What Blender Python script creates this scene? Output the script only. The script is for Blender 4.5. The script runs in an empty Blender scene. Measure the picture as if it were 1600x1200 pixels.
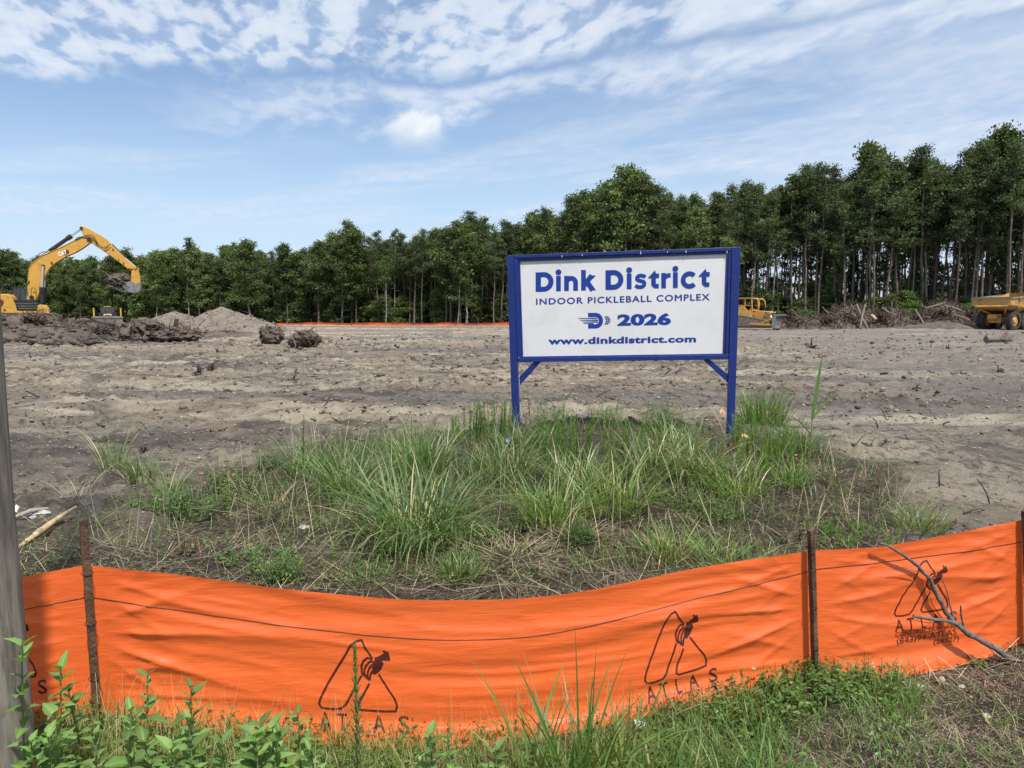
import bpy, bmesh, math, random
import numpy as np
from mathutils import Vector, Matrix

random.seed(7)
rng = np.random.default_rng(7)
R = math.radians
scene = bpy.context.scene
COL = scene.collection

# ------------------------------------------------------------------ camera
CAMZ = 1.7
PITCH = math.atan(110 / 1155.6)
cam_data = bpy.data.cameras.new('camera')
cam_data.lens = 26.0
cam_data.sensor_width = 36.0
cam_data.clip_start = 0.05
cam_data.clip_end = 6000
cam = bpy.data.objects.new('camera', cam_data)
COL.objects.link(cam)
cam.location = (0, 0, CAMZ)
cam.rotation_euler = (math.pi / 2 - PITCH, 0, 0)
scene.camera = cam

# ------------------------------------------------------------------ light
SUN_EL, SUN_AZ = R(62), R(154)          # azimuth from +Y towards +X
sun_data = bpy.data.lights.new('sun', 'SUN')
sun_data.energy = 4.7
sun_data.angle = R(2.2)
sun_data.color = (1.0, 0.955, 0.89)
sun = bpy.data.objects.new('sun', sun_data)
COL.objects.link(sun)
sd = Vector((math.sin(SUN_AZ) * math.cos(SUN_EL), math.cos(SUN_AZ) * math.cos(SUN_EL), math.sin(SUN_EL)))
sun.rotation_euler = sd.to_track_quat('Z', 'Y').to_euler()

scene.view_settings.view_transform = 'Standard'
scene.view_settings.look = 'None'
scene.view_settings.gamma = 1
scene.view_settings.exposure = 0.45
scene.view_settings.use_curve_mapping = False
scene.cycles.max_bounces = 6
scene.cycles.diffuse_bounces = 3
scene.cycles.glossy_bounces = 2
scene.cycles.transparent_max_bounces = 6


class NT:
    """small helper for wiring nodes"""
    def __init__(s, tree):
        s.t = tree; s.n = tree.nodes; s.l = tree.links

    def node(s, typ, **kw):
        n = s.n.new(typ)
        for k, v in kw.items():
            setattr(n, k, v)
        return n

    def put(s, sock, v):
        if hasattr(v, 'is_linked') or hasattr(v, 'links'):
            s.l.new(v, sock)
        else:
            sock.default_value = v

    def math(s, op, a, b=0.0, c=0.0, clamp=False):
        n = s.node('ShaderNodeMath', operation=op)
        n.use_clamp = clamp
        s.put(n.inputs[0], a); s.put(n.inputs[1], b); s.put(n.inputs[2], c)
        return n.outputs[0]

    def sstep(s, lo, hi, x):
        n = s.node('ShaderNodeMapRange', interpolation_type='SMOOTHSTEP')
        s.put(n.inputs['Value'], x); s.put(n.inputs['From Min'], lo); s.put(n.inputs['From Max'], hi)
        return n.outputs['Result']

    def mix(s, f, a, b, blend='MIX'):
        n = s.node('ShaderNodeMix', data_type='RGBA', blend_type=blend)
        s.put(n.inputs[0], f); s.put(n.inputs[6], a); s.put(n.inputs[7], b)
        return n.outputs[2]

    def noise(s, vec, scale, detail=4, rough=0.55, dist=0.0, out='Fac'):
        n = s.node('ShaderNodeTexNoise')
        if vec is not None:
            s.l.new(vec, n.inputs['Vector'])
        n.inputs['Scale'].default_value = scale
        n.inputs['Detail'].default_value = detail
        n.inputs['Roughness'].default_value = rough
        n.inputs['Distortion'].default_value = dist
        return n.outputs[out]

    def comb(s, x, y, z=0.0):
        n = s.node('ShaderNodeCombineXYZ')
        s.put(n.inputs[0], x); s.put(n.inputs[1], y); s.put(n.inputs[2], z)
        return n.outputs[0]

    def ramp(s, f, stops):
        n = s.node('ShaderNodeValToRGB')
        e = n.color_ramp.elements
        while len(e) < len(stops):
            e.new(0.5)
        for i, (p, c) in enumerate(stops):
            e[i].position = p
            e[i].color = (*c, 1) if len(c) == 3 else c
        s.put(n.inputs[0], f)
        return n.outputs[0]


# ------------------------------------------------------------------ sky
world = bpy.data.worlds.new('World')
scene.world = world
world.use_nodes = True
w = NT(world.node_tree)
w.n.clear()
tc = w.node('ShaderNodeTexCoord')
sep = w.node('ShaderNodeSeparateXYZ')
w.l.new(tc.outputs['Generated'], sep.inputs[0])
X_, Y_, Z_ = sep.outputs
sky = w.node('ShaderNodeTexSky', sky_type='NISHITA')
sky.sun_disc = False
sky.sun_elevation = SUN_EL
sky.sun_rotation = SUN_AZ
sky.altitude = 0
sky.air_density = 1.0
sky.dust_density = 0.35
sky.ozone_density = 2.0
hor = w.math('SQRT', w.math('ADD', w.math('MULTIPLY', X_, X_), w.math('MULTIPLY', Y_, Y_)))
hor = w.math('MAXIMUM', hor, 0.02)
AX = w.math('DIVIDE', X_, hor)
EL = w.math('DIVIDE', Z_, hor)
E1 = w.math('SUBTRACT', EL, w.math('MULTIPLY', AX, 0.10))
zz = w.math('ADD', w.math('MAXIMUM', Z_, 0.0), 0.06)
PX = w.math('DIVIDE', X_, zz)
PY = w.math('DIVIDE', Y_, zz)
rx = w.math('ADD', w.math('MULTIPLY', PX, 0.95), w.math('MULTIPLY', PY, 0.3))
ry = w.math('SUBTRACT', w.math('MULTIPLY', PY, 0.95), w.math('MULTIPLY', PX, 0.3))
pc = w.comb(w.math('MULTIPLY', rx, 1.15), w.math('MULTIPLY', ry, 0.62))
cells = w.noise(pc, 10.5, 5, 0.52, 0.25)
cells2 = w.noise(pc, 2.0, 5, 0.55, 0.3)
patch = w.noise(w.comb(PX, PY), 0.75, 3, 0.5)
edge = w.math('MULTIPLY', w.math('SUBTRACT', cells2, 0.5), 0.12)
E2 = w.math('ADD', E1, edge)
E2 = w.math('ADD', E2, w.math('MULTIPLY', w.math('SUBTRACT', patch, 0.5), 0.06))
top_band = w.sstep(0.315, 0.35, E2)
mid_band = w.math('MULTIPLY', w.sstep(0.245, 0.275, E2), w.math('SUBTRACT', 1.0, w.sstep(0.295, 0.325, E2)))
mid_band = w.math('MULTIPLY', mid_band, w.sstep(-0.50, -0.2, AX))
right = w.sstep(-0.25, 0.6, AX)
# altocumulus: puffs with blue between them, denser to the right
puff = w.sstep(0.39, 0.56, w.math('ADD', cells, w.math('ADD', w.math('MULTIPLY', w.math('SUBTRACT', cells2, 0.5), 0.5), w.math('MULTIPLY', right, 0.10))))
soft = w.sstep(0.30, 0.60, w.math('ADD', cells2, w.math('MULTIPLY', right, 0.1)))
c_top = w.math('MULTIPLY', top_band, w.math('ADD', w.math('MULTIPLY', puff, 0.58), w.math('MULTIPLY', soft, 0.28)))
c_mid = w.math('MULTIPLY', mid_band, w.math('ADD', w.math('MULTIPLY', soft, 0.55), w.math('MULTIPLY', puff, 0.22)))
# thin streaks lower down
ps = w.comb(w.math('MULTIPLY', AX, 2.2), w.math('MULTIPLY', E1, 22.0))
streak = w.noise(ps, 1.6, 6, 0.55, 0.4)
low = w.math('MULTIPLY', w.sstep(0.40, 0.68, streak), w.math('SUBTRACT', 1.0, w.sstep(0.19, 0.28, E1)))
veil = w.math('MULTIPLY', w.sstep(-0.15, 0.6, AX), w.math('MULTIPLY', w.sstep(0.3, 0.62, w.noise(w.comb(PX, PY), 0.9, 6, 0.6, 0.4)), 0.62))
veil = w.math('MULTIPLY', veil, w.math('SUBTRACT', 1.0, w.sstep(0.5, 1.4, EL)))
cov = w.math('MAXIMUM', c_top, c_mid)
cov = w.math('MAXIMUM', cov, w.math('MULTIPLY', low, 0.50))
inv = w.math('MULTIPLY', w.math('SUBTRACT', 1.0, cov), w.math('SUBTRACT', 1.0, veil))
cov = w.math('SUBTRACT', 1.0, inv, clamp=True)
CLOUD = (7.3, 7.65, 8.1, 1)
lit = w.mix(w.sstep(0.35, 0.7, cells), (4.9, 5.7, 6.9, 1), (6.1, 6.5, 7.1, 1))
base = w.mix(1.0, sky.outputs[0], (0.95, 1.0, 1.06, 1), 'MULTIPLY')
base = w.mix(0.13, base, (4.6, 5.6, 7.0, 1))
haze_low = w.math('MULTIPLY', w.math('SUBTRACT', 1.0, w.sstep(0.0, 0.30, EL)), 0.85)
base = w.mix(haze_low, base, (4.5, 5.7, 7.1, 1))
col = w.mix(cov, base, lit)
# one small cumulus puff
dx = w.math('DIVIDE', w.math('SUBTRACT', AX, -0.1255), 0.040)
dy = w.math('DIVIDE', w.math('SUBTRACT', EL, 0.2395), 0.028)
dn = w.noise(w.comb(w.math('MULTIPLY', AX, 26.0), w.math('MULTIPLY', EL, 26.0)), 1.4, 5, 0.5, 0.1)
rr = w.math('SQRT', w.math('ADD', w.math('MULTIPLY', dx, dx), w.math('MULTIPLY', dy, dy)))
rr = w.math('ADD', rr, w.math('MULTIPLY', w.math('SUBTRACT', dn, 0.5), 1.1))
body = w.math('SUBTRACT', 1.0, w.sstep(w.math('SUBTRACT', 0.55, w.math('MULTIPLY', w.sstep(0.3, -0.6, dy), 0.35)), w.math('ADD', 0.95, w.math('MULTIPLY', w.sstep(0.3, -0.6, dy), 0.45)), rr))
shade = w.sstep(-0.9, 0.5, w.math('ADD', dy, w.math('MULTIPLY', w.math('SUBTRACT', dn, 0.5), 2.0)))
pcol = w.mix(shade, (5.2, 5.8, 6.6, 1), (7.6, 7.7, 7.8, 1))
col = w.mix(w.math('MULTIPLY', body, 0.72), col, pcol)
bg = w.node('ShaderNodeBackground')
w.l.new(col, bg.inputs[0])
bg.inputs[1].default_value = 0.10
wo = w.node('ShaderNodeOutputWorld')
w.l.new(bg.outputs[0], wo.inputs[0])

# ------------------------------------------------------------------ photo geometry: a ray of the photograph's camera, met with real depth
F = 1155.6


def U(px, py, d):
    xc, yc = (px - 800) / F, -(py - 600) / F
    cp, sp = math.cos(PITCH), math.sin(PITCH)
    dx, dy, dz = xc, cp + yc * sp, -sp + yc * cp
    t = d / dy
    return Vector((dx * t, d, CAMZ + dz * t))


# ------------------------------------------------------------------ noise on arrays
def _hash(ix, iy, s):
    h = (ix.astype(np.int64) * 374761393 + iy.astype(np.int64) * 668265263 + s * 974634777) & 0xffffffff
    h = ((h ^ (h >> 13)) * 1274126177) & 0xffffffff
    return ((h ^ (h >> 16)) & 0xffff) / 65535.0


def vnoise(x, y, s=0):
    x0, y0 = np.floor(x), np.floor(y)
    fx, fy = x - x0, y - y0
    fx = fx * fx * fx * (fx * (fx * 6 - 15) + 10); fy = fy * fy * fy * (fy * (fy * 6 - 15) + 10)
    a, b = _hash(x0, y0, s), _hash(x0 + 1, y0, s)
    c, d = _hash(x0, y0 + 1, s), _hash(x0 + 1, y0 + 1, s)
    return (a * (1 - fx) + b * fx) * (1 - fy) + (c * (1 - fx) + d * fx) * fy - 0.5


def fbm(x, y, s=0, o=4, g=0.5):
    r, a = 0, 1.0
    for i in range(o):
        r = r + a * vnoise(x * 2 ** i + 17.3 * i, y * 2 ** i - 9.1 * i, s + i)
        a *= g
    return r


def ss(a, b, x):
    t = np.clip((x - a) / (b - a), 0, 1)
    return t * t * (3 - 2 * t)


# ------------------------------------------------------------------ ground height
def island(x, y):
    """1 on the overgrown strip round the sign and along the fence, 0 on the cleared field"""
    e = ((x - 0.35) / (3.6)) ** 2 + ((y - 6.9) / 2.75) ** 2 + 0.55 * fbm(x * 0.9, y * 0.9, 91, 4)
    a = 1 - ss(0.72, 1.15, e + 0.35 * ss(1.6, 3.2, x) * ss(7.2, 6.0, y))
    near = 1 - ss(4.3 + 0.9 * ss(0, -2, x), 5.2 + 1.1 * ss(0, -2, x), y + 0.5 * fbm(x * 0.8, y * 0.8, 77, 3))
    return np.maximum(a, near)


_foot = [(-260, 1190, 2.72), (25, 1125, 3.0), (140, 1112, 3.10), (300, 1126, 3.147), (450, 1142, 3.195), (600, 1152, 3.243), (700, 1154, 3.277), (800, 1146, 3.312), (900, 1128, 3.348),
         (1000, 1108, 3.386), (1100, 1088, 3.427), (1200, 1067, 3.468), (1270, 1054, 3.50), (1400, 1052, 3.594), (1500, 1032, 3.668), (1600, 1004, 3.75), (2150, 915, 4.6)]
_fp = [U(*f) for f in _foot]
FX = np.array([p.x for p in _fp]); FY = np.array([p.y for p in _fp]); FZ = np.array([p.z for p in _fp])


def fence_y(x): return np.interp(x, FX, FY)
def fence_z(x): return np.interp(x, FX, FZ)


def Hb(x, y):
    x = np.asarray(x, float); y = np.asarray(y, float)
    z = 0.36 * np.exp(-((x - 1.2) / 3.1) ** 2 - ((y - 8.4) / 1.9) ** 2)
    z = z - 0.17 * np.exp(-((x + 0.25) / 1.25) ** 2 - ((y - 3.1) / 1.1) ** 2)
    z = z + 0.28 * ss(20, 34, x) * ss(52, 64, y)
    z = z - 0.35 * ss(-30, -44, x) * ss(76, 90, y)
    wf = np.exp(-(np.abs(y - fence_y(x)) / 0.62) ** 2.5)
    z = z * (1 - wf) + (fence_z(x) - 0.012) * wf
    far = ss(9, 14, y)
    z = z + far * 0.16 * fbm(x / 11 + 3, y / 9, 5, 3)
    z = z + far * (1 - ss(35, 70, y)) * 0.10 * fbm(x / 3.0, y / 1.6, 15, 3)
    return z


def H(x, y):
    x = np.asarray(x, float); y = np.asarray(y, float)
    isl = island(x, y)
    z = Hb(x, y)
    rough = 1 - isl
    r = np.abs(fbm(x / 1.5, y / 0.9, 31, 4))
    z = z + rough * 0.7 * (0.085 - 0.26 * r) * (1 - 0.6 * ss(30, 70, y)) * (0.45 + 1.1 * (vnoise(x / 5, y / 3, 12) + 0.5))
    z = z + rough * 0.10 * fbm(x / 0.33, y / 0.25, 41, 4, 0.6) * (0.5 + 1.2 * ss(-0.1, 0.25, fbm(x / 2.5, y / 1.4, 44, 3)))
    z = z + rough * 0.08 * np.abs(fbm(x / 0.9, y / 0.6, 47, 4)) * ss(-0.05, 0.3, fbm(x / 4, y / 1.8, 48, 3))
    z = z + isl * 0.05 * fbm(x / 0.5, y / 0.5, 51, 4) * (1 - 0.75 * np.exp(-((y - fence_y(x)) / 0.3) ** 2))
    # wheel ruts across the field
    rut = np.sin((y + 0.35 * np.sin(x * 0.13) * 4 + 0.12 * x) * 2.1)
    z = z + rough * ss(10, 12, y) * (1 - ss(30, 45, y)) * 0.03 * rut * (vnoise(x / 9, y / 4, 8) + 0.5)
    # scraped hollow on the left
    z = z - 0.22 * np.exp(-((x + 6.0) / 1.1) ** 2 - ((y - 12.6) / 0.55) ** 2)
    z = z + 0.10 * np.exp(-((x + 6.3) / 1.5) ** 2 - ((y - 13.4) / 0.35) ** 2)
    return z


def hz(x, y):
    return float(H(np.array([x]), np.array([y]))[0])


def G(px, py):
    """the point of the ground seen at a pixel of the photograph"""
    lo = 1.5
    prev = None
    for k in range(4000):
        p = U(px, py, lo)
        if p.z <= float(Hb(p.x, p.y)):
            return Vector((p.x, p.y, hz(p.x, p.y)))
        lo *= 1.004
        if lo > 400:
            break
    return Vector((p.x, p.y, 0))


# ------------------------------------------------------------------ mesh helpers
def link(o, parent=None):
    COL.objects.link(o)
    if parent is not None:
        o.parent = parent
    return o


def tag(o, label=None, cat=None, group=None, kind=None):
    if label: o['label'] = label
    if cat: o['category'] = cat
    if group: o['group'] = group
    if kind: o['kind'] = kind
    return o


def thing(name, label, cat, loc=(0, 0, 0), rz=0.0, group=None, s=1.0):
    o = bpy.data.objects.new(name, None)
    o.empty_display_size = 0.2
    o.location = loc; o.rotation_euler = (0, 0, rz); o.scale = (s, s, s)
    COL.objects.link(o)
    return tag(o, label, cat, group)


def fast_mesh(name, V, Fc, m=None, attr=None, smooth=True, mi=None):
    me = bpy.data.meshes.new(name)
    V = np.asarray(V, np.float32).reshape(-1, 3)
    Fc = np.asarray(Fc, np.int32)
    n, k = Fc.shape
    me.vertices.add(len(V)); me.vertices.foreach_set('co', V.ravel())
    me.loops.add(n * k); me.loops.foreach_set('vertex_index', Fc.ravel())
    me.polygons.add(n)
    me.polygons.foreach_set('loop_start', np.arange(n, dtype=np.int32) * k)
    me.update(calc_edges=True)
    if smooth:
        me.polygons.foreach_set('use_smooth', np.ones(n, bool))
    if attr:
        for an, av in attr.items():
            a = me.attributes.new(an, 'FLOAT', 'POINT')
            a.data.foreach_set('value', np.asarray(av, np.float32).ravel())
    for mm in (m if isinstance(m, (list, tuple)) else [m]):
        if mm: me.materials.append(mm)
    if mi is not None:
        me.polygons.foreach_set('material_index', np.asarray(mi, np.int32))
    return me


def mobj(name, me, parent=None):
    return link(bpy.data.objects.new(name, me), parent)


class MB:
    """collects boxes, prisms and tubes; obj() links them as one mesh"""
    def __init__(s):
        s.v = []; s.f = []; s.m = []; s.M = Matrix.Identity(4); s.sm = []

    def add(s, vs, fs, mi=0, smooth=False):
        b = len(s.v)
        s.v += [tuple(s.M @ Vector(p)) for p in vs]
        s.f += [tuple(b + i for i in f) for f in fs]
        s.m += [mi] * len(fs); s.sm += [smooth] * len(fs)
        return s

    def box(s, c, size, rot=None, mi=0):
        hx, hy, hz_ = size[0] / 2, size[1] / 2, size[2] / 2
        vs = [Vector((x, y, z)) for x in (-hx, hx) for y in (-hy, hy) for z in (-hz_, hz_)]
        if rot is not None: vs = [rot @ v for v in vs]
        vs = [v + Vector(c) for v in vs]
        return s.add(vs, [(0, 1, 3, 2), (4, 6, 7, 5), (0, 4, 5, 1), (2, 3, 7, 6), (0, 2, 6, 4), (1, 5, 7, 3)], mi)

    def beam(s, a, b, wy, wz, side=Vector((0, 1, 0)), mi=0):
        """rectangular bar from a to b; wy is its width along side"""
        a, b = Vector(a), Vector(b)
        d = (b - a).normalized()
        sv = side - d * side.dot(d); sv.normalize()
        u = d.cross(sv)
        vs = []
        for p in (a, b):
            for i, j in ((-1, -1), (1, -1), (1, 1), (-1, 1)):
                vs.append(p + sv * (i * wy / 2) + u * (j * wz / 2))
        return s.add(vs, [(3, 2, 1, 0), (4, 5, 6, 7), (0, 1, 5, 4), (1, 2, 6, 5), (2, 3, 7, 6), (3, 0, 4, 7)], mi)

    def prism(s, poly, y0, y1, axis='y', mi=0, bev=0.0):
        """poly in (x,z) pulled along y (axis='y') or in (y,z) pulled along x or (x,y) along z"""
        n = len(poly)
        def P(a, b, t):
            return (a, t, b) if axis == 'y' else ((t, a, b) if axis == 'x' else (a, b, t))
        if bev > 0:
            c = Vector((sum(p[0] for p in poly) / n, sum(p[1] for p in poly) / n))
            ins = []
            for i in range(n):
                p0, p1, p2 = Vector(poly[i - 1]), Vector(poly[i]), Vector(poly[(i + 1) % n])
                e1, e2 = (p1 - p0).normalized(), (p2 - p1).normalized()
                nn = Vector((-(e1.y + e2.y), e1.x + e2.x))
                if nn.length < 1e-5: nn = Vector((-e1.y, e1.x))
                nn.normalize()
                ar = sum(poly[k][0] * poly[(k + 1) % n][1] - poly[(k + 1) % n][0] * poly[k][1] for k in range(n))
                ins.append(p1 + nn * (bev if ar > 0 else -bev))
            sg = 1 if y1 > y0 else -1
            rings = [[P(p[0], p[1], y0) for p in ins], [P(p[0], p[1], y0 + sg * bev) for p in poly],
                     [P(p[0], p[1], y1 - sg * bev) for p in poly], [P(p[0], p[1], y1) for p in ins]]
        else:
            rings = [[P(p[0], p[1], y0) for p in poly], [P(p[0], p[1], y1) for p in poly]]
        vs = [v for r in rings for v in r]
        fs = []
        for k in range(len(rings) - 1):
            for i in range(n):
                j = (i + 1) % n
                fs.append((k * n + i, k * n + j, (k + 1) * n + j, (k + 1) * n + i))
        fs.append(tuple(range(n))[::-1])
        fs.append(tuple((len(rings) - 1) * n + i for i in range(n)))
        return s.add(vs, fs, mi)

    def tube(s, pts, rad, n=8, mi=0, cap=True, smooth=True):
        pts = [Vector(p) for p in pts]
        if not hasattr(rad, '__len__'): rad = [rad] * len(pts)
        vs = []; fs = []
        ref = Vector((0.31, 0.17, 0.93))
        for i, p in enumerate(pts):
            d = (pts[min(i + 1, len(pts) - 1)] - pts[max(i - 1, 0)])
            if d.length < 1e-9: d = Vector((0, 0, 1))
            d.normalize()
            a = ref - d * ref.dot(d)
            if a.length < 0.05: a = Vector((1, 0, 0)) - d * d.x
            a.normalize(); ref = a
            b = d.cross(a)
            for k in range(n):
                t = 2 * math.pi * k / n
                vs.append(p + a * (math.cos(t) * rad[i]) + b * (math.sin(t) * rad[i]))
        for i in range(len(pts) - 1):
            for k in range(n):
                j = (k + 1) % n
                fs.append((i * n + k, i * n + j, (i + 1) * n + j, (i + 1) * n + k))
        s.add(vs, fs, mi, smooth)
        if cap:
            m_ = len(pts) - 1
            s.add(vs[:n], [tuple(range(n))[::-1]], mi)
            s.add(vs[m_ * n:], [tuple(range(n))], mi)
        return s

    def mesh(s, name, mats):
        me = bpy.data.meshes.new(name)
        me.from_pydata(s.v, [], s.f)
        for m in (mats if isinstance(mats, (list, tuple)) else [mats]): me.materials.append(m)
        me.polygons.foreach_set('material_index', s.m)
        me.polygons.foreach_set('use_smooth', s.sm)
        bm = bmesh.new(); bm.from_mesh(me)
        bmesh.ops.recalc_face_normals(bm, faces=bm.faces)
        bm.to_mesh(me); bm.free()
        me.update()
        return me

    def obj(s, name, mats, parent=None, bevel=0.0):
        o = mobj(name, s.mesh(name, mats), parent)
        if bevel:
            b = o.modifiers.new('bevel', 'BEVEL'); b.width = bevel; b.segments = 2; b.limit_method = 'ANGLE'; b.angle_limit = R(40)
        return o


def tubes_np(paths, radii, n=4):
    """many tubes at once: paths (N,S,3), radii (N,S)"""
    P = np.asarray(paths, float); Rr = np.asarray(radii, float)
    N, S, _ = P.shape
    d = np.gradient(P, axis=1)
    d /= np.linalg.norm(d, axis=2, keepdims=True) + 1e-9
    ref = np.zeros_like(d); ref[..., 0] = 0.3; ref[..., 1] = 0.2; ref[..., 2] = 0.93
    a = np.cross(d, ref); ln = np.linalg.norm(a, axis=2, keepdims=True)
    a = np.where(ln < 0.05, np.array([1.0, 0, 0]), a / (ln + 1e-9))
    b = np.cross(d, a)
    t = np.arange(n) * 2 * math.pi / n
    V = P[:, :, None, :] + (a[:, :, None, :] * np.cos(t)[None, None, :, None] + b[:, :, None, :] * np.sin(t)[None, None, :, None]) * Rr[:, :, None, None]
    idx = np.arange(N * S * n).reshape(N, S, n)
    j = np.roll(idx, -1, axis=2)
    Fq = np.stack([idx[:, :-1], j[:, :-1], j[:, 1:], idx[:, 1:]], axis=-1).reshape(-1, 4)
    return V.reshape(-1, 3), Fq


def root_paths(N, centre, spread, length, segs=6, wig=0.5, up=0.0, seed=0, flat=1.0, outward=0.7):
    """wriggling roots starting round a centre and heading outward"""
    g = np.random.default_rng(seed)
    d0 = g.normal(size=(N, 3)); d0[:, 2] = d0[:, 2] * flat + up
    d0 /= np.linalg.norm(d0, axis=1, keepdims=True)
    st = np.array(centre) + d0 * np.array(spread) * g.uniform(0.3, 1.0, (N, 1))
    dirs = d0 * outward + g.normal(size=(N, 3)) * 0.6
    L = np.asarray(length[0] + (length[1] - length[0]) * g.random(N) ** 1.6)
    P = np.zeros((N, segs, 3)); P[:, 0] = st
    for i in range(1, segs):
        dirs = dirs + g.normal(size=(N, 3)) * wig
        dn = dirs / np.linalg.norm(dirs, axis=1, keepdims=True)
        P[:, i] = P[:, i - 1] + dn * (L / segs)[:, None]
        dirs = dn
    return P


def blades(base, h, az, lean, bend, wd, segs=5, twist=None, tone=None, tipw=0.12):
    """grass blades as curved ribbons folded by their own bend"""
    N = len(base)
    h, az, lean, bend, wd = [np.broadcast_to(np.asarray(v, float), (N,)) for v in (h, az, lean, bend, wd)]
    P = np.zeros((N, segs + 1, 3)); P[:, 0] = base
    for i in range(segs):
        th = lean + bend * ((i + 0.5) / segs) ** 1.3
        st = (h / segs)[:, None]
        P[:, i + 1] = P[:, i] + st * np.stack([np.sin(th) * np.cos(az), np.sin(th) * np.sin(az), np.cos(th)], -1)
    tw = rng.uniform(-0.9, 0.9, N) if twist is None else twist
    sx = np.stack([-np.sin(az + tw), np.cos(az + tw), np.zeros(N)], -1)
    t = np.linspace(0, 1, segs + 1)
    prof = (0.55 + 0.45 * np.sin(np.clip(t * 2.2, 0, 1.57))) * np.clip(1 - t ** 2.6, 0, 1) + tipw * 0.3
    off = sx[:, None, :] * (wd[:, None] * prof[None, :] / 2)[..., None]
    V = np.stack([P - off, P + off], axis=2)
    idx = np.arange(N * (segs + 1) * 2).reshape(N, segs + 1, 2)
    Fq = np.stack([idx[:, :-1, 0], idx[:, :-1, 1], idx[:, 1:, 1], idx[:, 1:, 0]], -1).reshape(-1, 4)
    tn = rng.random(N) if tone is None else tone
    A = np.broadcast_to(tn[:, None, None], (N, segs + 1, 2))
    return V.reshape(-1, 3), Fq, A.reshape(-1)


def leaves(c, d, up, L, Wd, fold=0.25, droop=0.35):
    """ovate leaves: c base, d direction, up approximate normal; 8 vertices each"""
    N = len(c)
    L = np.broadcast_to(np.asarray(L, float), (N,))[:, None]; Wd = np.broadcast_to(np.asarray(Wd, float), (N,))[:, None]
    d = d / (np.linalg.norm(d, axis=1, keepdims=True) + 1e-9)
    s = np.cross(d, up); s /= (np.linalg.norm(s, axis=1, keepdims=True) + 1e-9)
    n = np.cross(s, d)
    def pt(t, side, w_):
        return c + d * L * t - n * L * (droop * t * t) + s * Wd * (side * w_ / 2) + n * Wd * (abs(side) * fold * w_ / 2)
    V = np.stack([pt(0, 0, 0), pt(.3, -1, .95), pt(.3, 0, 0), pt(.3, 1, .95), pt(.66, -1, .72), pt(.66, 0, 0), pt(.66, 1, .72), pt(1.0, 0, 0)], axis=1)
    b = (np.arange(N) * 8)[:, None]
    T = np.array([[0, 2, 1], [0, 3, 2], [1, 2, 5], [1, 5, 4], [2, 3, 6], [2, 6, 5], [4, 5, 7], [5, 6, 7]])
    Ft = (b[:, None, :] + T[None]).reshape(-1, 3)
    return V.reshape(-1, 3), Ft


def join(parts):
    """[(V,F,attr)] -> one; all faces of the same size"""
    Vs, Fs, As, o = [], [], [], 0
    for V, Fc, A in parts:
        Vs.append(V); Fs.append(Fc + o); As.append(A); o += len(V)
    return np.concatenate(Vs), np.concatenate(Fs), np.concatenate(As)


# ------------------------------------------------------------------ materials
def new_mat(name):
    m = bpy.data.materials.new(name); m.use_nodes = True
    t = NT(m.node_tree)
    bs = t.n['Principled BSDF']
    return m, t, bs


def paint(name, c1, c2, scale=3.0, rough=0.5, bump=0.0, bscale=30, metallic=0.0, spec=0.5, dirt=None, dscale=2.0, damt=0.5, rough2=None):
    m, t, bs = new_mat(name)
    co = t.node('ShaderNodeTexCoord').outputs['Object']
    f = t.sstep(0.3, 0.7, t.noise(co, scale, 5, 0.6))
    c = t.mix(f, (*c1, 1), (*c2, 1))
    if dirt:
        df = t.math('MULTIPLY', t.sstep(0.5, 0.68, t.noise(co, dscale, 7, 0.7, 0.4)), damt)
        c = t.mix(df, c, (*dirt, 1))
    t.l.new(c, bs.inputs['Base Color'])
    bs.inputs['Roughness'].default_value = rough
    if rough2 is not None:
        mr = t.node('ShaderNodeMapRange')
        t.l.new(t.noise(co, scale * 3, 4), mr.inputs[0]); mr.inputs[3].default_value = rough; mr.inputs[4].default_value = rough2
        t.l.new(mr.outputs[0], bs.inputs['Roughness'])
    bs.inputs['Metallic'].default_value = metallic
    bs.inputs['Specular IOR Level'].default_value = spec
    if bump:
        b = t.node('ShaderNodeBump'); b.inputs['Strength'].default_value = bump; b.inputs['Distance'].default_value = 0.02
        t.l.new(t.noise(co, bscale, 6, 0.65), b.inputs['Height'])
        t.l.new(b.outputs[0], bs.inputs['Normal'])
    return m


def leafy(name, stops, trans=0.3, rough=0.6, vary=0.25, attr='tone', spec=0.25):
    """foliage: colour ramp over a per-leaf value, slight difference from plant to plant, light shining through"""
    m, t, bs = new_mat(name)
    a = t.node('ShaderNodeAttribute'); a.attribute_name = attr
    oi = t.node('ShaderNodeObjectInfo')
    c = t.ramp(a.outputs['Fac'], stops)
    v = t.math('ADD', t.math('MULTIPLY', oi.outputs['Random'], vary * 2), 1 - vary)
    hsv = t.node('ShaderNodeHueSaturation')
    t.l.new(c, hsv.inputs['Color']); t.l.new(v, hsv.inputs['Value'])
    hue = t.math('ADD', t.math('MULTIPLY', t.math('FRACT', t.math('MULTIPLY', oi.outputs['Random'], 7.31)), 0.03), 0.485)
    t.l.new(hue, hsv.inputs['Hue'])
    col = hsv.outputs[0]
    t.l.new(col, bs.inputs['Base Color'])
    bs.inputs['Roughness'].default_value = rough
    bs.inputs['Specular IOR Level'].default_value = spec
    tr = t.node('ShaderNodeBsdfTranslucent')
    tcol = t.mix(1.0, col, (1.25, 1.3, 0.55, 1), 'MULTIPLY')
    t.l.new(tcol, tr.inputs[0])
    mx = t.node('ShaderNodeMixShader'); mx.inputs[0].default_value = trans
    t.l.new(bs.outputs[0], mx.inputs[1]); t.l.new(tr.outputs[0], mx.inputs[2])
    t.l.new(mx.outputs[0], t.n['Material Output'].inputs[0])
    return m


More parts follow.
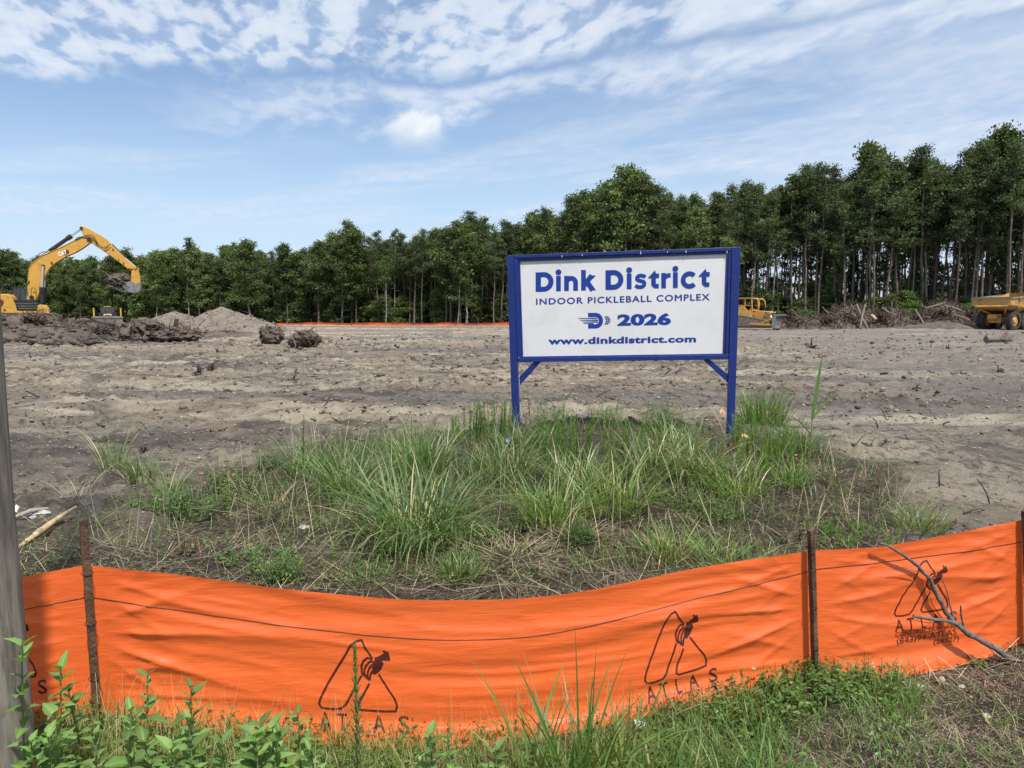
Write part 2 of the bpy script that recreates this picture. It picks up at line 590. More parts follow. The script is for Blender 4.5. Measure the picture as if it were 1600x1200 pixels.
M = {}
M['blue'] = paint('blue_paint', (0.003, 0.018, 0.135), (0.005, 0.023, 0.165), 9, 0.42, 0.25, 40, dirt=(0.02, 0.045, 0.19), dscale=5, damt=0.35)
M['blue_ink'] = paint('blue_vinyl', (0.004, 0.034, 0.24), (0.006, 0.04, 0.27), 5, 0.35)
M['panel'] = paint('white_panel', (0.60, 0.605, 0.61), (0.66, 0.665, 0.67), 1.3, 0.4, 0.05, 8, dirt=(0.5, 0.5, 0.48), dscale=3, damt=0.3)
M['white'] = paint('white_paint', (0.75, 0.75, 0.73), (0.8, 0.8, 0.78), 5, 0.5)
M['stake'] = paint('stake_wood', (0.030, 0.016, 0.009), (0.15, 0.075, 0.035), 9, 0.7, 0.6, 60, dirt=(0.015, 0.01, 0.008), dscale=14, damt=0.8)
M['bark_grey'] = paint('dead_bark', (0.10, 0.09, 0.08), (0.19, 0.175, 0.155), 30, 0.85, 0.7, 120, dirt=(0.03, 0.025, 0.022), dscale=25, damt=0.6)
M['print'] = paint('dark_print', (0.055, 0.012, 0.010), (0.075, 0.016, 0.012), 30, 0.45)
M['cat'] = paint('machine_yellow', (0.50, 0.27, 0.040), (0.56, 0.305, 0.052), 1.5, 0.42, 0.0, dirt=(0.30, 0.18, 0.075), dscale=2.2, damt=0.7)
M['cat_old'] = paint('worn_yellow', (0.42, 0.22, 0.045), (0.50, 0.28, 0.07), 1.5, 0.55, 0.1, 20, dirt=(0.16, 0.11, 0.07), dscale=1.6, damt=0.85)
M['black'] = paint('black_steel', (0.012, 0.012, 0.013), (0.022, 0.022, 0.022), 4, 0.45)
M['glass'] = paint('cab_glass', (0.02, 0.03, 0.035), (0.03, 0.04, 0.045), 1, 0.08, spec=0.8)
M['rubber'] = paint('tyre_rubber', (0.018, 0.018, 0.018), (0.045, 0.04, 0.036), 4, 0.85, 0.4, 20, dirt=(0.12, 0.1, 0.08), dscale=3, damt=0.5)
M['steel'] = paint('scraped_steel', (0.15, 0.145, 0.14), (0.27, 0.265, 0.26), 3, 0.45, 0.2, 12, metallic=0.35, dirt=(0.16, 0.12, 0.09), dscale=2.5, damt=0.8)
M['chrome'] = paint('chrome_rod', (0.75, 0.75, 0.75), (0.8, 0.8, 0.8), 3, 0.15, metallic=1.0)
M['track'] = paint('track_steel', (0.09, 0.075, 0.06), (0.18, 0.15, 0.125), 5, 0.7, 0.5, 15, dirt=(0.20, 0.16, 0.12), dscale=3, damt=0.8)
M['red'] = paint('red_mark', (0.12, 0.012, 0.01), (0.16, 0.02, 0.012), 2, 0.5)
M['soil'] = paint('heaped_soil', (0.050, 0.039, 0.032), (0.115, 0.090, 0.072), 0.9, 0.95, 1.0, 6, dirt=(0.045, 0.035, 0.03), dscale=1.3, damt=0.85)
M['soil_tan'] = paint('dry_sandy_soil', (0.115, 0.092, 0.075), (0.185, 0.152, 0.125), 1.2, 0.95, 1.0, 5, dirt=(0.075, 0.06, 0.05), dscale=0.9, damt=0.8)
M['root'] = paint('root_bark', (0.028, 0.018, 0.013), (0.085, 0.058, 0.040), 2.5, 0.9, 0.8, 18, dirt=(0.16, 0.12, 0.085), dscale=1.5, damt=0.5)
M['root_pale'] = paint('bare_root_wood', (0.13, 0.095, 0.07), (0.28, 0.22, 0.165), 2.5, 0.85, 0.6, 18, dirt=(0.1, 0.07, 0.05), dscale=2.5, damt=0.6)
M['wood_tan'] = paint('split_wood', (0.36, 0.25, 0.13), (0.52, 0.39, 0.22), 12, 0.8, 0.5, 40, dirt=(0.08, 0.06, 0.045), dscale=9, damt=0.8)
M['stone'] = paint('pale_stone', (0.30, 0.29, 0.27), (0.46, 0.45, 0.43), 20, 0.85, 0.5, 50)
M['bark_pine'] = paint('pine_bark', (0.075, 0.058, 0.048), (0.17, 0.135, 0.115), 1.5, 0.95, 0.8, 8, dirt=(0.04, 0.03, 0.026), dscale=2.5, damt=0.6)
M['bark_pale'] = paint('pale_bark', (0.20, 0.185, 0.16), (0.34, 0.32, 0.28), 1.5, 0.9, 0.5, 8, dirt=(0.09, 0.08, 0.065), dscale=1.8, damt=0.7)
M['pine'] = leafy('pine_needles', [(0.0, (0.045, 0.066, 0.034)), (0.5, (0.088, 0.122, 0.054)), (0.9, (0.14, 0.18, 0.075)), (1.0, (0.19, 0.21, 0.08))], 0.35, 0.55, 0.32)
M['broad'] = leafy('broad_leaves', [(0.0, (0.055, 0.082, 0.034)), (0.5, (0.108, 0.150, 0.055)), (0.9, (0.17, 0.22, 0.075)), (1.0, (0.24, 0.26, 0.09))], 0.40, 0.5, 0.38)
M['bright'] = leafy('young_bright_leaves', [(0.0, (0.05, 0.11, 0.025)), (0.5, (0.09, 0.18, 0.04)), (1.0, (0.17, 0.27, 0.07))], 0.35, 0.5, 0.2)
M['grass'] = leafy('grass_blades', [(0.0, (0.06, 0.11, 0.022)), (0.45, (0.115, 0.20, 0.045)), (0.75, (0.18, 0.27, 0.075)), (0.9, (0.26, 0.31, 0.10)), (1.0, (0.46, 0.38, 0.20))], 0.38, 0.42, 0.26, spec=0.45)
M['grass_blue'] = leafy('grey_green_blades', [(0.0, (0.055, 0.105, 0.030)), (0.5, (0.135, 0.215, 0.062)), (0.85, (0.235, 0.315, 0.12)), (0.97, (0.30, 0.34, 0.17)), (1.0, (0.46, 0.38, 0.2))], 0.33, 0.40, 0.15, spec=0.5)
M['straw'] = leafy('dry_straw', [(0.0, (0.13, 0.095, 0.065)), (0.5, (0.30, 0.235, 0.155)), (1.0, (0.52, 0.44, 0.30))], 0.08, 0.8, 0.1)
M['fennel'] = leafy('feathery_leaves', [(0.0, (0.07, 0.15, 0.022)), (0.6, (0.13, 0.26, 0.035)), (1.0, (0.22, 0.34, 0.06))], 0.38, 0.5, 0.15)
M['weed'] = leafy('weed_leaves', [(0.0, (0.06, 0.115, 0.030)), (0.5, (0.11, 0.19, 0.045)), (0.85, (0.16, 0.26, 0.06)), (1.0, (0.26, 0.33, 0.08))], 0.32, 0.4, 0.15, spec=0.4)
M['dead_leaf'] = leafy('dead_leaves', [(0.0, (0.08, 0.03, 0.02)), (0.5, (0.20, 0.095, 0.05)), (1.0, (0.45, 0.22, 0.11))], 0.15, 0.6, 0.1)
M['stem'] = paint('green_stem', (0.09, 0.14, 0.05), (0.14, 0.18, 0.07), 12, 0.6)
M['roof'] = paint('grey_roofing', (0.22, 0.22, 0.23), (0.28, 0.28, 0.29), 1.2, 0.6)
M['wall'] = paint('pale_siding', (0.28, 0.27, 0.25), (0.34, 0.33, 0.31), 1.0, 0.7)


# ground: churned soil in grey, tan and pale sand; dark litter where it is overgrown
def ground_mat():
    m, t, bs = new_mat('churned_ground')
    co = t.node('ShaderNodeTexCoord').outputs['Object']
    sp = t.node('ShaderNodeSeparateXYZ'); t.l.new(co, sp.inputs[0])
    at = t.node('ShaderNodeAttribute'); at.attribute_name = 'overgrown'
    ah = t.node('ShaderNodeAttribute'); ah.attribute_name = 'relief'
    flat = t.comb(t.math('MULTIPLY', sp.outputs[0], 0.45), sp.outputs[1])
    big = t.noise(flat, 0.16, 5, 0.6, 0.3)
    mid = t.noise(flat, 0.9, 7, 0.65, 0.6)
    fine = t.noise(co, 5.0, 9, 0.78, 0.3)
    grit = t.noise(co, 38.0, 5, 0.7)
    band = t.noise(t.comb(t.math('MULTIPLY', sp.outputs[0], 0.10), sp.outputs[1], 3.7), 0.42, 5, 0.6, 0.5)
    c = t.mix(t.sstep(0.40, 0.60, big), (0.190, 0.172, 0.155, 1), (0.310, 0.245, 0.178, 1))
    c = t.mix(t.math('MULTIPLY', t.sstep(0.48, 0.62, band), 0.85), c, (0.43, 0.37, 0.285, 1))
    c = t.mix(t.math('MULTIPLY', t.sstep(0.50, 0.64, mid), 0.8), c, (0.082, 0.070, 0.064, 1))
    c = t.mix(t.math('MULTIPLY', t.sstep(0.56, 0.70, t.noise(flat, 1.7, 7, 0.7, 0.5)), 0.6), c, (0.40, 0.36, 0.30, 1))
    c = t.mix(t.math('MULTIPLY', t.sstep(0.48, 0.62, fine), 0.75), c, (0.070, 0.056, 0.047, 1))
    c = t.mix(t.math('MULTIPLY', t.sstep(0.60, 0.72, grit), 0.55), c, (0.42, 0.38, 0.32, 1))
    c = t.mix(t.math('MULTIPLY', t.sstep(0.58, 0.72, t.noise(co, 17.0, 6, 0.7)), 0.6), c, (0.06, 0.048, 0.04, 1))
    # darker grey mud to the right
    rgt = t.math('MULTIPLY', t.sstep(3.0, 9.0, t.math('SUBTRACT', sp.outputs[0], t.math('MULTIPLY', sp.outputs[1], 0.18))), 0.55)
    c = t.mix(rgt, c, t.mix(fine, (0.12, 0.108, 0.098, 1), (0.29, 0.262, 0.23, 1)))
    # graded pale track across the site, damp dark ground before it
    wob = t.math('ADD', t.math('MULTIPLY', t.math('SUBTRACT', t.noise(flat, 0.35, 5, 0.6, 0.4), 0.5), 3.6), t.math('MULTIPLY', sp.outputs[0], 0.06))
    yy = t.math('ADD', sp.outputs[1], wob)
    def band_at(c0, w0, soft): return t.math('SUBTRACT', 1.0, t.sstep(w0, w0 + soft, t.math('ABSOLUTE', t.math('SUBTRACT', yy, c0))))
    pale = t.math('MULTIPLY', band_at(12.2, 0.5, 0.9), t.sstep(0.38, 0.58, t.noise(flat, 1.1, 6, 0.65, 0.4)))
    c = t.mix(t.math('MULTIPLY', pale, 0.85), c, (0.50, 0.43, 0.33, 1))
    damp = t.math('MULTIPLY', band_at(8.7, 0.9, 1.2), t.sstep(0.36, 0.60, t.noise(flat, 0.8, 7, 0.7, 0.5)))
    c = t.mix(t.math('MULTIPLY', damp, 0.75), c, (0.082, 0.073, 0.069, 1))
    damp2 = t.math('MULTIPLY', band_at(26.0, 3.0, 4.0), t.sstep(0.50, 0.66, t.noise(flat, 0.22, 7, 0.7, 0.5)))
    c = t.mix(t.math('MULTIPLY', damp2, 0.7), c, (0.105, 0.09, 0.08, 1))
    c = t.mix(t.math('MULTIPLY', t.sstep(0.57, 0.70, t.noise(flat, 0.55, 6, 0.65, 0.3)), 0.6), c, (0.095, 0.083, 0.075, 1))
    lit = t.mix(t.sstep(0.35, 0.65, t.noise(co, 9, 8, 0.75, 0.5)), (0.036, 0.028, 0.023, 1), (0.125, 0.098, 0.075, 1))
    lit = t.mix(t.math('MULTIPLY', t.sstep(0.57, 0.7, grit), 0.7), lit, (0.33, 0.27, 0.2, 1))
    c = t.mix(at.outputs['Fac'], c, lit)
    t.l.new(c, bs.inputs['Base Color'])
    bs.inputs['Roughness'].default_value = 0.95
    bs.inputs['Specular IOR Level'].default_value = 0.2
    hsum = t.math('ADD', t.math('MULTIPLY', fine, 1.0), t.math('MULTIPLY', grit, 0.28))
    hsum = t.math('ADD', hsum, t.math('MULTIPLY', mid, 1.2))
    b = t.node('ShaderNodeBump'); b.inputs['Strength'].default_value = 1.0; b.inputs['Distance'].default_value = 0.16
    t.l.new(hsum, b.inputs['Height']); t.l.new(b.outputs[0], bs.inputs['Normal'])
    return m


M['ground'] = ground_mat()

# ------------------------------------------------------------------ ground sheet: fine where the photograph looks, coarse elsewhere
fine_a = np.arange(-46, 46.01, 0.15)
ang = np.radians(np.concatenate([np.arange(-180, -46, 4.0), fine_a, np.arange(50, 180, 4.0)]))
rad = [0.4]
while rad[-1] < 160: rad.append(rad[-1] * 1.0105 + (0.0 if rad[-1] > 2 else 0.03))
while rad[-1] < 3500: rad.append(rad[-1] * 1.18)
rad = np.array(rad)
A_, R_ = np.meshgrid(ang, rad)
gx, gy = np.sin(A_) * R_, np.cos(A_) * R_
gz = H(gx, gy)
gz = np.where(R_ > 170, gz * 0.0, gz)
na, nr = len(ang), len(rad)
idx = np.arange(na * nr).reshape(nr, na)
jx = np.roll(idx, -1, axis=1)
gf = np.stack([idx[:-1], idx[1:], jx[1:], jx[:-1]], -1).reshape(-1, 4)
cv = len(gx.ravel())
GV = np.concatenate([np.stack([gx.ravel(), gy.ravel(), gz.ravel()], 1)])
ov = island(gx, gy).ravel()
gm = fast_mesh('ground', GV, gf, M['ground'], {'overgrown': ov})
# close the hole under the camera
ground = mobj('ground', gm)
bm = bmesh.new(); bm.from_mesh(gm); bm.verts.ensure_lookup_table()
bm.faces.new([bm.verts[i] for i in range(na)][::-1]); bm.to_mesh(gm); bm.free()
tag(ground, 'churned grey and tan soil of the cleared site', None, None, 'structure')

# ================================================================== dirt heaps
def mound(name, label, cat, cx, cy, rx, ry, hfun, m, base_z=None, na_=90, nb_=90):
    """heap of loose soil as its own surface, edges sunk in the ground"""
    u = np.linspace(-1, 1, na_); v = np.linspace(-1, 1, nb_)
    Ug, Vg = np.meshgrid(u, v)
    x, y = cx + Ug * rx, cy + Vg * ry
    e = np.sqrt(Ug ** 2 + Vg ** 2)
    zz_ = hfun(x, y)
    gzz = Hb(x, y)
    z = gzz + zz_ * (1 - ss(0.72, 1.0, e)) - 0.35 * ss(0.84, 1.0, e)
    idx_ = np.arange(na_ * nb_).reshape(nb_, na_)
    fq = np.stack([idx_[:-1, :-1], idx_[:-1, 1:], idx_[1:, 1:], idx_[1:, :-1]], -1).reshape(-1, 4)
    o = mobj(name, fast_mesh(name, np.stack([x.ravel() - cx, y.ravel() - cy, z.ravel()], 1), fq, m))
    o.location = (cx, cy, 0)
    tag(o, label, cat)
    return o


def bump_at(x, y, c, r, h, k=1.0):
    d = np.sqrt(((x - c[0]) / r[0]) ** 2 + ((y - c[1]) / r[1]) ** 2)
    return h * np.clip(1 - d ** k, 0, 1)


def heap_h(x, y):
    z = 0.95 * (1 - ss(-36, -31.5, x)) * ss(42, 50, y) * (1 - ss(70, 78, y))
    z = np.maximum(z, bump_at(x, y, (-31.8, 48), (4.6, 6), 1.25, 1.3))
    z = np.maximum(z, bump_at(x, y, (-31.5, 46), (6, 6), 1.25, 1.3))
    z = z + 0.5 * np.abs(fbm(x / 2.2, y / 2.2, 61, 5, 0.55)) + 0.22 * fbm(x / 0.6, y / 0.6, 66, 3)
    return np.maximum(z, 0)


left_heap = mound('soil_heap', 'long dark heap of churned soil and roots under the large excavator', 'soil heap', -33.5, 54, 16, 17, heap_h, M['soil'], na_=210, nb_=180)


def heap_z(x, y):
    a = np.array([float(x)]), np.array([float(y)])
    return float(Hb(*a)[0] + heap_h(*a)[0])


def pale_h(x, y):
    z = bump_at(x, y, (-30.2, 66.5), (4.6, 5), 2.0, 1.15)
    z = np.maximum(z, bump_at(x, y, (-25.8, 66), (5.2, 4), 2.35, 1.0))
    z = np.maximum(z, bump_at(x, y, (-23.4, 65.6), (3.9, 4), 1.5, 1.1))
    z = z + 0.24 * np.abs(fbm(x / 1.5, y / 1.5, 71, 5)) * (z > 0.05) - 0.05
    return np.maximum(z, 0)


mound('sand_mound', 'smooth pale brown mound of dry soil between the excavator and the tree line', 'dirt mound', -26.6, 66, 9.0, 6.2, pale_h, M['soil_tan'], na_=170, nb_=110)


def ridge_h(x, y):
    z = bump_at(x, y, (38.5, 66), (4.8, 2.0), 0.75, 1.2) + 0.2 * np.abs(fbm(x / 0.9, y / 0.9, 81, 4))
    return np.maximum(z - 0.05, 0)


mound('low_soil_ridge', 'low dark ridge of pushed soil in front of the brush pile on the right', 'soil heap', 38.5, 66, 6, 3, ridge_h, M['soil'], na_=90, nb_=50)

# ================================================================== the signboard
dL, dR = 8.92, 8.50
PA, PB = U(793, 399, dL), U(1157, 386, dR)
sx_ = Vector((PB.x - PA.x, PB.y - PA.y, 0)).normalized()      # along the sign, to the right
sn_ = Vector((sx_.y, -sx_.x, 0))                              # out of its face, towards the road
if sn_.y > 0: sn_ = -sn_
SO = Vector((PA.x, PA.y, 0))
CAM = Vector((0, 0, CAMZ))


def S(px, py, off=0.0):
    """point of the sign plane (moved off it by off) under a pixel, as local (along, height)"""
    d = U(px, py, 1.0) - CAM
    t = (SO + sn_ * off - CAM).dot(sn_) / d.dot(sn_)
    p = CAM + d * t
    return (p - SO).dot(sx_), p.z


def SW(a, z, off):
    return SO + sx_ * a + sn_ * off + Vector((0, 0, z))


sign = thing('site_sign', 'white panel sign in a blue wooden frame announcing an indoor pickleball complex', 'sign', (0, 0, 0))
mid_a = S(975, 500)[0]
sign.location = SO + sx_ * mid_a + Vector((0, 0, 0.34))
bpy.context.view_layer.update()
SINV = Matrix.Translation(-sign.location)


def sbar(name, quad_px, front, back, mat_, bev=0.004):
    """timber whose front face covers the four given photo corners on the sign plane"""
    pts = [S(*q, off=front) for q in quad_px]
    mb = MB()
    f = [SINV @ SW(a, z, front) for a, z in pts]
    b = [SINV @ SW(a, z, back) for a, z in pts]
    mb.add(f + b, [(0, 1, 2, 3), (7, 6, 5, 4), (0, 4, 5, 1), (1, 5, 6, 2), (2, 6, 7, 3), (3, 7, 4, 0)])
    return mb.obj(name, mat_, sign, bev)


def z3(x, y):
    return 770 + x * 0.2625, 370 + y * 0.2625


# posts (front faces), a second narrow board and bead inside each, rails, braces, panel
sbar('post', [z3(82, 112), z3(122, 110), z3(163, 1240), z3(120, 1240)], 0.045, -0.045, M['blue'])
sbar('post', [z3(1424, 62), z3(1476, 59), z3(1436, 1200), z3(1393, 1200)], 0.045, -0.045, M['blue'])
sbar('side_board', [z3(122.6, 122), z3(150, 122), z3(170, 716), z3(147, 716)], 0.030, -0.035, M['blue'])
sbar('side_board', [z3(1405, 76), z3(1423.4, 75), z3(1403.4, 698), z3(1385, 698)], 0.030, -0.035, M['blue'])
sbar('bead', [z3(150.6, 140), z3(162, 141), z3(180, 708), z3(170.6, 709)], 0.014, -0.02, M['blue'], 0.002)
sbar('bead', [z3(1391, 104), z3(1404.4, 100), z3(1384.4, 694), z3(1371, 694)], 0.014, -0.02, M['blue'], 0.002)
sbar('top_rail', [z3(123.5, 109), z3(1423, 62), z3(1423, 84), z3(123.5, 128)], 0.036, -0.040, M['blue'])
sbar('top_bead', [z3(150, 129), z3(1404, 86), z3(1391, 101), z3(162, 146)], 0.018, -0.02, M['blue'], 0.002)
sbar('bottom_rail', [z3(148, 722), z3(1404, 702), z3(1404, 730), z3(148, 747)], 0.040, -0.040, M['blue'])
sbar('bottom_bead', [z3(172, 713), z3(1386, 695), z3(1404, 702), z3(150, 722)], 0.020, -0.02, M['blue'], 0.002)
sbar('brace', [z3(243, 746), z3(284, 746), z3(161, 884), z3(158, 832)], 0.020, -0.025, M['blue'])
sbar('brace', [z3(1252, 731), z3(1293, 731), z3(1399, 818), z3(1398, 868)], 0.020, -0.025, M['blue'])
sbar('panel', [z3(155, 138), z3(1398, 94), z3(1378, 699), z3(172, 718)], 0.0, -0.012, M['panel'], 0.0)
# nail heads and scuffs on the top rail
for nx, ny in ((412, 116), (532, 109), (880, 96), (1040, 90), (1150, 88), (1394, 90)):
    a_, z_ = S(*z3(nx, ny), off=0.037)
    mb = MB()
    mb.box(SINV @ SW(a_, z_, 0.038), (0.006, 0.003, random.uniform(0.012, 0.04)), Matrix.Rotation(math.atan2(sx_.y, sx_.x), 3, 'Z'))
    mb.obj('paint_chip', M['white'], sign)


class Decal:
    """flat lettering on the panel; every stroke a hair above the one before"""
    def __init__(s): s.v = []; s.f = []; s.k = 0
    def poly(s, pts):
        s.k += 1
        off = 0.0015 + 0.00012 * s.k
        b = len(s.v)
        for p in pts:
            a_, z_ = S(*z3(*p)); s.v.append(SINV @ SW(a_, z_, off))
        s.f.append(tuple(range(b, b + len(pts))))
    def stroke(s, pts, w_):
        pts = [Vector(p) for p in pts]
        s.k += 1
        off = 0.0015 + 0.00012 * s.k
        b = len(s.v); n = len(pts)
        for i, p in enumerate(pts):
            d0 = (pts[i] - pts[i - 1]).normalized() if i > 0 else (pts[1] - pts[0]).normalized()
            d1 = (pts[i + 1] - pts[i]).normalized() if i < n - 1 else d0
            nn = Vector((-(d0.y + d1.y), d0.x + d1.x)); nn.normalize()
            c = max(0.5, nn.dot(Vector((-d0.y, d0.x))))
            ww = w_[i] if hasattr(w_, '__len__') else w_
            for sg in (1, -1):
                q = p + nn * (sg * ww / 2 / c)
                a_, z_ = S(*z3(q.x, q.y)); s.v.append(SINV @ SW(a_, z_, off))
        for i in range(n - 1):
            s.f.append((b + 2 * i, b + 2 * i + 1, b + 2 * i + 3, b + 2 * i + 2))
    def obj(s, name, m, parent):
        me = bpy.data.meshes.new(name); me.from_pydata([tuple(v) for v in s.v], [], s.f); me.materials.append(m)
        return mobj(name, me, parent)


def arc(cx, cy, r, a0, a1, n=14, ry=None):
    ry = ry or r
    return [(cx + r * math.cos(R(a0 + (a1 - a0) * i / n)), cy + ry * math.sin(R(a0 + (a1 - a0) * i / n))) for i in range(n + 1)]


# heading "Dink District": own strokes; local y grows upward from the sloping baseline
def glyph(dec, ch, x, sc=1.0):
    def T(p): return (x + p[0] * sc, 328 - (x + p[0] * sc - 255) * 0.0300 - p[1])
    st = lambda pts, w_: dec.stroke([T(p) for p in pts], w_)
    if ch == 'D':
        st([(16, 0), (16, 116)], 32)
        st([(14, 101)] + arc(48, 58, 43.5, 90, -90, 22) + [(14, 14.5)], 30)
    elif ch == 'i':
        st([(14, 0), (14, 92)], 28)
        dec.poly([T(p) for p in arc(14, 113, 17.5, 0, 345, 23)])
    elif ch == 'n':
        st([(14, 0), (14, 90)], 28)
        st([(14, 42)] + arc(41, 48, 27, 170, 0, 14) + [(68, 0)], 28)
    elif ch == 'k':
        st([(14, 0), (14, 122)], 28)
        st([(20, 32), (64, 89)], 30)
        dec.poly([T(p) for p in ((54, 88), (88, 88), (70, 68), (44, 66))])
        st([(34, 52), (70, 0)], 30)
        dec.poly([T(p) for p in ((50, 0), (88, 0), (70, 24), (46, 24))])
    elif ch == 's':
        st([(66, 68), (58, 75), (42, 79), (26, 77), (17, 68), (17, 58), (26, 50), (42, 46), (55, 42), (61, 33), (59, 21), (50, 13), (36, 10), (20, 12), (7, 22)], 22)
    elif ch == 't':
        st([(27, 22), (27, 78)], 27)
        dec.poly([T(p) for p in ((-8, 62), (36, 108), (41, 88), (60, 88), (60, 62))])
        st([(27, 34), (28, 22), (36, 14), (58, 13)], 25)
    elif ch == 'r':
        st([(14, 0), (14, 90)], 27)
        st([(14, 44), (18, 60), (28, 70), (40, 75), (56, 76)], 25)
    elif ch == 'c':
        st(arc(54, 44, 38, 42, 318, 24), 27)


dec = Decal()
for ch, x in (('D', 255), ('i', 377), ('n', 425), ('k', 526), ('D', 671), ('i', 798), ('s', 842), ('t', 930), ('r', 1003), ('i', 1073), ('c', 1117), ('t', 1231)):
    glyph(dec, ch, x)
dec.obj('heading_lettering', M['blue_ink'], sign)


def font_mesh(text, bold=0.0, spacing=1.0, res=4):
    cu = bpy.data.curves.new('txt', 'FONT')
    cu.body = text; cu.size = 1.0; cu.offset = bold; cu.resolution_u = res; cu.space_character = spacing
    o = bpy.data.objects.new('txt', cu); COL.objects.link(o)
    dg = bpy.context.evaluated_depsgraph_get()
    me = bpy.data.meshes.new_from_object(o.evaluated_get(dg))
    vs = [(v.co.x, v.co.y) for v in me.vertices]; fs = [tuple(p.vertices) for p in me.polygons]
    bpy.data.objects.remove(o); bpy.data.curves.remove(cu); bpy.data.meshes.remove(me)
    xs = [v[0] for v in vs]; ys = [v[1] for v in vs]
    return vs, fs, (min(xs), max(xs), min(ys), max(ys))


def sign_text(name, text, tl, tr, br, bl, bold, spacing=1.0, smear=0):
    """text fitted between four corners (zoomed photo coordinates) on the panel"""
    vs, fs, (x0, x1, y0, y1) = font_mesh(text, bold, spacing)
    out = []; f0 = list(fs); fs = []
    for k, (ox, oy) in enumerate([(0, 0)] if not smear else [(-smear, 0), (smear, 0), (0, -smear * .6), (0, smear * .6), (0, 0)]):
        b0 = len(out); fs += [tuple(b0 + i for i in f) for f in f0]
        for x, y in vs:
            u, v = (x - x0) / (x1 - x0), (y - y0) / (y1 - y0)
            px = (bl[0] * (1 - u) + br[0] * u) * (1 - v) + (tl[0] * (1 - u) + tr[0] * u) * v + ox
            py = (bl[1] * (1 - u) + br[1] * u) * (1 - v) + (tl[1] * (1 - u) + tr[1] * u) * v + oy
            a_, z_ = S(*z3(px, py)); out.append(tuple(SINV @ SW(a_, z_, 0.002 + 0.00015 * k)))
    me = bpy.data.meshes.new(name); me.from_pydata(out, [], fs); me.materials.append(M['blue_ink'])
    return mobj(name, me, sign)


sign_text('subtitle_lettering', 'INDOOR PICKLEBALL COMPLEX', (259, 368), (1289, 339), (1289, 377), (259, 404), 0.0, 1.16, smear=1.6)
sign_text('year_lettering', '2026', (741, 460), (1061, 452), (1061, 525), (741, 531), 0.05, 1.03)
sign_text('web_address_lettering', 'www.dinkdistrict.com', (331, 600), (1209, 588), (1209, 627), (331, 641), 0.03, 1.06, smear=1.0)

# the emblem: a D with speed lines and half a perforated ball
dec = Decal()
dec.stroke([(567, 465), (612, 465)] + [(612 + 32 * math.sin(R(a)) , 499 - 34 * math.cos(R(a))) for a in range(10, 181, 10)] + [(568, 533)], 25)
dec.stroke([(584, 520), (584, 546)], 33)
dec.stroke([(584, 453), (584, 478)], 33)
dec.stroke([(510, 485), (622, 486)], [3, 7]); dec.stroke([(520, 496), (628, 497)], [3, 7])
dec.stroke([(532, 506), (626, 507)], [3, 7]); dec.stroke([(542, 515), (600, 516)], [3, 6])
dec.poly([(664, 475)] + [(672 + 29 * math.sin(R(a)), 497 - 25 * math.cos(R(a))) for a in range(0, 181, 15)] + [(664, 519), (671, 508), (674, 497), (671, 485)])
dec.obj('emblem', M['blue_ink'], sign)
dec = Decal(); dec.k = 22
for cx, cy, r in ((680, 484, 3.2), (692, 488, 3.0), (683, 496, 3.4), (694, 500, 3.0), (681, 509, 3.2), (690, 511, 2.8), (673, 479, 2.5), (673, 515, 2.5)):
    dec.poly(arc(cx, cy, r, 0, 330, 11))
dec.obj('ball_holes', M['panel'], sign)

# ================================================================== orange silt fence
def fabric_mat():
    m, t, bs = new_mat('orange_fence_fabric')
    co = t.node('ShaderNodeTexCoord').outputs['Object']
    n1 = t.noise(co, 3.0, 5, 0.6)
    c = t.mix(n1, (0.90, 0.150, 0.034, 1), (0.97, 0.185, 0.045, 1))
    dirt = t.math('MULTIPLY', t.sstep(0.57, 0.75, t.noise(co, 5.0, 7, 0.7)), 0.18)
    c = t.mix(dirt, c, (0.45, 0.12, 0.05, 1))
    t.l.new(c, bs.inputs['Base Color'])
    bs.inputs['Roughness'].default_value = 0.30
    bs.inputs['Specular IOR Level'].default_value = 0.6
    sp = t.node('ShaderNodeSeparateXYZ'); t.l.new(co, sp.inputs[0])
    weave = t.noise(t.comb(t.math('MULTIPLY', sp.outputs[0], 5.0), t.math('MULTIPLY', sp.outputs[1], 5.0), t.math('MULTIPLY', sp.outputs[2], 130.0)), 1.0, 3, 0.6)
    crk = t.noise(t.comb(t.math('MULTIPLY', sp.outputs[0], 9.0), 0.0, t.math('MULTIPLY', sp.outputs[2], 42.0)), 1.0, 5, 0.6, 0.5)
    b = t.node('ShaderNodeBump'); b.inputs['Strength'].default_value = 0.5; b.inputs['Distance'].default_value = 0.006
    bs.inputs['Coat Weight'].default_value = 0.6; bs.inputs['Coat Roughness'].default_value = 0.16
    t.l.new(t.math('ADD', t.math('MULTIPLY', weave, 0.35), crk), b.inputs['Height']); t.l.new(b.outputs[0], bs.inputs['Normal'])
    tr = t.node('ShaderNodeBsdfTranslucent'); t.l.new(c, tr.inputs[0])
    mx = t.node('ShaderNodeMixShader'); mx.inputs[0].default_value = 0.30
    t.l.new(bs.outputs[0], mx.inputs[1]); t.l.new(tr.outputs[0], mx.inputs[2])
    t.l.new(mx.outputs[0], t.n['Material Output'].inputs[0])
    return m


M['fabric'] = fabric_mat()


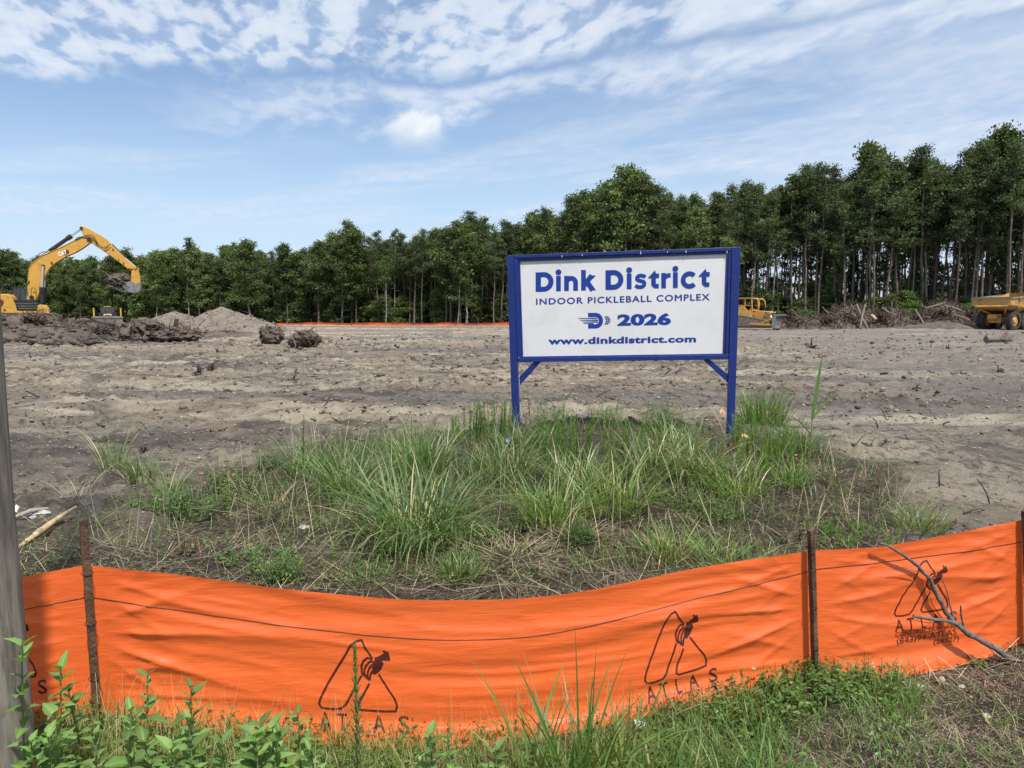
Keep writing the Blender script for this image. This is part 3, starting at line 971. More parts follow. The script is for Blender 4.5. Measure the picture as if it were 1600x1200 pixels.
class Span:
    """one run of fabric between two stakes; top, cord and foot lines taken in metres at real depth"""
    def __init__(s, xa, da, xb, db, top, bot, cord, seed, amp=1.0, bow=0.0):
        s.xa, s.da, s.xb, s.db = xa, da, xb, db
        s.A = Vector(((xa - 800) / F * da / 0.963, da)); s.B = Vector(((xb - 800) / F * db / 0.963, db))
        s.L = (s.B - s.A).length
        s.top, s.bot, s.cordl, s.seed, s.amp, s.bow = top, bot, cord, seed, amp, bow
        s.t = (s.B - s.A).normalized(); s.n = Vector((s.t.y, -s.t.x))
        if s.n.y > 0: s.n = -s.n
        us = np.linspace(0, 1, 121)
        s.us = us
        s.zt = np.array([s._z(u, top) for u in us]); s.zb = np.array([s._z(u, bot) for u in us]); s.zc = np.array([s._z(u, cord) for u in us])
        k = np.ones(9) / 9
        for nm in ('zt', 'zb', 'zc'):
            a = getattr(s, nm); p = np.concatenate([2 * a[0] - a[4:0:-1], a, 2 * a[-1] - a[-2:-6:-1]])
            setattr(s, nm, np.convolve(p, k, 'valid'))
    def _px(s, u):
        p = s.A.lerp(s.B, u); return 800 + F * p.x / p.y * 0.963, p.y
    def _z(s, u, line):
        px, d = s._px(u)
        return U(px, np.interp(px, [q[0] for q in line], [q[1] for q in line]), d).z
    def uv_from_px(s, px, py):
        """fabric coordinates of a photo pixel on the span's plane"""
        dr = U(px, py, 1.0) - CAM
        q = Vector((s.A.x, s.A.y, 0)); n3 = Vector((s.n.x, s.n.y, 0))
        tt = (q - CAM).dot(n3) / dr.dot(n3)
        p = CAM + dr * tt
        u = (Vector((p.x, p.y)) - s.A).dot(s.t) / s.L
        zb, zt = np.interp(u, s.us, s.zb), np.interp(u, s.us, s.zt)
        return u, (p.z - zb) / (zt - zb)
    def disp(s, u, v):
        L = s.L; x = u * L
        e = np.minimum(x, L - x)
        sd = s.seed
        a = np.exp(-x / 0.9); b = np.exp(-(L - x) / 0.9)
        w_ = 0.006 * vnoise(x * 0.8 + 5 * v, v * 5 - 1.2 * x, sd)
        # sagging drapes: long waves that follow the top edge
        w_ = w_ + 0.009 * np.sin((v * 3.1 + 0.30 * vnoise(x * 0.7, v * 2, sd + 3)) * 6.28 + 1.0) * (0.35 + vnoise(x * 0.9, v * 2, sd + 4) ** 2 * 2.4)
        # tension folds fanning out of each staple on the stakes
        for side, dist, fade in ((0, x, a), (1, L - x, b)):
            for vs_, am in ((0.97, .016), (0.52, .030), (0.10, .022), (0.76, .009)):
                vv = (v - vs_)
                angf = np.arctan2(vv * 0.62, dist + 0.10)
                w_ = w_ + am * fade * (1 - np.abs(np.sin(angf * 10 + sd + vs_ * 7))) ** 2 * np.exp(-(vv / 0.34) ** 2) * ss(0, 0.22, dist)
        w_ = w_ + 0.005 * (1 - np.abs(vnoise(x * 1.8, v * 13 + 0.8 * x, sd + 9)) * 4) + 0.0025 * vnoise(x * 7, v * 40, sd + 11)
        w_ = w_ + s.bow * np.sin(np.clip(u, 0, 1) * math.pi) * (1 - 0.6 * v)
        w_ = w_ + 0.05 * np.clip(0.14 - v, 0, 1) / 0.14 * np.clip(e * 6, 0, 1)      # the foot is kicked out over the soil
        return w_ * s.amp * 0.8 * (0.1 + 0.9 * ss(0, 0.3, e))
    def P(s, u, v, off=0.0):
        u = np.asarray(u, float); v = np.asarray(v, float)
        zb = np.interp(u, s.us, s.zb); zt = np.interp(u, s.us, s.zt)
        d = s.disp(u, v) + off - 0.012
        x = s.A.x + (s.B.x - s.A.x) * u + s.n.x * d
        y = s.A.y + (s.B.y - s.A.y) * u + s.n.y * d
        z = zb + (zt - zb) * v
        return np.stack([x, y, z], -1)


SP = [
    Span(-260, 2.72, 140, 3.10, [(-260, 935), (25, 905), (140, 884)], [(-260, 1190), (25, 1125), (140, 1112)], [(-260, 1000), (30, 955), (140, 934)], 3, 0.8),
    Span(140, 3.10, 1270, 3.50, [(140, 885), (200, 889), (300, 900), (450, 920), (600, 934), (700, 937), (800, 935), (900, 925), (1000, 905), (1100, 884), (1200, 870), (1270, 861)],
         [(140, 1110), (300, 1126), (450, 1142), (600, 1152), (700, 1154), (800, 1146), (900, 1128), (1000, 1108), (1100, 1088), (1200, 1067), (1270, 1054)],
         [(140, 934), (300, 956), (450, 977), (600, 993), (700, 998), (800, 995), (880, 985), (1000, 957), (1100, 931), (1200, 908), (1270, 892)], 11, 1.0, 0.05),
    Span(1270, 3.50, 1600, 3.75, [(1270, 861), (1363, 856), (1433, 844), (1500, 830), (1600, 811)],
         [(1270, 1056), (1330, 1056), (1400, 1052), (1440, 1046), (1500, 1032), (1550, 1023), (1600, 1004)],
         [(1270, 891), (1400, 876), (1500, 862), (1600, 846)], 23, 0.75, 0.02),
    Span(1600, 3.75, 2150, 4.6, [(1600, 811), (2150, 760)], [(1600, 1004), (2150, 915)], [(1600, 846), (2150, 795)], 31, 1.0),
]
fence = thing('silt_fence', 'bright orange plastic silt fence sagging between dark stakes in the foreground', 'fence', (SP[1].A.x, SP[1].A.y, 0))
bpy.context.view_layer.update()
FL = np.array(fence.location)
for k, s in enumerate(SP):
    nu, nv = int(s.L / 0.011), 72
    Ug, Vg = np.meshgrid(np.linspace(0, 1, nu), np.linspace(-0.06, 1, nv))
    V = s.P(Ug, Vg).reshape(-1, 3) - FL
    ix = np.arange(nu * nv).reshape(nv, nu)
    fq = np.stack([ix[:-1, :-1], ix[:-1, 1:], ix[1:, 1:], ix[1:, :-1]], -1).reshape(-1, 4)
    fo = mobj('fabric', fast_mesh('fabric', V, fq, M['fabric']), fence)
    # cord threaded through the cloth
    us = np.linspace(0.002, 0.998, 140)
    vc = (np.interp(us, s.us, s.zc) - np.interp(us, s.us, s.zb)) / (np.interp(us, s.us, s.zt) - np.interp(us, s.us, s.zb))
    pts = s.P(us, vc, 0.0015) - FL
    mb = MB(); mb.tube([Vector(p) for p in pts], 0.0017, 5)
    mb.obj('cord', M['print'], fence)


def stake(px_t, py_t, px_b, py_b, d, w_=0.036, rz=0.5):
    t_, b_ = U(px_t, py_t, d - 0.022), U(px_b, py_b, d - 0.022)
    mb = MB()
    rot = Matrix.Rotation(rz, 3, 'Z')
    n = 9
    axis = (b_ - t_)
    b2 = b_ + axis.normalized() * 0.15
    rings = []
    for i in range(n):
        p = t_.lerp(b2, i / (n - 1)) - Vector(FL)
        ww = w_ * (1 + random.uniform(-.05, .05)) / 2
        rings += [p + rot @ Vector((x * ww, y * ww, (0.006 * x if i == 0 else 0))) for x, y in ((-1, -1), (1, -1), (1, 1), (-1, 1))]
    fs = [(3, 2, 1, 0)]
    for i in range(n - 1):
        for j in range(4):
            k = (j + 1) % 4
            fs.append((i * 4 + j, i * 4 + k, i * 4 + 4 + k, i * 4 + 4 + j))
    fs.append(tuple((n - 1) * 4 + j for j in range(4)))
    mb.add(rings, fs)
    o = mb.obj('stake', M['stake'], fence, 0.002)
    # wire ties
    for fz in (0.27, 0.52, 0.80) if py_b - py_t > 100 else (0.3, 0.6):
        p = t_.lerp(b_, fz) - Vector(FL)
        m2 = MB()
        ring = [p + rot @ Vector((math.cos(a) * w_ * 0.72, math.sin(a) * w_ * 0.72, 0.002 * math.sin(3 * a))) for a in np.linspace(0, 6.28, 13)]
        m2.tube(ring, 0.0016, 4, cap=False)
        m2.obj('tie', M['black'], fence)


stake(130, 811, 152, 1120, 3.08, 0.031, 0.62)
stake(1267, 827, 1274, 1058, 3.49, 0.026, 0.45)
stake(1603, 797, 1612, 1015, 3.74, 0.034, 0.5)
stake(-262, 850, -262, 1190, 2.72)
stake(2150, 730, 2150, 920, 4.6)


# printed emblem and lettering, laid on the cloth
def fabric_decal(name, span, org, ex, ey, strokes, polys, texts):
    """local units: right and down as in the clearest copy; org/ex/ey put them on the photo, then on the cloth"""
    bmd = bmesh.new()
    lvl = [0]
    def loc2px(x, y): return org[0] + x * ex[0] + y * ey[0], org[1] + x * ex[1] + y * ey[1]
    def addpoly(pts2):
        vs = [bmd.verts.new((p[0], p[1], lvl[0])) for p in pts2]
        bmd.faces.new(vs)
    for pts, wd in strokes:
        lvl[0] += 1
        q = [Vector(pts[0])]
        for a, b in zip(pts[:-1], pts[1:]):
            a, b = Vector(a), Vector(b); n = max(1, int((b - a).length / 16))
            q += [a.lerp(b, i / n) for i in range(1, n + 1)]
        L_, R__ = [], []
        for i, p in enumerate(q):
            d0 = (q[i] - q[i - 1]).normalized() if i else (q[1] - q[0]).normalized()
            d1 = (q[i + 1] - q[i]).normalized() if i < len(q) - 1 else d0
            nn = Vector((-(d0.y + d1.y), d0.x + d1.x)).normalized()
            L_.append(p + nn * wd / 2); R__.append(p - nn * wd / 2)
        for i in range(len(q) - 1):
            addpoly([L_[i], R__[i], R__[i + 1], L_[i + 1]])
    for pts in polys:
        lvl[0] += 1
        addpoly(pts)
    for text, x0, x1, ybl, hgt, slope, bold in texts:
        lvl[0] += 1
        vs, fs, bb = font_mesh(text, bold, 1.0, 2)
        sx = (x1 - x0) / (bb[1] - bb[0]); sy = hgt / (bb[3] - bb[2])
        bv = [bmd.verts.new((x0 + (v[0] - bb[0]) * sx, ybl + slope * (v[0] - bb[0]) * sx - (v[1] - bb[2]) * sy, lvl[0])) for v in vs]
        for f in fs: bmd.faces.new([bv[i] for i in f])
    bmesh.ops.triangulate(bmd, faces=bmd.faces[:])
    for _ in range(3):
        long_e = [e for e in bmd.edges if e.calc_length() > 34]
        if not long_e: break
        bmesh.ops.subdivide_edges(bmd, edges=long_e, cuts=1)
        bmesh.ops.triangulate(bmd, faces=bmd.faces[:])
    bmd.verts.ensure_lookup_table()
    uv = np.array([span.uv_from_px(*loc2px(v.co.x, v.co.y)) for v in bmd.verts])
    off = np.array([0.0013 + 0.00004 * v.co.z for v in bmd.verts])
    P = span.P(uv[:, 0], np.clip(uv[:, 1], -0.02, 0.995), off) - FL
    for v, p in zip(bmd.verts, P): v.co = Vector(p)
    me = bpy.data.meshes.new(name); bmd.to_mesh(me); bmd.free()
    me.materials.append(M['print'])
    return mobj(name, me, fence)


LS = [([(520, 118), (470, 140), (425, 180), (385, 260), (300, 410), (215, 560), (150, 690), (136, 740), (152, 770), (230, 766), (310, 745), (352, 700), (420, 570), (492, 432)], 17),
      ([(516, 118), (545, 190), (592, 262)], 17),
      ([(632, 392), (690, 490), (745, 570), (762, 630), (748, 680), (650, 700), (470, 725), (448, 706), (470, 640), (552, 488)], 17),
      ([(592, 272), (556, 262), (520, 295), (500, 340), (497, 405)], 17), ([(610, 292), (572, 290), (540, 330), (520, 375), (516, 425)], 15),
      ([(625, 300), (596, 310), (562, 352), (545, 395), (540, 440)], 15), ([(640, 315), (615, 335), (585, 375), (566, 410), (556, 455)], 17)]
LP = [[(606, 288), (612, 248), (634, 240), (688, 198), (680, 172), (694, 168), (704, 180), (720, 176), (728, 186), (737, 245), (725, 252), (714, 222), (700, 214), (664, 262), (682, 290), (668, 300), (640, 300)],
      [(650, 292), (672, 304), (655, 345), (628, 380), (598, 405), (577, 388), (585, 345), (606, 310)],
      [(492, 398), (512, 418), (530, 414), (536, 432), (552, 432), (564, 452), (552, 468), (540, 456), (528, 452), (520, 436), (506, 434), (492, 418)]]
SL = -0.165
LT = [('A', 128, 226, 948, 135, SL, 0.01), ('T', 272, 352, 924, 130, SL, 0.01), ('L', 430, 482, 900, 130, SL, 0.01), ('A', 556, 655, 880, 132, SL, 0.01), ('S', 764, 850, 846, 132, SL, 0.01),
      ('CONSTRUCTION of SC', 132, 850, 1010, 58, SL, 0.0), ('(843)94-ATLAS', 152, 850, 1118, 96, SL, 0.0), ('(28527)', 588, 885, 1118, 76, SL, 0.0)]
K = 0.13333
# clear copy on the right
fabric_decal('printed_emblem', SP[2], (1380, 860), (K, 0), (0, K), LS, LP, LT)
# copy right of the middle: apex (1054,953), foot left (1006,1062), head (1090,962)
def aff(p0, p1, p2, q0, q1, q2):
    A = np.array([[*p0, 1], [*p1, 1], [*p2, 1]], float)
    X = np.linalg.solve(A, np.array([q0, q1, q2], float))
    return tuple(X[2]), tuple(X[0]), tuple(X[1])
o_, ex_, ey_ = aff((520, 118), (136, 755), (762, 640), (1054, 953), (1006, 1062), (1103, 1032))
fabric_decal('printed_emblem', SP[1], o_, ex_, ey_, LS, LP, LT)
o_, ex_, ey_ = aff((520, 118), (136, 755), (762, 640), (566, 998), (500, 1098), (621, 1100))
fabric_decal('printed_emblem', SP[1], o_, ex_, ey_, LS, LP, LT[:5])
o_, ex_, ey_ = aff((520, 118), (136, 755), (762, 640), (6, 962), (-50, 1062), (56, 1052))
fabric_decal('printed_emblem', SP[0], o_, ex_, ey_, LS, LP, LT[:5])

# ================================================================== wooden utility pole at the left edge
def pole_mat():
    m, t, bs = new_mat('weathered_pole')
    co = t.node('ShaderNodeTexCoord').outputs['Object']
    sp = t.node('ShaderNodeSeparateXYZ'); t.l.new(co, sp.inputs[0])
    st = t.comb(sp.outputs[0], sp.outputs[1], t.math('MULTIPLY', sp.outputs[2], 0.09))
    g1 = t.noise(st, 26, 6, 0.65, 0.2); g2 = t.noise(co, 3.2, 4, 0.6, 0.5)
    c = t.mix(t.sstep(0.35, 0.65, g1), (0.075, 0.066, 0.054, 1), (0.215, 0.192, 0.158, 1))
    c = t.mix(t.math('MULTIPLY', t.sstep(0.56, 0.64, g2), 0.85), c, (0.035, 0.030, 0.027, 1))
    c = t.mix(t.math('MULTIPLY', t.sstep(0.6, 0.7, t.noise(co, 7.0, 4, 0.6)), 0.5), c, (0.16, 0.18, 0.145, 1))
    t.l.new(c, bs.inputs['Base Color']); bs.inputs['Roughness'].default_value = 0.9
    b = t.node('ShaderNodeBump'); b.inputs['Strength'].default_value = 0.8; b.inputs['Distance'].default_value = 0.01
    t.l.new(g1, b.inputs['Height']); t.l.new(b.outputs[0], bs.inputs['Normal'])
    return m


M['pole'] = pole_mat()
pd = 2.42
pe = U(41, 1130, pd)
pr = 0.135
mb = MB()
pts, rr_ = [], []
for i in range(34):
    z = -0.25 + i * 0.27
    pts.append((0.004 * math.sin(i * 0.8), 0.004 * math.cos(i * 0.6), z)); rr_.append(pr - 0.0022 * i + random.uniform(-.0012, .0012))
mb.tube(pts, rr_, 40)
po = mb.obj('utility_pole', M['pole'])
po.location = (pe.x - pr, pd, 0)
tag(po, 'weathered grey wooden utility pole at the left edge of the picture', 'pole')

# ================================================================== dead branch leaning on the fence
def bpt(px, py, d): return U(px, py, d)
br = thing('dead_branch', 'forked bare grey branch leaning across the right end of the orange fence', 'branch', bpt(1597, 1040, 3.58))
bl = Vector(br.location)
def limb(name, pts, r0, r1, parent, tip_mat=False):
    P_ = [Vector(p) - bl for p in pts]
    Q = []
    for a, b in zip(P_[:-1], P_[1:]):
        for i in range(4): Q.append(a.lerp(b, i / 4))
    Q.append(P_[-1])
    for it in range(2): Q = [Q[0]] + [(Q[i - 1] + Q[i] * 2 + Q[i + 1]) / 4 for i in range(1, len(Q) - 1)] + [Q[-1]]
    n = len(Q)
    rad_ = [(r0 + (r1 - r0) * i / (n - 1)) * (1 + 0.14 * math.sin(i * 2.3) + random.uniform(-.08, .08)) for i in range(n)]
    Q = [q + Vector((random.uniform(-1, 1), 0, random.uniform(-1, 1))) * r0 * 0.18 for q in Q]
    mb = MB(); mb.tube(Q, rad_, 9)
    return mb.obj(name, M['bark_grey'], parent)
main = [bpt(x, y, min(3.5 + 0.25 * (x - 1270) / 330 - 0.05, 3.60)) for x, y, d in ((1600, 1042, 3.16), (1575, 1027, 3.2), (1545, 1006, 3.25), (1515, 992, 3.3), (1490, 972, 3.34), (1474, 952, 3.38), (1464, 928, 3.41), (1452, 904, 3.43), (1436, 886, 3.45), (1412, 868, 3.46), (1388, 853, 3.5), (1370, 846, 3.52))]
limb('stem', main, 0.0165, 0.0055, br)
limb('side_limb', [bpt(1500, 976, 3.60), bpt(1482, 970, 3.59), bpt(1458, 968, 3.57), bpt(1427, 962, 3.54)], 0.0105, 0.0075, br)
limb('twig', [bpt(1490, 966, 3.60), bpt(1484, 945, 3.60), bpt(1480, 925, 3.59), bpt(1473, 906, 3.58)], 0.0045, 0.002, br)
limb('twig', [bpt(1505, 978, 3.60), bpt(1502, 962, 3.59), bpt(1501, 946, 3.57)], 0.005, 0.0035, br)
limb('twig', [bpt(1434, 893, 3.57), bpt(1420, 889, 3.56), bpt(1410, 886, 3.55), bpt(1395, 886, 3.54)], 0.0028, 0.001, br)
limb('twig', [bpt(1470, 972, 3.58), bpt(1450, 974, 3.57), bpt(1425, 968, 3.55)], 0.0022, 0.001, br)

# ================================================================== large excavator
exs = 19.92                                  # photo pixels to the metre at its distance
EX0, EXD = 36, 58.0
def e1(zx, zy):                              # zoomed photo coordinates -> machine side view (metres)
    px, py = zx * 0.2, 330 + zy * 0.2
    o_2 = Vector(((EX0 - 800) / F * EXD, EXD, 0))
    nrm = Vector((-EXU.y, EXU.x, 0))
    dr = U(px, py, 1.0) - CAM
    t = (o_2 - CAM).dot(nrm) / dr.dot(nrm)
    p = CAM + dr * t
    return (p - o_2).dot(EXU), p.z - 0.75
EXR = R(24)
EXU = Vector((math.cos(EXR), math.sin(EXR), 0))
ex = thing('excavator', 'large yellow crawler excavator on the soil heap at left, boom raised high', 'excavator', ((EX0 - 800) / F * EXD, EXD, 0.75), EXR)
CY = M['cat']; BK = M['black']


def side_prism(name, zpts, y0, y1, m, parent=ex, bev=0.0, f=e1):
    mb = MB(); mb.prism([f(*p) for p in zpts], y0, y1, bev=bev)
    return mb.obj(name, m, parent)


# tracks with shoes
for sy in (-1.25, 1.25):
    mb = MB()
    prof = [(-2.35, 0.28), (-2.1, 0.02), (2.1, 0.02), (2.4, 0.28), (2.5, 0.55), (2.3, 0.88), (1.9, 1.0), (-2.0, 1.0), (-2.4, 0.85), (-2.55, 0.55)]
    mb.prism(prof, sy - 0.3, sy + 0.3)
    t_ = mb.obj('track', M['track'], ex)
    mb = MB()
    ring = []
    for i in range(len(prof)):
        a, b = Vector(prof[i]), Vector(prof[(i + 1) % len(prof)])
        n = max(1, round((b - a).length / 0.22))
        for k in range(n):
            p = a.lerp(b, (k + .5) / n); ang_ = math.atan2(b.y - a.y, b.x - a.x)
            mb.box((p.x, sy, p.y), (0.17, 0.72, 0.05), Matrix.Rotation(-ang_, 3, 'Y'))
    so = mb.obj('track_shoes', M['track'], ex); so['kind'] = 'stuff'
mb = MB(); mb.box((0, 0, 0.8), (1.9, 2.0, 0.5)); mb.tube([(0, 0, 0.9), (0, 0, 1.25)], 0.8, 24)
mb.obj('undercarriage', BK, ex)
# upper body: deck, hood, counterweight, side platform, grille panel
side_prism('deck', [(-520, 800), (400, 800), (400, 828), (140, 828), (140, 834), (-520, 834)], -1.5, 1.5, BK, bev=0.0)
side_prism('hood', [(-330, 655), (95, 650), (118, 672), (152, 735), (170, 800), (-330, 800)], -1.5, 1.3, CY, bev=0.05)
side_prism('counterweight', [(-560, 700), (-520, 655), (-332, 655), (-332, 822), (-520, 822), (-560, 780)], -1.48, 1.48, CY, bev=0.08)
side_prism('side_platform', [(318, 740), (335, 732), (375, 734), (398, 760), (404, 782), (403, 800), (318, 800)], -1.5, -0.6, CY, bev=0.04)
side_prism('skirt', [(-330, 778), (404, 780), (410, 795), (402, 803), (-330, 803)], -1.53, -1.50, CY)
side_prism('grille_panel', [(134, 692), (300, 694), (325, 740), (335, 779), (172, 779), (152, 733)], -1.47, -0.5, BK, bev=0.03)
for k in range(3):
    side_prism('louvre', [(150 + 12 * k, 722 + 18 * k), (315 + 3 * k, 722 + 18 * k), (317 + 3 * k, 727 + 18 * k), (152 + 12 * k, 727 + 18 * k)], -1.5, -1.47, M['track'])
side_prism('vent', [(60, 765), (76, 765), (76, 779), (60, 779)], -1.535, -1.5, BK)
# cab on the far side
mb = MB()
mb.prism([e1(88, 602), e1(215, 598), e1(218, 690), e1(212, 800), e1(90, 800)], 0.45, 1.5, bev=0.04)
cabo = mb.obj('cab', BK, ex)
for q in ([(98, 612), (146, 610), (146, 690), (98, 692)], [(154, 610), (206, 607), (208, 690), (154, 690)]):
    mb = MB(); mb.prism([e1(*p) for p in q], 0.435, 0.45); mb.obj('window', M['glass'], cabo)
# handrails and mirror pipes
mb = MB()
for a, b in (((115, 655), (118, 600)), ((118, 600), (150, 598)), ((150, 598), (152, 650)), ((20, 650), (22, 628)), ((22, 628), (85, 628)), ((85, 628), (87, 650))):
    (xa, za), (xb, zb) = e1(*a), e1(*b); mb.tube([(xa, -1.3, za), (xb, -1.3, zb)], 0.022, 5)
for a, b in (((262, 690), (262, 612)), ((262, 612), (275, 600)), ((275, 600), (300, 612)), ((300, 612), (302, 690))):
    (xa, za), (xb, zb) = e1(*a), e1(*b); mb.tube([(xa, -1.0, za), (xb, -1.0, zb)], 0.024, 5)
mb.obj('handrail', BK, ex)
# boom
boom_pts = [(215, 690), (217, 620), (226, 540), (236, 440), (256, 412), (285, 385), (340, 347), (420, 312), (520, 266), (600, 224), (645, 207), (690, 196), (712, 196), (724, 210), (718, 235), (700, 250), (655, 283), (600, 318), (520, 352), (440, 400), (392, 440), (358, 500), (340, 545), (322, 610), (300, 660), (290, 692), (250, 700)]
bo = side_prism('boom', boom_pts, -0.37, 0.37, CY, bev=0.03)
# welded edge plates of the boom
for y in (-0.385, 0.385):
    mb = MB(); mb.tube([(e1(*q)[0], y, e1(*q)[1]) for q in boom_pts[1:-1]], 0.03, 4, smooth=False); mb.obj('flange', CY, bo)
# pins
for zx, zy, r in ((345, 432, 0.13), (410, 405, 0.07), (700, 222, 0.16), (255, 675, 0.16)):
    x, z = e1(zx, zy)
    mb = MB(); mb.tube([(x, -0.47, z), (x, 0.47, z)], r, 16); mb.obj('pin', BK, bo)
# lettering on the boom and the hood
def machine_text(name, text, parent, bl, br, tl, y, m, bold=0.08):
    vs, fs, (x0, x1, y0, y1) = font_mesh(text, bold)
    out = []
    for a, b in vs:
        u, v = (a - x0) / (x1 - x0), (b - y0) / (y1 - y0)
        zx = bl[0] + (br[0] - bl[0]) * u + (tl[0] - bl[0]) * v; zy = bl[1] + (br[1] - bl[1]) * u + (tl[1] - bl[1]) * v
        x, z = e1(zx, zy); out.append((x, y, z))
    me = bpy.data.meshes.new(name); me.from_pydata(out, [], fs); me.materials.append(m)
    return mobj(name, me, parent)
mb = MB(); mb.prism([e1(*p) for p in ((500, 322), (520, 300), (538, 304), (547, 325), (534, 346), (508, 350))], -0.374, -0.37); mb.obj('badge', M['red'], bo)
machine_text('lettering', 'CAT', bo, (466, 356), (530, 334), (456, 326), -0.385, M['white'], 0.04)
mb = MB(); mb.prism([e1(*p) for p in ((30, 715), (42, 692), (56, 698), (64, 716), (52, 742), (32, 744))], -1.518, -1.505); mb.obj('badge', M['red'], ex)
machine_text('lettering', 'CAT', ex, (-26, 738), (40, 732), (-28, 697), -1.525, M['white'])
machine_text('number_lettering', '336', ex, (345, 778), (368, 778), (345, 766), -1.505, BK, 0.03)
machine_text('number_lettering', '336', bo, (262, 640), (286, 640), (262, 628), -0.378, BK, 0.03)
# stick
stick_pts = [(625, 125), (632, 119), (652, 120), (690, 136), (745, 166), (800, 196), (850, 230), (868, 255), (900, 288), (950, 338), (1000, 388), (1045, 425), (1082, 440), (1090, 458), (1055, 470), (1030, 475), (1005, 456), (940, 406), (880, 362), (830, 326), (770, 286), (715, 250), (690, 205), (655, 188), (640, 160)]
stk_ = side_prism('stick', stick_pts, -0.28, 0.28, CY, bev=0.03)
for zx, zy, r in ((638, 135, 0.12), (1000, 438, 0.10), (1040, 466, 0.10), (930, 378, 0.04), (968, 406, 0.05), (885, 300, 0.05)):
    x, z = e1(zx, zy)
    mb = MB(); mb.tube([(x, -0.36, z), (x, 0.36, z)], r, 14); mb.obj('pin', BK, stk_)
# hydraulic cylinders
def cyl(name, a, mid, b, y, r1=0.15, r2=0.075):
    (xa, za), (xm, zm), (xb, zb) = e1(*a), e1(*mid), e1(*b)
    mb = MB(); mb.tube([(xa, y, za), (xm, y, zm)], r1, 14)
    dx, dz = xm - xa, zm - za; l = math.hypot(dx, dz)
    mb.tube([(xm - dx / l * 0.35, y, zm - dz / l * 0.35), (xm + dx / l * .05, y, zm + dz / l * .05)], r1 * 1.25, 14)
    o = mb.obj(name, BK, ex)
    mb = MB(); mb.tube([(xm, y, zm), (xb, y, zb)], r2, 12); mb.obj('rod', M['chrome'], o)
cyl('stick_cylinder', (385, 312), (555, 195), (636, 137), 0.0)
cyl('bucket_cylinder', (868, 262), (972, 362), (1058, 436), 0.0, 0.13, 0.07)
cyl('boom_cylinder', (333, 720), (338, 600), (345, 432), -0.5, 0.16, 0.09)
cyl('boom_cylinder', (333, 720), (338, 600), (345, 432), 0.5, 0.16, 0.09)
# hoses
def hose(pts, y, r=0.028, n=12, parent=bo):
    P_ = [Vector((e1(*p)[0], y, e1(*p)[1])) for p in pts]
    Q = []
    for i in range(len(P_) - 1):
        p0, p1, p2, p3 = P_[max(i - 1, 0)], P_[i], P_[i + 1], P_[min(i + 2, len(P_) - 1)]
        for k in range(5):
            t = k / 5
            Q.append(0.5 * ((2 * p1) + (-p0 + p2) * t + (2 * p0 - 5 * p1 + 4 * p2 - p3) * t * t + (-p0 + 3 * p1 - 3 * p2 + p3) * t ** 3))
    Q.append(P_[-1])
    mb = MB(); mb.tube(Q, r, 6); mb.obj('hose', BK, parent)
hose([(240, 640), (232, 540), (250, 430), (275, 385), (330, 345), (400, 300), (440, 285)], -0.30)
hose([(300, 372), (310, 335), (350, 318), (385, 322)], -0.2)
hose([(600, 225), (650, 200), (700, 188), (735, 200), (760, 250), (790, 280), (830, 282), (868, 258)], -0.42)
hose([(590, 232), (610, 210), (640, 206), (690, 212), (740, 215), (772, 262), (810, 296), (850, 280)], -0.40)
hose([(225, 660), (216, 590), (238, 545)], -0.42)
# linkage
def link_bar(name, a, b, y, w_, m):
    (xa, za), (xb, zb) = e1(*a), e1(*b)
    mb = MB(); mb.beam((xa, y, za), (xb, y, zb), 0.09, w_); mb.tube([(xa, y - .07, za), (xa, y + .07, za)], w_ * .62, 12); mb.tube([(xb, y - .07, zb), (xb, y + .07, zb)], w_ * .62, 12)
    mb.obj(name, m, ex)
for y in (-0.36, 0.36):
    link_bar('link', (1002, 438), (1068, 446), y, 0.2, CY)
    link_bar('link', (1072, 448), (1085, 512), y, 0.18, CY)
# bucket: side plates and curved shell open to the left
side_b = [(1008, 470), (1050, 462), (1085, 482), (1097, 520), (1103, 575), (1100, 612), (1080, 636), (1048, 640), (1008, 628), (975, 604), (962, 585), (985, 560), (1030, 545), (1035, 510)]
bk = ex
hw = 0.82
mbk = MB()
shell = [(1085, 482), (1097, 520), (1103, 575), (1100, 612), (1080, 636), (1048, 640), (1005, 634), (950, 622), (905, 604), (880, 585)]
pts = [e1(*p) for p in shell]
inn = [e1(p[0] - 9, p[1] - 7) for p in shell]
n = len(pts)
vs = [(x, y, z) for (x, z) in pts for y in (-hw, hw)] + [(x, y, z) for (x, z) in inn for y in (-hw, hw)]
fs = []
for i in range(n - 1):
    fs.append((2 * i, 2 * i + 2, 2 * i + 3, 2 * i + 1)); o_ = 2 * n
    fs.append((o_ + 2 * i, o_ + 2 * i + 1, o_ + 2 * i + 3, o_ + 2 * i + 2))
for y in (0, 1):
    for i in range(n - 1): fs.append((2 * i + y, 2 * i + 2 + y, 2 * n + 2 * i + 2 + y, 2 * n + 2 * i + y))
fs += [(0, 1, 2 * n + 1, 2 * n), (2 * n - 2, 2 * n - 1, 4 * n - 1, 4 * n - 2)]
mbk.add(vs, fs)
bko = mbk.obj('bucket', M['steel'], ex)
bl_ = [(1030, 545), (1035, 512), (1040, 480), (1085, 482), (1097, 520), (1103, 575), (1100, 612), (1080, 636), (1048, 640), (1008, 630), (975, 604), (962, 585), (985, 560)]
for y in (-hw, hw):
    mb = MB(); mb.prism([e1(*p) for p in bl_], y - 0.025, y + 0.025); mb.obj('side_plate', M['steel'], bko)
    mb = MB(); mb.prism([e1(*p) for p in ((1028, 548), (1034, 512), (1040, 480), (1085, 482), (1097, 520), (1100, 560), (1062, 572), (1045, 560))], y - 0.032, y + 0.032); mb.obj('painted_cheek', CY, bko)
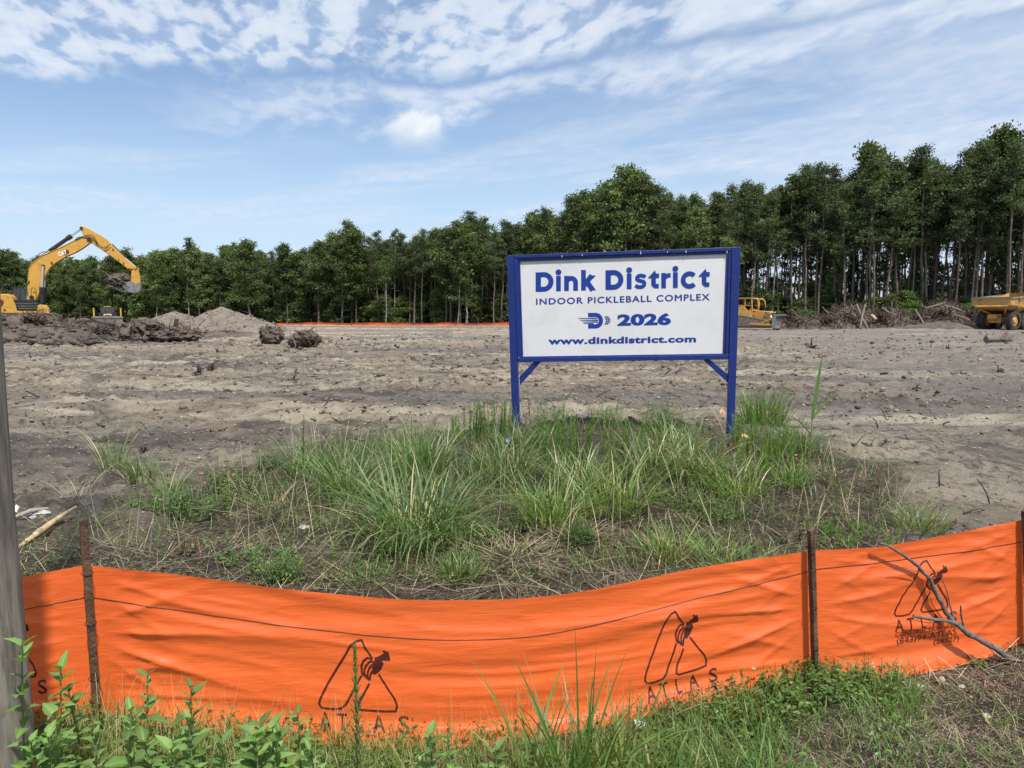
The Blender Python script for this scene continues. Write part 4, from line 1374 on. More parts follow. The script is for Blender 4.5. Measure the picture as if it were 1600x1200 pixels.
for k in range(5):
    y = -hw + 0.1 + k * (2 * hw - 0.2) / 4
    (xa, za) = e1(885, 588)
    mb = MB(); mb.prism([(xa + .05, za + .03), (xa + .05, za - .09), (xa - .45, za + .05)], y - 0.08, y + 0.08); mb.obj('tooth', M['steel'], bko)
for k in range(4):
    a, b = e1(960 - 24 * k, 628 - 9 * k), e1(950 - 24 * k, 622 - 9 * k)
    mb = MB(); mb.beam((a[0], -hw, a[1] - .03), (a[0], hw, a[1] - .03), 0.06, 0.05, side=Vector((0, 0, 1))); mb.obj('rib', M['track'], bko)
mb = MB()
for y in (-0.33, 0.33):
    mb.prism([e1(*p) for p in ((1025, 500), (1032, 462), (1052, 458), (1090, 495), (1095, 540), (1050, 552))], y - 0.05, y + 0.05)
mb.obj('bucket_ear', CY, bko)


# ------------------------------------------------------------------ root balls and stumps
def root_ball(name, label, loc, r, seed, nroots=110, length=(0.4, 1.3), group=None, flat=0.75, pale=0.15, rootr=(0.012, 0.05), trunk=None, squash=(1, 1, 1), core=M['soil'], up=0.0, outw=0.6):
    g = np.random.default_rng(seed)
    root = thing(name, label, 'tree stump', loc, 0, group)
    bm_ = bmesh.new(); bmesh.ops.create_icosphere(bm_, subdivisions=4, radius=1.0)
    for v in bm_.verts:
        p = v.co.copy()
        a = np.array([p.x * 1.6 + seed]), np.array([p.y * 1.6 + p.z * 1.3 + 9])
        b = np.array([p.x * 5 + p.z * 4 + seed]), np.array([p.y * 5 - p.z * 3])
        k = 0.86 + 0.55 * float(fbm(*a, seed, 3)[0]) + 0.32 * float(fbm(*b, seed + 5, 3)[0])
        v.co = Vector((p.x * r * k * squash[0], p.y * r * k * squash[1], p.z * r * k * flat * squash[2]))
    me = bpy.data.meshes.new('soil_clump'); bm_.to_mesh(me); bm_.free(); me.materials.append(core)
    mobj('soil_clump', me, root)
    sprd = np.array([r * 0.92 * squash[0], r * 0.92 * squash[1], r * flat * 0.92 * squash[2]])
    P_ = root_paths(nroots, (0, 0, 0), sprd, length, 7, 0.55, up, seed, flat, outw)
    rad_ = g.uniform(rootr[0], rootr[1], (nroots, 1)) ** 1.0 * np.linspace(1, 0.3, 7)[None]
    V, Fq = tubes_np(P_, rad_, 5)
    ro = mobj('roots', fast_mesh('roots', V, Fq, M['root']), root); ro['kind'] = 'stuff'
    npal = int(nroots * pale)
    if npal:
        P_ = root_paths(npal, (0, 0, 0), sprd, (length[0] * 1.2, length[1] * 1.2), 6, 0.4, up, seed + 50, flat, outw + .1)
        V, Fq = tubes_np(P_, g.uniform(rootr[0], rootr[1], (npal, 1)) * np.linspace(1, 0.35, 6)[None], 5)
        ro = mobj('bare_roots', fast_mesh('bare_roots', V, Fq, M['root_pale']), root); ro['kind'] = 'stuff'
    if trunk:
        a, b, r0, r1, mt = trunk
        mb = MB(); a, b = Vector(a), Vector(b)
        n = 8
        mb.tube([a.lerp(b, i / n) + Vector((random.uniform(-.02, .02), 0, random.uniform(-.02, .02))) for i in range(n + 1)], [r0 + (r1 - r0) * i / n for i in range(n + 1)], 12)
        mb.obj('trunk', mt, root)
    return root


bx, bz = e1(935, 545)
root_ball('tree_stump', 'tangled root ball held in the raised excavator bucket', (ex.location.x + bx * EXU.x, 58 + bx * EXU.y, 0.75 + bz + 0.05), 0.98, 3, 170, (0.3, 1.0), flat=0.62, squash=(1.15, 0.9, 1), rootr=(0.015, 0.055), pale=0.25)
root_ball('tree_stump', 'big rounded brown stump at the right foot of the dark soil heap', (-23.3, 47.2, 0.55), 1.35, 5, 170, (0.4, 1.3), flat=0.62, squash=(1.1, 0.9, 1), rootr=(0.015, 0.06), pale=0.12)
root_ball('tree_stump', 'low stump with a short upright piece of trunk, right of the big rounded stump', (-20.9, 46.2, 0.42), 1.05, 6, 160, (0.4, 1.4), flat=0.5, squash=(1.5, 0.9, 1), rootr=(0.015, 0.06), trunk=((-0.05, 0, 0.1), (0.02, 0, 0.98), 0.16, 0.13, M['root']))
root_ball('tree_stump', 'compact dark root ball standing alone on the field, left of its larger neighbour', (-13.2, 40.6, 0.47), 0.66, 8, 150, (0.25, 0.8), flat=0.85, rootr=(0.012, 0.04), squash=(1.0, .9, 1.0), pale=0.08)
root_ball('tree_stump', 'wide root ball with a lighter cut trunk end, the nearest stump on the open field', (-9.9, 35.6, 0.44), 0.60, 9, 150, (0.3, 0.95), flat=0.72, rootr=(0.012, 0.04), squash=(1.35, .9, 1.0), trunk=((-0.75, -0.1, 0.05), (-0.15, 0.0, 0.12), 0.24, 0.30, M['soil_tan']))
for k, (px, dd, lab) in enumerate(((18, 50, 'stump poking out of the soil heap below the excavator tracks, farthest left'), (58, 46, 'rust brown stump with fine roots on the front slope of the soil heap'), (96, 53, 'splintered upright stump on the crest of the heap right of the excavator tracks'), (118, 52, 'broad tangled stump on the crest of the heap below the excavator boom'), (128, 47, 'dark hollow stump at the crest of the heap below the raised bucket'), (160, 48, 'small stump on the right shoulder of the dark soil heap'))):
    x = (px - 800) / F * dd
    root_ball('tree_stump', lab, (x, dd, heap_z(x, dd) + 0.2), (0.6, 0.62, 0.5, 0.85, 0.6, 0.4)[k], 20 + k, 90, (0.4, 1.3), flat=0.7, rootr=(0.012, 0.05), pale=0.15,
              trunk=((0, 0, 0), (0.1, 0, 1.0), 0.18, 0.10, M['root']) if k == 2 else None, core=M['root'] if k == 1 else M['soil'])
P_ = []
for k in range(150):
    x = random.uniform(-41, -23.5); y = random.uniform(42, 58)
    P_.append((x, y, heap_z(x, y) + 0.03))
P_ = np.array(P_)
pp = root_paths(150, (0, 0, 0), (0.1, 0.1, 0.05), (0.4, 2.4), 6, 0.35, 0.1, 77, 0.3, 0.8) + P_[:, None, :]
V, Fq = tubes_np(pp, rng.uniform(0.015, 0.06, (150, 1)) * np.linspace(1, .4, 6)[None], 5)
tag(mobj('root_litter', fast_mesh('root_litter', V, Fq, M['root'])), 'broken roots and sticks scattered over the soil heap', None, None, 'stuff')


# ------------------------------------------------------------------ bulldozers
def dozer(label, loc, rz, s, masts=False, body=CY, rops=True):
    d = thing('bulldozer', label, 'bulldozer', loc, rz, None, s)
    for sy in (-0.95, 0.95):
        prof = [(-1.75, 0.35), (-1.45, 0.03), (1.4, 0.03), (1.75, 0.35), (1.6, 0.72), (0.9, 0.86), (-0.7, 1.16), (-1.2, 1.1), (-1.7, 0.75)]
        mb = MB(); mb.prism(prof, sy - 0.27, sy + 0.27); mb.obj('track', M['track'], d)
        mb = MB()
        for i in range(len(prof)):
            a, b = Vector(prof[i]), Vector(prof[(i + 1) % len(prof)]); n = max(1, round((b - a).length / 0.2))
            for k in range(n):
                p = a.lerp(b, (k + .5) / n)
                mb.box((p.x, sy, p.y), (0.13, 0.6, 0.05), Matrix.Rotation(-math.atan2(b.y - a.y, b.x - a.x), 3, 'Y'))
        mb.obj('track_shoes', M['track'], d)['kind'] = 'stuff'
        mb = MB(); mb.box((0.0, sy * 1.32, 0.33), (2.3, 0.05, 0.24)); mb.obj('track_frame', M['track'], d)
    mb = MB(); mb.prism([(-1.7, 0.6), (1.75, 0.6), (1.8, 1.45), (1.6, 1.55), (0.3, 1.62), (0.25, 1.3), (-1.7, 1.35)], -0.48, 0.48, bev=0.04); mb.obj('hood', body, d)
    mb = MB(); mb.prism([(0.1, 1.0), (-1.5, 1.0), (-1.6, 1.45), (-0.2, 1.5), (0.05, 1.75)], -1.1, 1.1, bev=0.03); mb.obj('fender', BK if masts else body, d)
    mb = MB(); mb.box((1.83, 0, 1.08), (0.05, 0.8, 0.75)); mb.obj('grille', BK, d)
    for k in range(0 if masts else 6):
        mb = MB(); mb.box((1.865, 0, 0.78 + 0.12 * k), (0.02, 0.74, 0.03)); mb.obj('grille_bar', body, d)
    cabd = None
    if masts:
        mb = MB(); mb.prism([(-1.35, 1.4), (0.15, 1.6), (0.0, 2.55), (-1.2, 2.55)], -0.85, 0.85, bev=0.04); cabd = mb.obj('cab', BK, d)
        for y0, y1 in ((-0.78, -0.28), (-0.2, 0.2), (0.28, 0.78)):
            mb = MB(); mb.add([(0.16, y0, 1.72), (0.16, y1, 1.72), (0.03, y1, 2.45), (0.03, y0, 2.45)], [(0, 1, 2, 3)]); mb.obj('window', M['glass'], cabd)
        mb = MB(); mb.box((-0.6, 0, 2.62), (1.1, 0.9, 0.09)); mb.obj('cab_roof', body, d)
    else:
        # open canopy frame with guards and sweeps
        mb = MB()
        for y in (-0.8, 0.8):
            mb.tube([(-1.45, y, 1.3), (-1.3, y, 2.72)], 0.075, 8); mb.tube([(0.15, y, 1.55), (0.05, y, 2.72)], 0.065, 8)
            mb.tube([(-0.6, y, 1.4), (-0.55, y, 2.72)], 0.05, 8)
            mb.tube([(0.05, y, 2.72), (0.55, y, 2.7), (0.75, y, 2.45), (0.8, y, 2.1), (0.7, y, 1.65)], 0.055, 8)
            mb.tube([(-1.35, y, 2.1), (0.12, y, 2.1)], 0.035, 6)
        for x in (-1.3, 0.05): mb.tube([(x, -0.8, 2.72), (x, 0.8, 2.72)], 0.065, 8)
        mb.tube([(0.6, -0.8, 2.66), (0.6, 0.8, 2.66)], 0.045, 6)
        mb.obj('guard_frame', body, d)
        mb = MB(); mb.box((-0.63, 0, 2.78), (1.5, 1.74, 0.09)); mb.obj('canopy', body, d)
        mb = MB(); mb.box((-1.38, 0, 2.0), (0.03, 1.5, 1.2)); mb.obj('rear_screen', BK, d)
        mb = MB(); mb.box((-0.8, 0, 1.55), (0.6, 0.6, 0.3)); mb.box((-1.08, 0, 1.95), (0.15, 0.58, 0.7)); mb.obj('seat', BK, d)
        mb = MB(); mb.prism([(0.0, 1.2), (-1.4, 1.2), (-1.4, 2.02), (-0.7, 2.02), (-0.25, 1.65), (0.0, 1.65)], -0.97, -0.84, bev=0.01); mb.obj('side_panel', body, d)
    # blade, arms, lift cylinders
    mb = MB()
    prof = [(2.55, 0.0), (2.42, 0.25), (2.38, 0.6), (2.45, 0.95), (2.62, 1.2), (2.66, 1.16), (2.52, 0.9), (2.46, 0.6), (2.5, 0.27), (2.62, 0.0)]
    mb.prism(prof, -1.75, 1.75); bl = mb.obj('blade', M['steel'], d)
    for y in (-1.76, 1.76):
        mb = MB(); mb.prism([(2.6, 0), (2.35, 0.2), (2.32, 1.0), (2.64, 1.22), (2.66, 0.6)], y - 0.03, y + 0.03); mb.obj('end_plate', M['steel'], bl)
    mb = MB(); mb.box((2.5, 0, 1.24), (0.08, 3.4, 0.1)); mb.obj('blade_top', M['steel'], bl)
    for y in (-1.33, 1.33):
        mb = MB(); mb.beam((0.2, y, 0.42), (2.42, y, 0.3), 0.14, 0.2); mb.obj('push_arm', body, d)
        mb = MB(); mb.tube([(1.3, y * 0.45, 1.5), (1.8, y * 0.45, 1.1)], 0.075, 10); c_ = mb.obj('lift_cylinder', BK, d)
        mb = MB(); mb.tube([(1.8, y * 0.45, 1.1), (2.42, y * 0.45, 0.62)], 0.045, 10); mb.obj('rod', M['chrome'], c_)
        mb = MB(); mb.beam((1.2, y, 0.5), (2.42, y, 1.02), 0.1, 0.11); mb.obj('brace', body, d)
    mb = MB(); mb.tube([(1.1, -0.25, 1.6), (1.1, -0.25, 2.15)], 0.06, 10); mb.tube([(1.1, -0.25, 2.15), (1.03, -0.25, 2.28)], 0.055, 10); mb.obj('exhaust', BK, d)
    for y in (-0.38, 0.38):
        mb = MB(); mb.box((1.86, y, 1.46), (0.06, 0.14, 0.1)); mb.obj('headlight', M['white'], d)
    if masts:
        for y in (-1.6, 1.6):
            mb = MB(); mb.beam((2.42, y, 0.6), (2.42, y, 2.35), 0.16, 0.14); mb.tube([(2.42, y, 2.35), (2.42, y, 2.42)], 0.12, 10); mb.obj('mast', body, d)
    return d


dozer('yellow bulldozer with open guard frame and grey blade, half hidden behind the right sign post', ((1176 - 800) / F * 74, 74, 0.28), R(-38), 1.06, False, M['cat_old'])
dozer('small dark cabbed bulldozer seen head on behind the soil heap, yellow masts on its blade', ((171 - 800) / F * 92, 92, 0.22), R(-62), 0.9, True, CY)

# ------------------------------------------------------------------ articulated dump truck
OY = M['cat_old']
TD = 64.0
trk = thing('dump_truck', 'worn yellow articulated dump truck seen from behind at the right edge', 'dump truck', ((1557 - 800) / F * TD, TD, 0.30), R(90 - 62), None, 0.98)
# x forward, y left
def tw(mb_, x, y, r, w_):
    pass
def tyre(x, y, r=0.83, w_=0.62):
    mb = MB()
    pr_ = [(-w_ / 2, r * 0.62), (-w_ / 2, r * 0.88), (-w_ * 0.38, r * 0.97), (w_ * 0.38, r * 0.97), (w_ / 2, r * 0.88), (w_ / 2, r * 0.62)]
    n = 36; vs = []; fs = []
    for i in range(n):
        a = 2 * math.pi * i / n
        for (o, q) in pr_: vs.append((x + q * math.cos(a), y + o, r + q * math.sin(a)))
    k = len(pr_)
    for i in range(n):
        j = (i + 1) % n
        for m_ in range(k - 1): fs.append((i * k + m_, j * k + m_, j * k + m_ + 1, i * k + m_ + 1))
    mb.add(vs, fs, 0, False)
    for i in range(26):
        a = 2 * math.pi * i / 26
        for sg in (-1, 1):
            aa = a + sg * 0.06
            mb.box((x + r * 0.985 * math.cos(aa), y + sg * w_ * 0.25, r + r * 0.985 * math.sin(aa)), (0.075, w_ * 0.46, 0.11), Matrix.Rotation(-aa, 3, 'Y') @ Matrix.Rotation(sg * 0.3, 3, 'X'))
    t_ = mb.obj('wheel', M['rubber'], trk)
    mb = MB()
    sg = 1 if y > 0 else -1
    mb.tube([(x, y - sg * w_ * .40, r), (x, y + sg * w_ * .30, r)], r * 0.62, 28); mb.obj('rim', OY, t_)
    mb = MB(); mb.tube([(x, y + sg * w_ * .30, r), (x, y + sg * w_ * .42, r)], [r * 0.33, r * 0.26], 20)
    for i in range(10):
        a = 2 * math.pi * i / 10; mb.tube([(x + r * .47 * math.cos(a), y + sg * w_ * .29, r + r * .47 * math.sin(a)), (x + r * .47 * math.cos(a), y + sg * w_ * .335, r + r * .47 * math.sin(a))], 0.025, 6)
    mb.obj('hub', OY, t_)
for x in (0.0, 1.75, 5.6):
    for y in (-1.17, 1.17): tyre(x, y)
mb = MB(); mb.box((2.2, 0, 1.15), (6.4, 0.75, 0.35)); mb.box((0.0, 0, 0.9), (0.5, 1.7, 0.42)); mb.box((1.75, 0, 0.9), (0.5, 1.7, 0.42)); mb.obj('chassis', OY, trk)
mb = MB(); mb.box((-0.45, 0, 1.0), (0.12, 1.0, 0.75)); mb.box((-0.53, -0.15, 1.15), (0.05, 0.16, 0.3)); mb.obj('rear_frame', OY, trk)
mb = MB(); mb.box((-0.56, 0.12, 1.2), (0.03, 0.1, 0.22)); mb.obj('tail_light', M['red'], trk)
# dump body: flared tub with open top
def ring(x, wb, wt, zb, zt, wm=None, zm=None):
    return [(x, -wt / 2, zt), (x, -(wm or wt) / 2, zm or (zb + zt) / 2), (x, -wb / 2, zb), (x, wb / 2, zb), (x, (wm or wt) / 2, zm or (zb + zt) / 2), (x, wt / 2, zt)]
stn = [ring(-1.25, 2.3, 3.35, 1.98, 2.72, 3.3, 2.15), ring(-0.4, 2.2, 3.35, 1.72, 2.86, 3.25, 2.12), ring(1.2, 2.0, 3.35, 1.5, 2.95, 3.0, 1.95), ring(3.4, 2.0, 3.35, 1.5, 3.05, 2.9, 1.9), ring(4.3, 2.0, 3.3, 2.0, 3.3, 2.9, 2.4)]
vs = [p for r_ in stn for p in r_]
inn = [[(x, y * 0.95, z + (0.08 if i in (2, 3) else 0.0)) for i, (x, y, z) in enumerate(r_)] for r_ in stn]
nb = len(vs); vs += [p for r_ in inn for p in r_]
fs = []
for k in range(len(stn) - 1):
    for i in range(5):
        fs.append((k * 6 + i, k * 6 + i + 1, (k + 1) * 6 + i + 1, (k + 1) * 6 + i))
        fs.append((nb + k * 6 + i, nb + (k + 1) * 6 + i, nb + (k + 1) * 6 + i + 1, nb + k * 6 + i + 1))
    for i in (0, 5): fs.append((k * 6 + i, (k + 1) * 6 + i, nb + (k + 1) * 6 + i, nb + k * 6 + i))
for i in range(5): fs.append((i, nb + i, nb + i + 1, i + 1))
e_ = (len(stn) - 1) * 6
fs.append(tuple(e_ + i for i in range(6))); fs.append(tuple(nb + e_ + 5 - i for i in range(6)))
mb = MB(); mb.add(vs, fs); dump = mb.obj('dump_body', OY, trk)
mb = MB()
for sg in (-1, 1):
    mb.beam((-1.25, sg * 1.68, 2.74), (4.3, sg * 1.66, 3.16), 0.12, 0.14)
mb.obj('top_rim', M['steel'], dump)
for x in (0.1, 1.3, 2.5, 3.5):
    for sg in (-1, 1):
        z0, z1 = 1.9, 2.72 + (x + 1.25) * 0.075
        mb = MB(); mb.beam((x, sg * 1.52, z0), (x, sg * 1.70, z1), 0.16, 0.1, side=Vector((1, 0, 0))); mb.obj('rib', OY, dump)
mb = MB(); mb.box((-1.27, 0, 2.45), (0.05, 3.28, 0.62), Matrix.Rotation(0.12, 3, 'Y')); mb.obj('tailgate', OY, dump)
mb = MB(); mb.box((-1.32, 0, 2.79), (0.1, 3.38, 0.13)); mb.obj('tailgate_rim', M['steel'], dump)
for sg in (-1, 1):
    mb = MB(); mb.beam((-1.0, sg * 1.1, 1.85), (-0.1, sg * 0.6, 1.35), 0.12, 0.14); mb.obj('hinge', OY, dump)
mb = MB(); mb.prism([(4.4, 1.0), (7.9, 1.0), (8.0, 1.6), (7.6, 2.0), (6.3, 2.1), (6.2, 3.2), (4.9, 3.3), (4.7, 1.9)], -1.1, 1.1, bev=0.05); cabt = mb.obj('cab', OY, trk)
for sg in (-1, 1):
    mb = MB(); mb.prism([(5.0, 2.2), (6.1, 2.2), (6.1, 3.0), (5.0, 3.05)], sg * 1.105, sg * 1.115); mb.obj('window', M['glass'], cabt)

# ------------------------------------------------------------------ brush pile of stumps and roots
def brush_h(x, y):
    z = bump_at(x, y, (28.5, 73), (3.2, 2.6), 1.5, 1.4)
    z = np.maximum(z, bump_at(x, y, (33.5, 74), (5.0, 3.0), 2.3, 1.5))
    z = np.maximum(z, bump_at(x, y, (38.2, 74), (3.6, 3.0), 2.0, 1.5))
    z = np.maximum(z, bump_at(x, y, (43.2, 74), (4.2, 3.2), 2.6, 1.6))
    z = np.maximum(z, bump_at(x, y, (46.8, 74), (3.0, 2.6), 1.7, 1.5))
    return np.maximum(z + 0.5 * fbm(x / 0.9, y / 0.9, 83, 4) * (z > 0.1) - 0.15, 0)


pile = thing('brush_pile', 'long tangled pile of uprooted stumps, roots and soil between the bulldozer and the dump truck', 'brush pile', (37, 74, 0))
na_, nb_ = 200, 70
u_, v_ = np.meshgrid(np.linspace(25, 50.5, na_), np.linspace(70, 78, nb_))
zz_ = Hb(u_, v_) + brush_h(u_, v_) - 0.12
ix = np.arange(na_ * nb_).reshape(nb_, na_)
fq = np.stack([ix[:-1, :-1], ix[:-1, 1:], ix[1:, 1:], ix[1:, :-1]], -1).reshape(-1, 4)
mobj('soil', fast_mesh('soil', np.stack([u_.ravel() - 37, v_.ravel() - 74, zz_.ravel()], 1), fq, M['soil']), pile)
def pile_roots(N, L, rr_, m, nm, seed, segs=7, wig=0.5):
    g = np.random.default_rng(seed)
    x = g.uniform(25.8, 49.5, N); y = g.uniform(70.8, 75, N)
    z = Hb(x, y) + brush_h(x, y)
    keep = brush_h(x, y) > 0.35
    x, y, z = x[keep], y[keep], z[keep]; n = len(x)
    P_ = root_paths(n, (0, 0, 0), (0.1, 0.1, 0.1), L, segs, wig, 0.12, seed, 0.7, 0.8) + np.stack([x - 37, y - 74, z - 0.1], 1)[:, None, :]
    V, Fq = tubes_np(P_, g.uniform(rr_[0], rr_[1], (n, 1)) * np.linspace(1, .35, segs)[None], 5)
    o = mobj(nm, fast_mesh(nm, V, Fq, m), pile); o['kind'] = 'stuff'
pile_roots(3400, (0.4, 1.9), (0.012, 0.055), M['root'], 'roots', 91)
pile_roots(450, (0.4, 1.8), (0.012, 0.05), M['root_pale'], 'bare_roots', 92)
logs = [((1338, 475), (1360, 520), 0.17, 'root_pale', 71.4), ((1352, 476), (1344, 512), 0.12, 'root_pale', 71.2), ((1362, 493), (1369, 499), 0.22, 'wood_tan', 71.5), ((1446, 482), (1478, 473), 0.13, 'root_pale', 72.5), ((1478, 478), (1508, 488), 0.11, 'root_pale', 72.0),
        ((1455, 498), (1464, 485), 0.14, 'root', 71.6), ((1394, 472), (1392, 500), 0.10, 'root', 72.5), ((1430, 484), (1444, 508), 0.12, 'root_pale', 71.5), ((1290, 486), (1318, 500), 0.12, 'root', 71.4), ((1240, 488), (1262, 505), 0.1, 'root', 71.4), ((1490, 492), (1515, 500), 0.12, 'root_pale', 71.4), ((1378, 480), (1400, 492), 0.1, 'root_pale', 71.5), ((1300, 496), (1285, 480), 0.09, 'root_pale', 71.5)]
for a, b, r, mm, d in logs:
    r *= 0.68
    mb = MB(); A_1, B_1 = U(*a, d), U(*b, d - 0.8)
    mid_ = (A_1 + B_1) / 2 + Vector((random.uniform(-.1, .1), 0, random.uniform(-.1, .1)))
    mb.tube([A_1 - Vector((37, 74, 0)), mid_ - Vector((37, 74, 0)), B_1 - Vector((37, 74, 0))], [r, r * 1.1, r * 0.8], 9)
    mb.obj('log', M[mm], pile)
for k, (x, y, z, r) in enumerate(((33.0, 72.6, 1.6, 0.85), (30.8, 72.4, 1.1, 0.75), (36.0, 72.3, 1.4, 0.8), (42.3, 72.4, 2.0, 0.95), (44.6, 72.2, 1.5, 0.9), (46.4, 72.3, 1.1, 0.8), (28.0, 72.0, 0.9, 0.75), (39.6, 72.4, 1.2, 0.7))):
    g = np.random.default_rng(200 + k)
    P_ = root_paths(90, (x - 37, y - 74, z), (r * .5, r * .5, r * .4), (0.5, 1.3), 6, 0.45, 0.1, 210 + k, 0.8, 0.7)
    V, Fq = tubes_np(P_, g.uniform(0.02, 0.08, (90, 1)) * np.linspace(1, .3, 6)[None], 5)
    mobj('stump', fast_mesh('stump', V, Fq, M['root' if k % 3 else 'root_pale']), pile)['kind'] = 'stuff'

# log and brushwood lying in front of the truck
p = G(1548, 536)
lg = thing('fallen_log', 'short sawn log lying on the soil below the dump truck, brushwood over its right end', 'log', (p.x, p.y, p.z))
mb = MB(); mb.tube([(-0.35, -0.1, 0.18), (0.4, 0.1, 0.17), (1.3, 0.3, 0.14)], [0.17, 0.15, 0.12], 14); mb.obj('log', M['bark_grey'], lg)
P_ = root_paths(60, (0.8, 0.1, 0.2), (0.5, 0.3, 0.1), (0.5, 1.3), 5, 0.25, 0.5, 300, 0.6, 0.9)
V, Fq = tubes_np(P_, np.full((60, 1), 0.009) * np.linspace(1, .4, 5)[None], 4)
mobj('twigs', fast_mesh('twigs', V, Fq, M['root_pale']), lg)['kind'] = 'stuff'

# ------------------------------------------------------------------ far orange fence at the edge of the woods
ff = thing('silt_fence', 'low orange silt fence far away along the foot of the trees, left of the sign', 'fence', (-20, 104, 0))
xs = np.linspace(-43, 30, 260)
yd = np.interp(xs, [-43, -15, 30], [113, 106, 97]) + 0.3 * np.sin(xs * 0.7)
rows = []
for v in (0, 0.5, 1):
    zt = Hb(xs, yd) + 0.03 + v * (0.34 + 0.16 * fbm(xs / 3.1, xs * 0 + 2, 4, 3))
    rows.append(np.stack([xs + 20, yd - 104 + 0.06 * math.sin(v * 4) + 0.08 * fbm(xs * 2, xs * 0 + v * 3, 7, 2), zt], 1))
V = np.concatenate(rows); n = len(xs); ix = np.arange(3 * n).reshape(3, n)
fq = np.stack([ix[:-1, :-1], ix[:-1, 1:], ix[1:, 1:], ix[1:, :-1]], -1).reshape(-1, 4)
mobj('fabric', fast_mesh('fabric', V, fq, M['fabric']), ff)
for x in np.arange(-42, 30, 3.1):
    y = float(np.interp(x, [-43, -15, 30], [113, 106, 97]))
    mb = MB(); mb.box((x + 20, y - 104 - .05, float(Hb(np.array(x), np.array(y))) + 0.4), (0.06, 0.06, 0.95)); mb.obj('stake', M['stake'], ff)

# ------------------------------------------------------------------ buildings behind the trees
def shed(name, label, x0, x1, y, depth, zw, zr, rz=0.0, slope_right=0.0):
    b = thing(name, label, 'building', ((x0 + x1) / 2, y, 0), rz)
    w2 = (x1 - x0) / 2
    mb = MB(); mb.box((0, depth / 2, zw / 2), (2 * w2, depth, zw)); mb.obj('wall', M['wall'], b)
    mb = MB()
    mb.prism([(-0.5, zw), (depth / 2, zr), (depth + 0.5, zw), (depth + 0.5, zw + 0.15), (depth / 2, zr + 0.18), (-0.5, zw + 0.15)], -w2 - 0.4, w2 + 0.4, axis='x')
    mb.obj('roof', M['roof'], b)
    for k in range(int(w2 * 2 / 5)):
        mb = MB(); mb.box((-w2 + 2.5 + 5 * k, -0.03, zw * 0.55), (1.5, 0.08, 1.1)); wf_ = mb.obj('window', M['white'], b)
        mb = MB(); mb.box((-w2 + 2.5 + 5 * k, -0.09, zw * 0.55), (1.3, 0.04, 0.9)); mb.obj('pane', M['glass'], wf_)
    return b
shed('long_shed', 'long low pale building seen between the trunks above the brush pile', 58, 82, 150, 10, 4.4, 7.0, R(-4))
shed('house', 'grey roofed building glimpsed between the pine trunks above the dump truck', 90, 116, 142, 12, 6.3, 9.6, R(-14))

# ================================================================== trees
def quads_at(c, size, g, aspect=0.6, upb=0.35, tri=False):
    """leaf clusters as small tilted quads at points c"""
    N = len(c)
    a = g.normal(size=(N, 3)); a /= np.linalg.norm(a, axis=1, keepdims=True)
    b = g.normal(size=(N, 3)); b -= a * (a * b).sum(1, keepdims=True); b /= np.linalg.norm(b, axis=1, keepdims=True)
    s_ = (size * g.uniform(0.6, 1.3, N))[:, None]
    a = a * s_ / 2; b = b * s_ * aspect / 2
    V = np.stack([c - a - b * 0.4, c + a * .1 - b, c + a, c - a * .1 + b], 1).reshape(-1, 3)
    return V, np.arange(N * 4).reshape(N, 4)


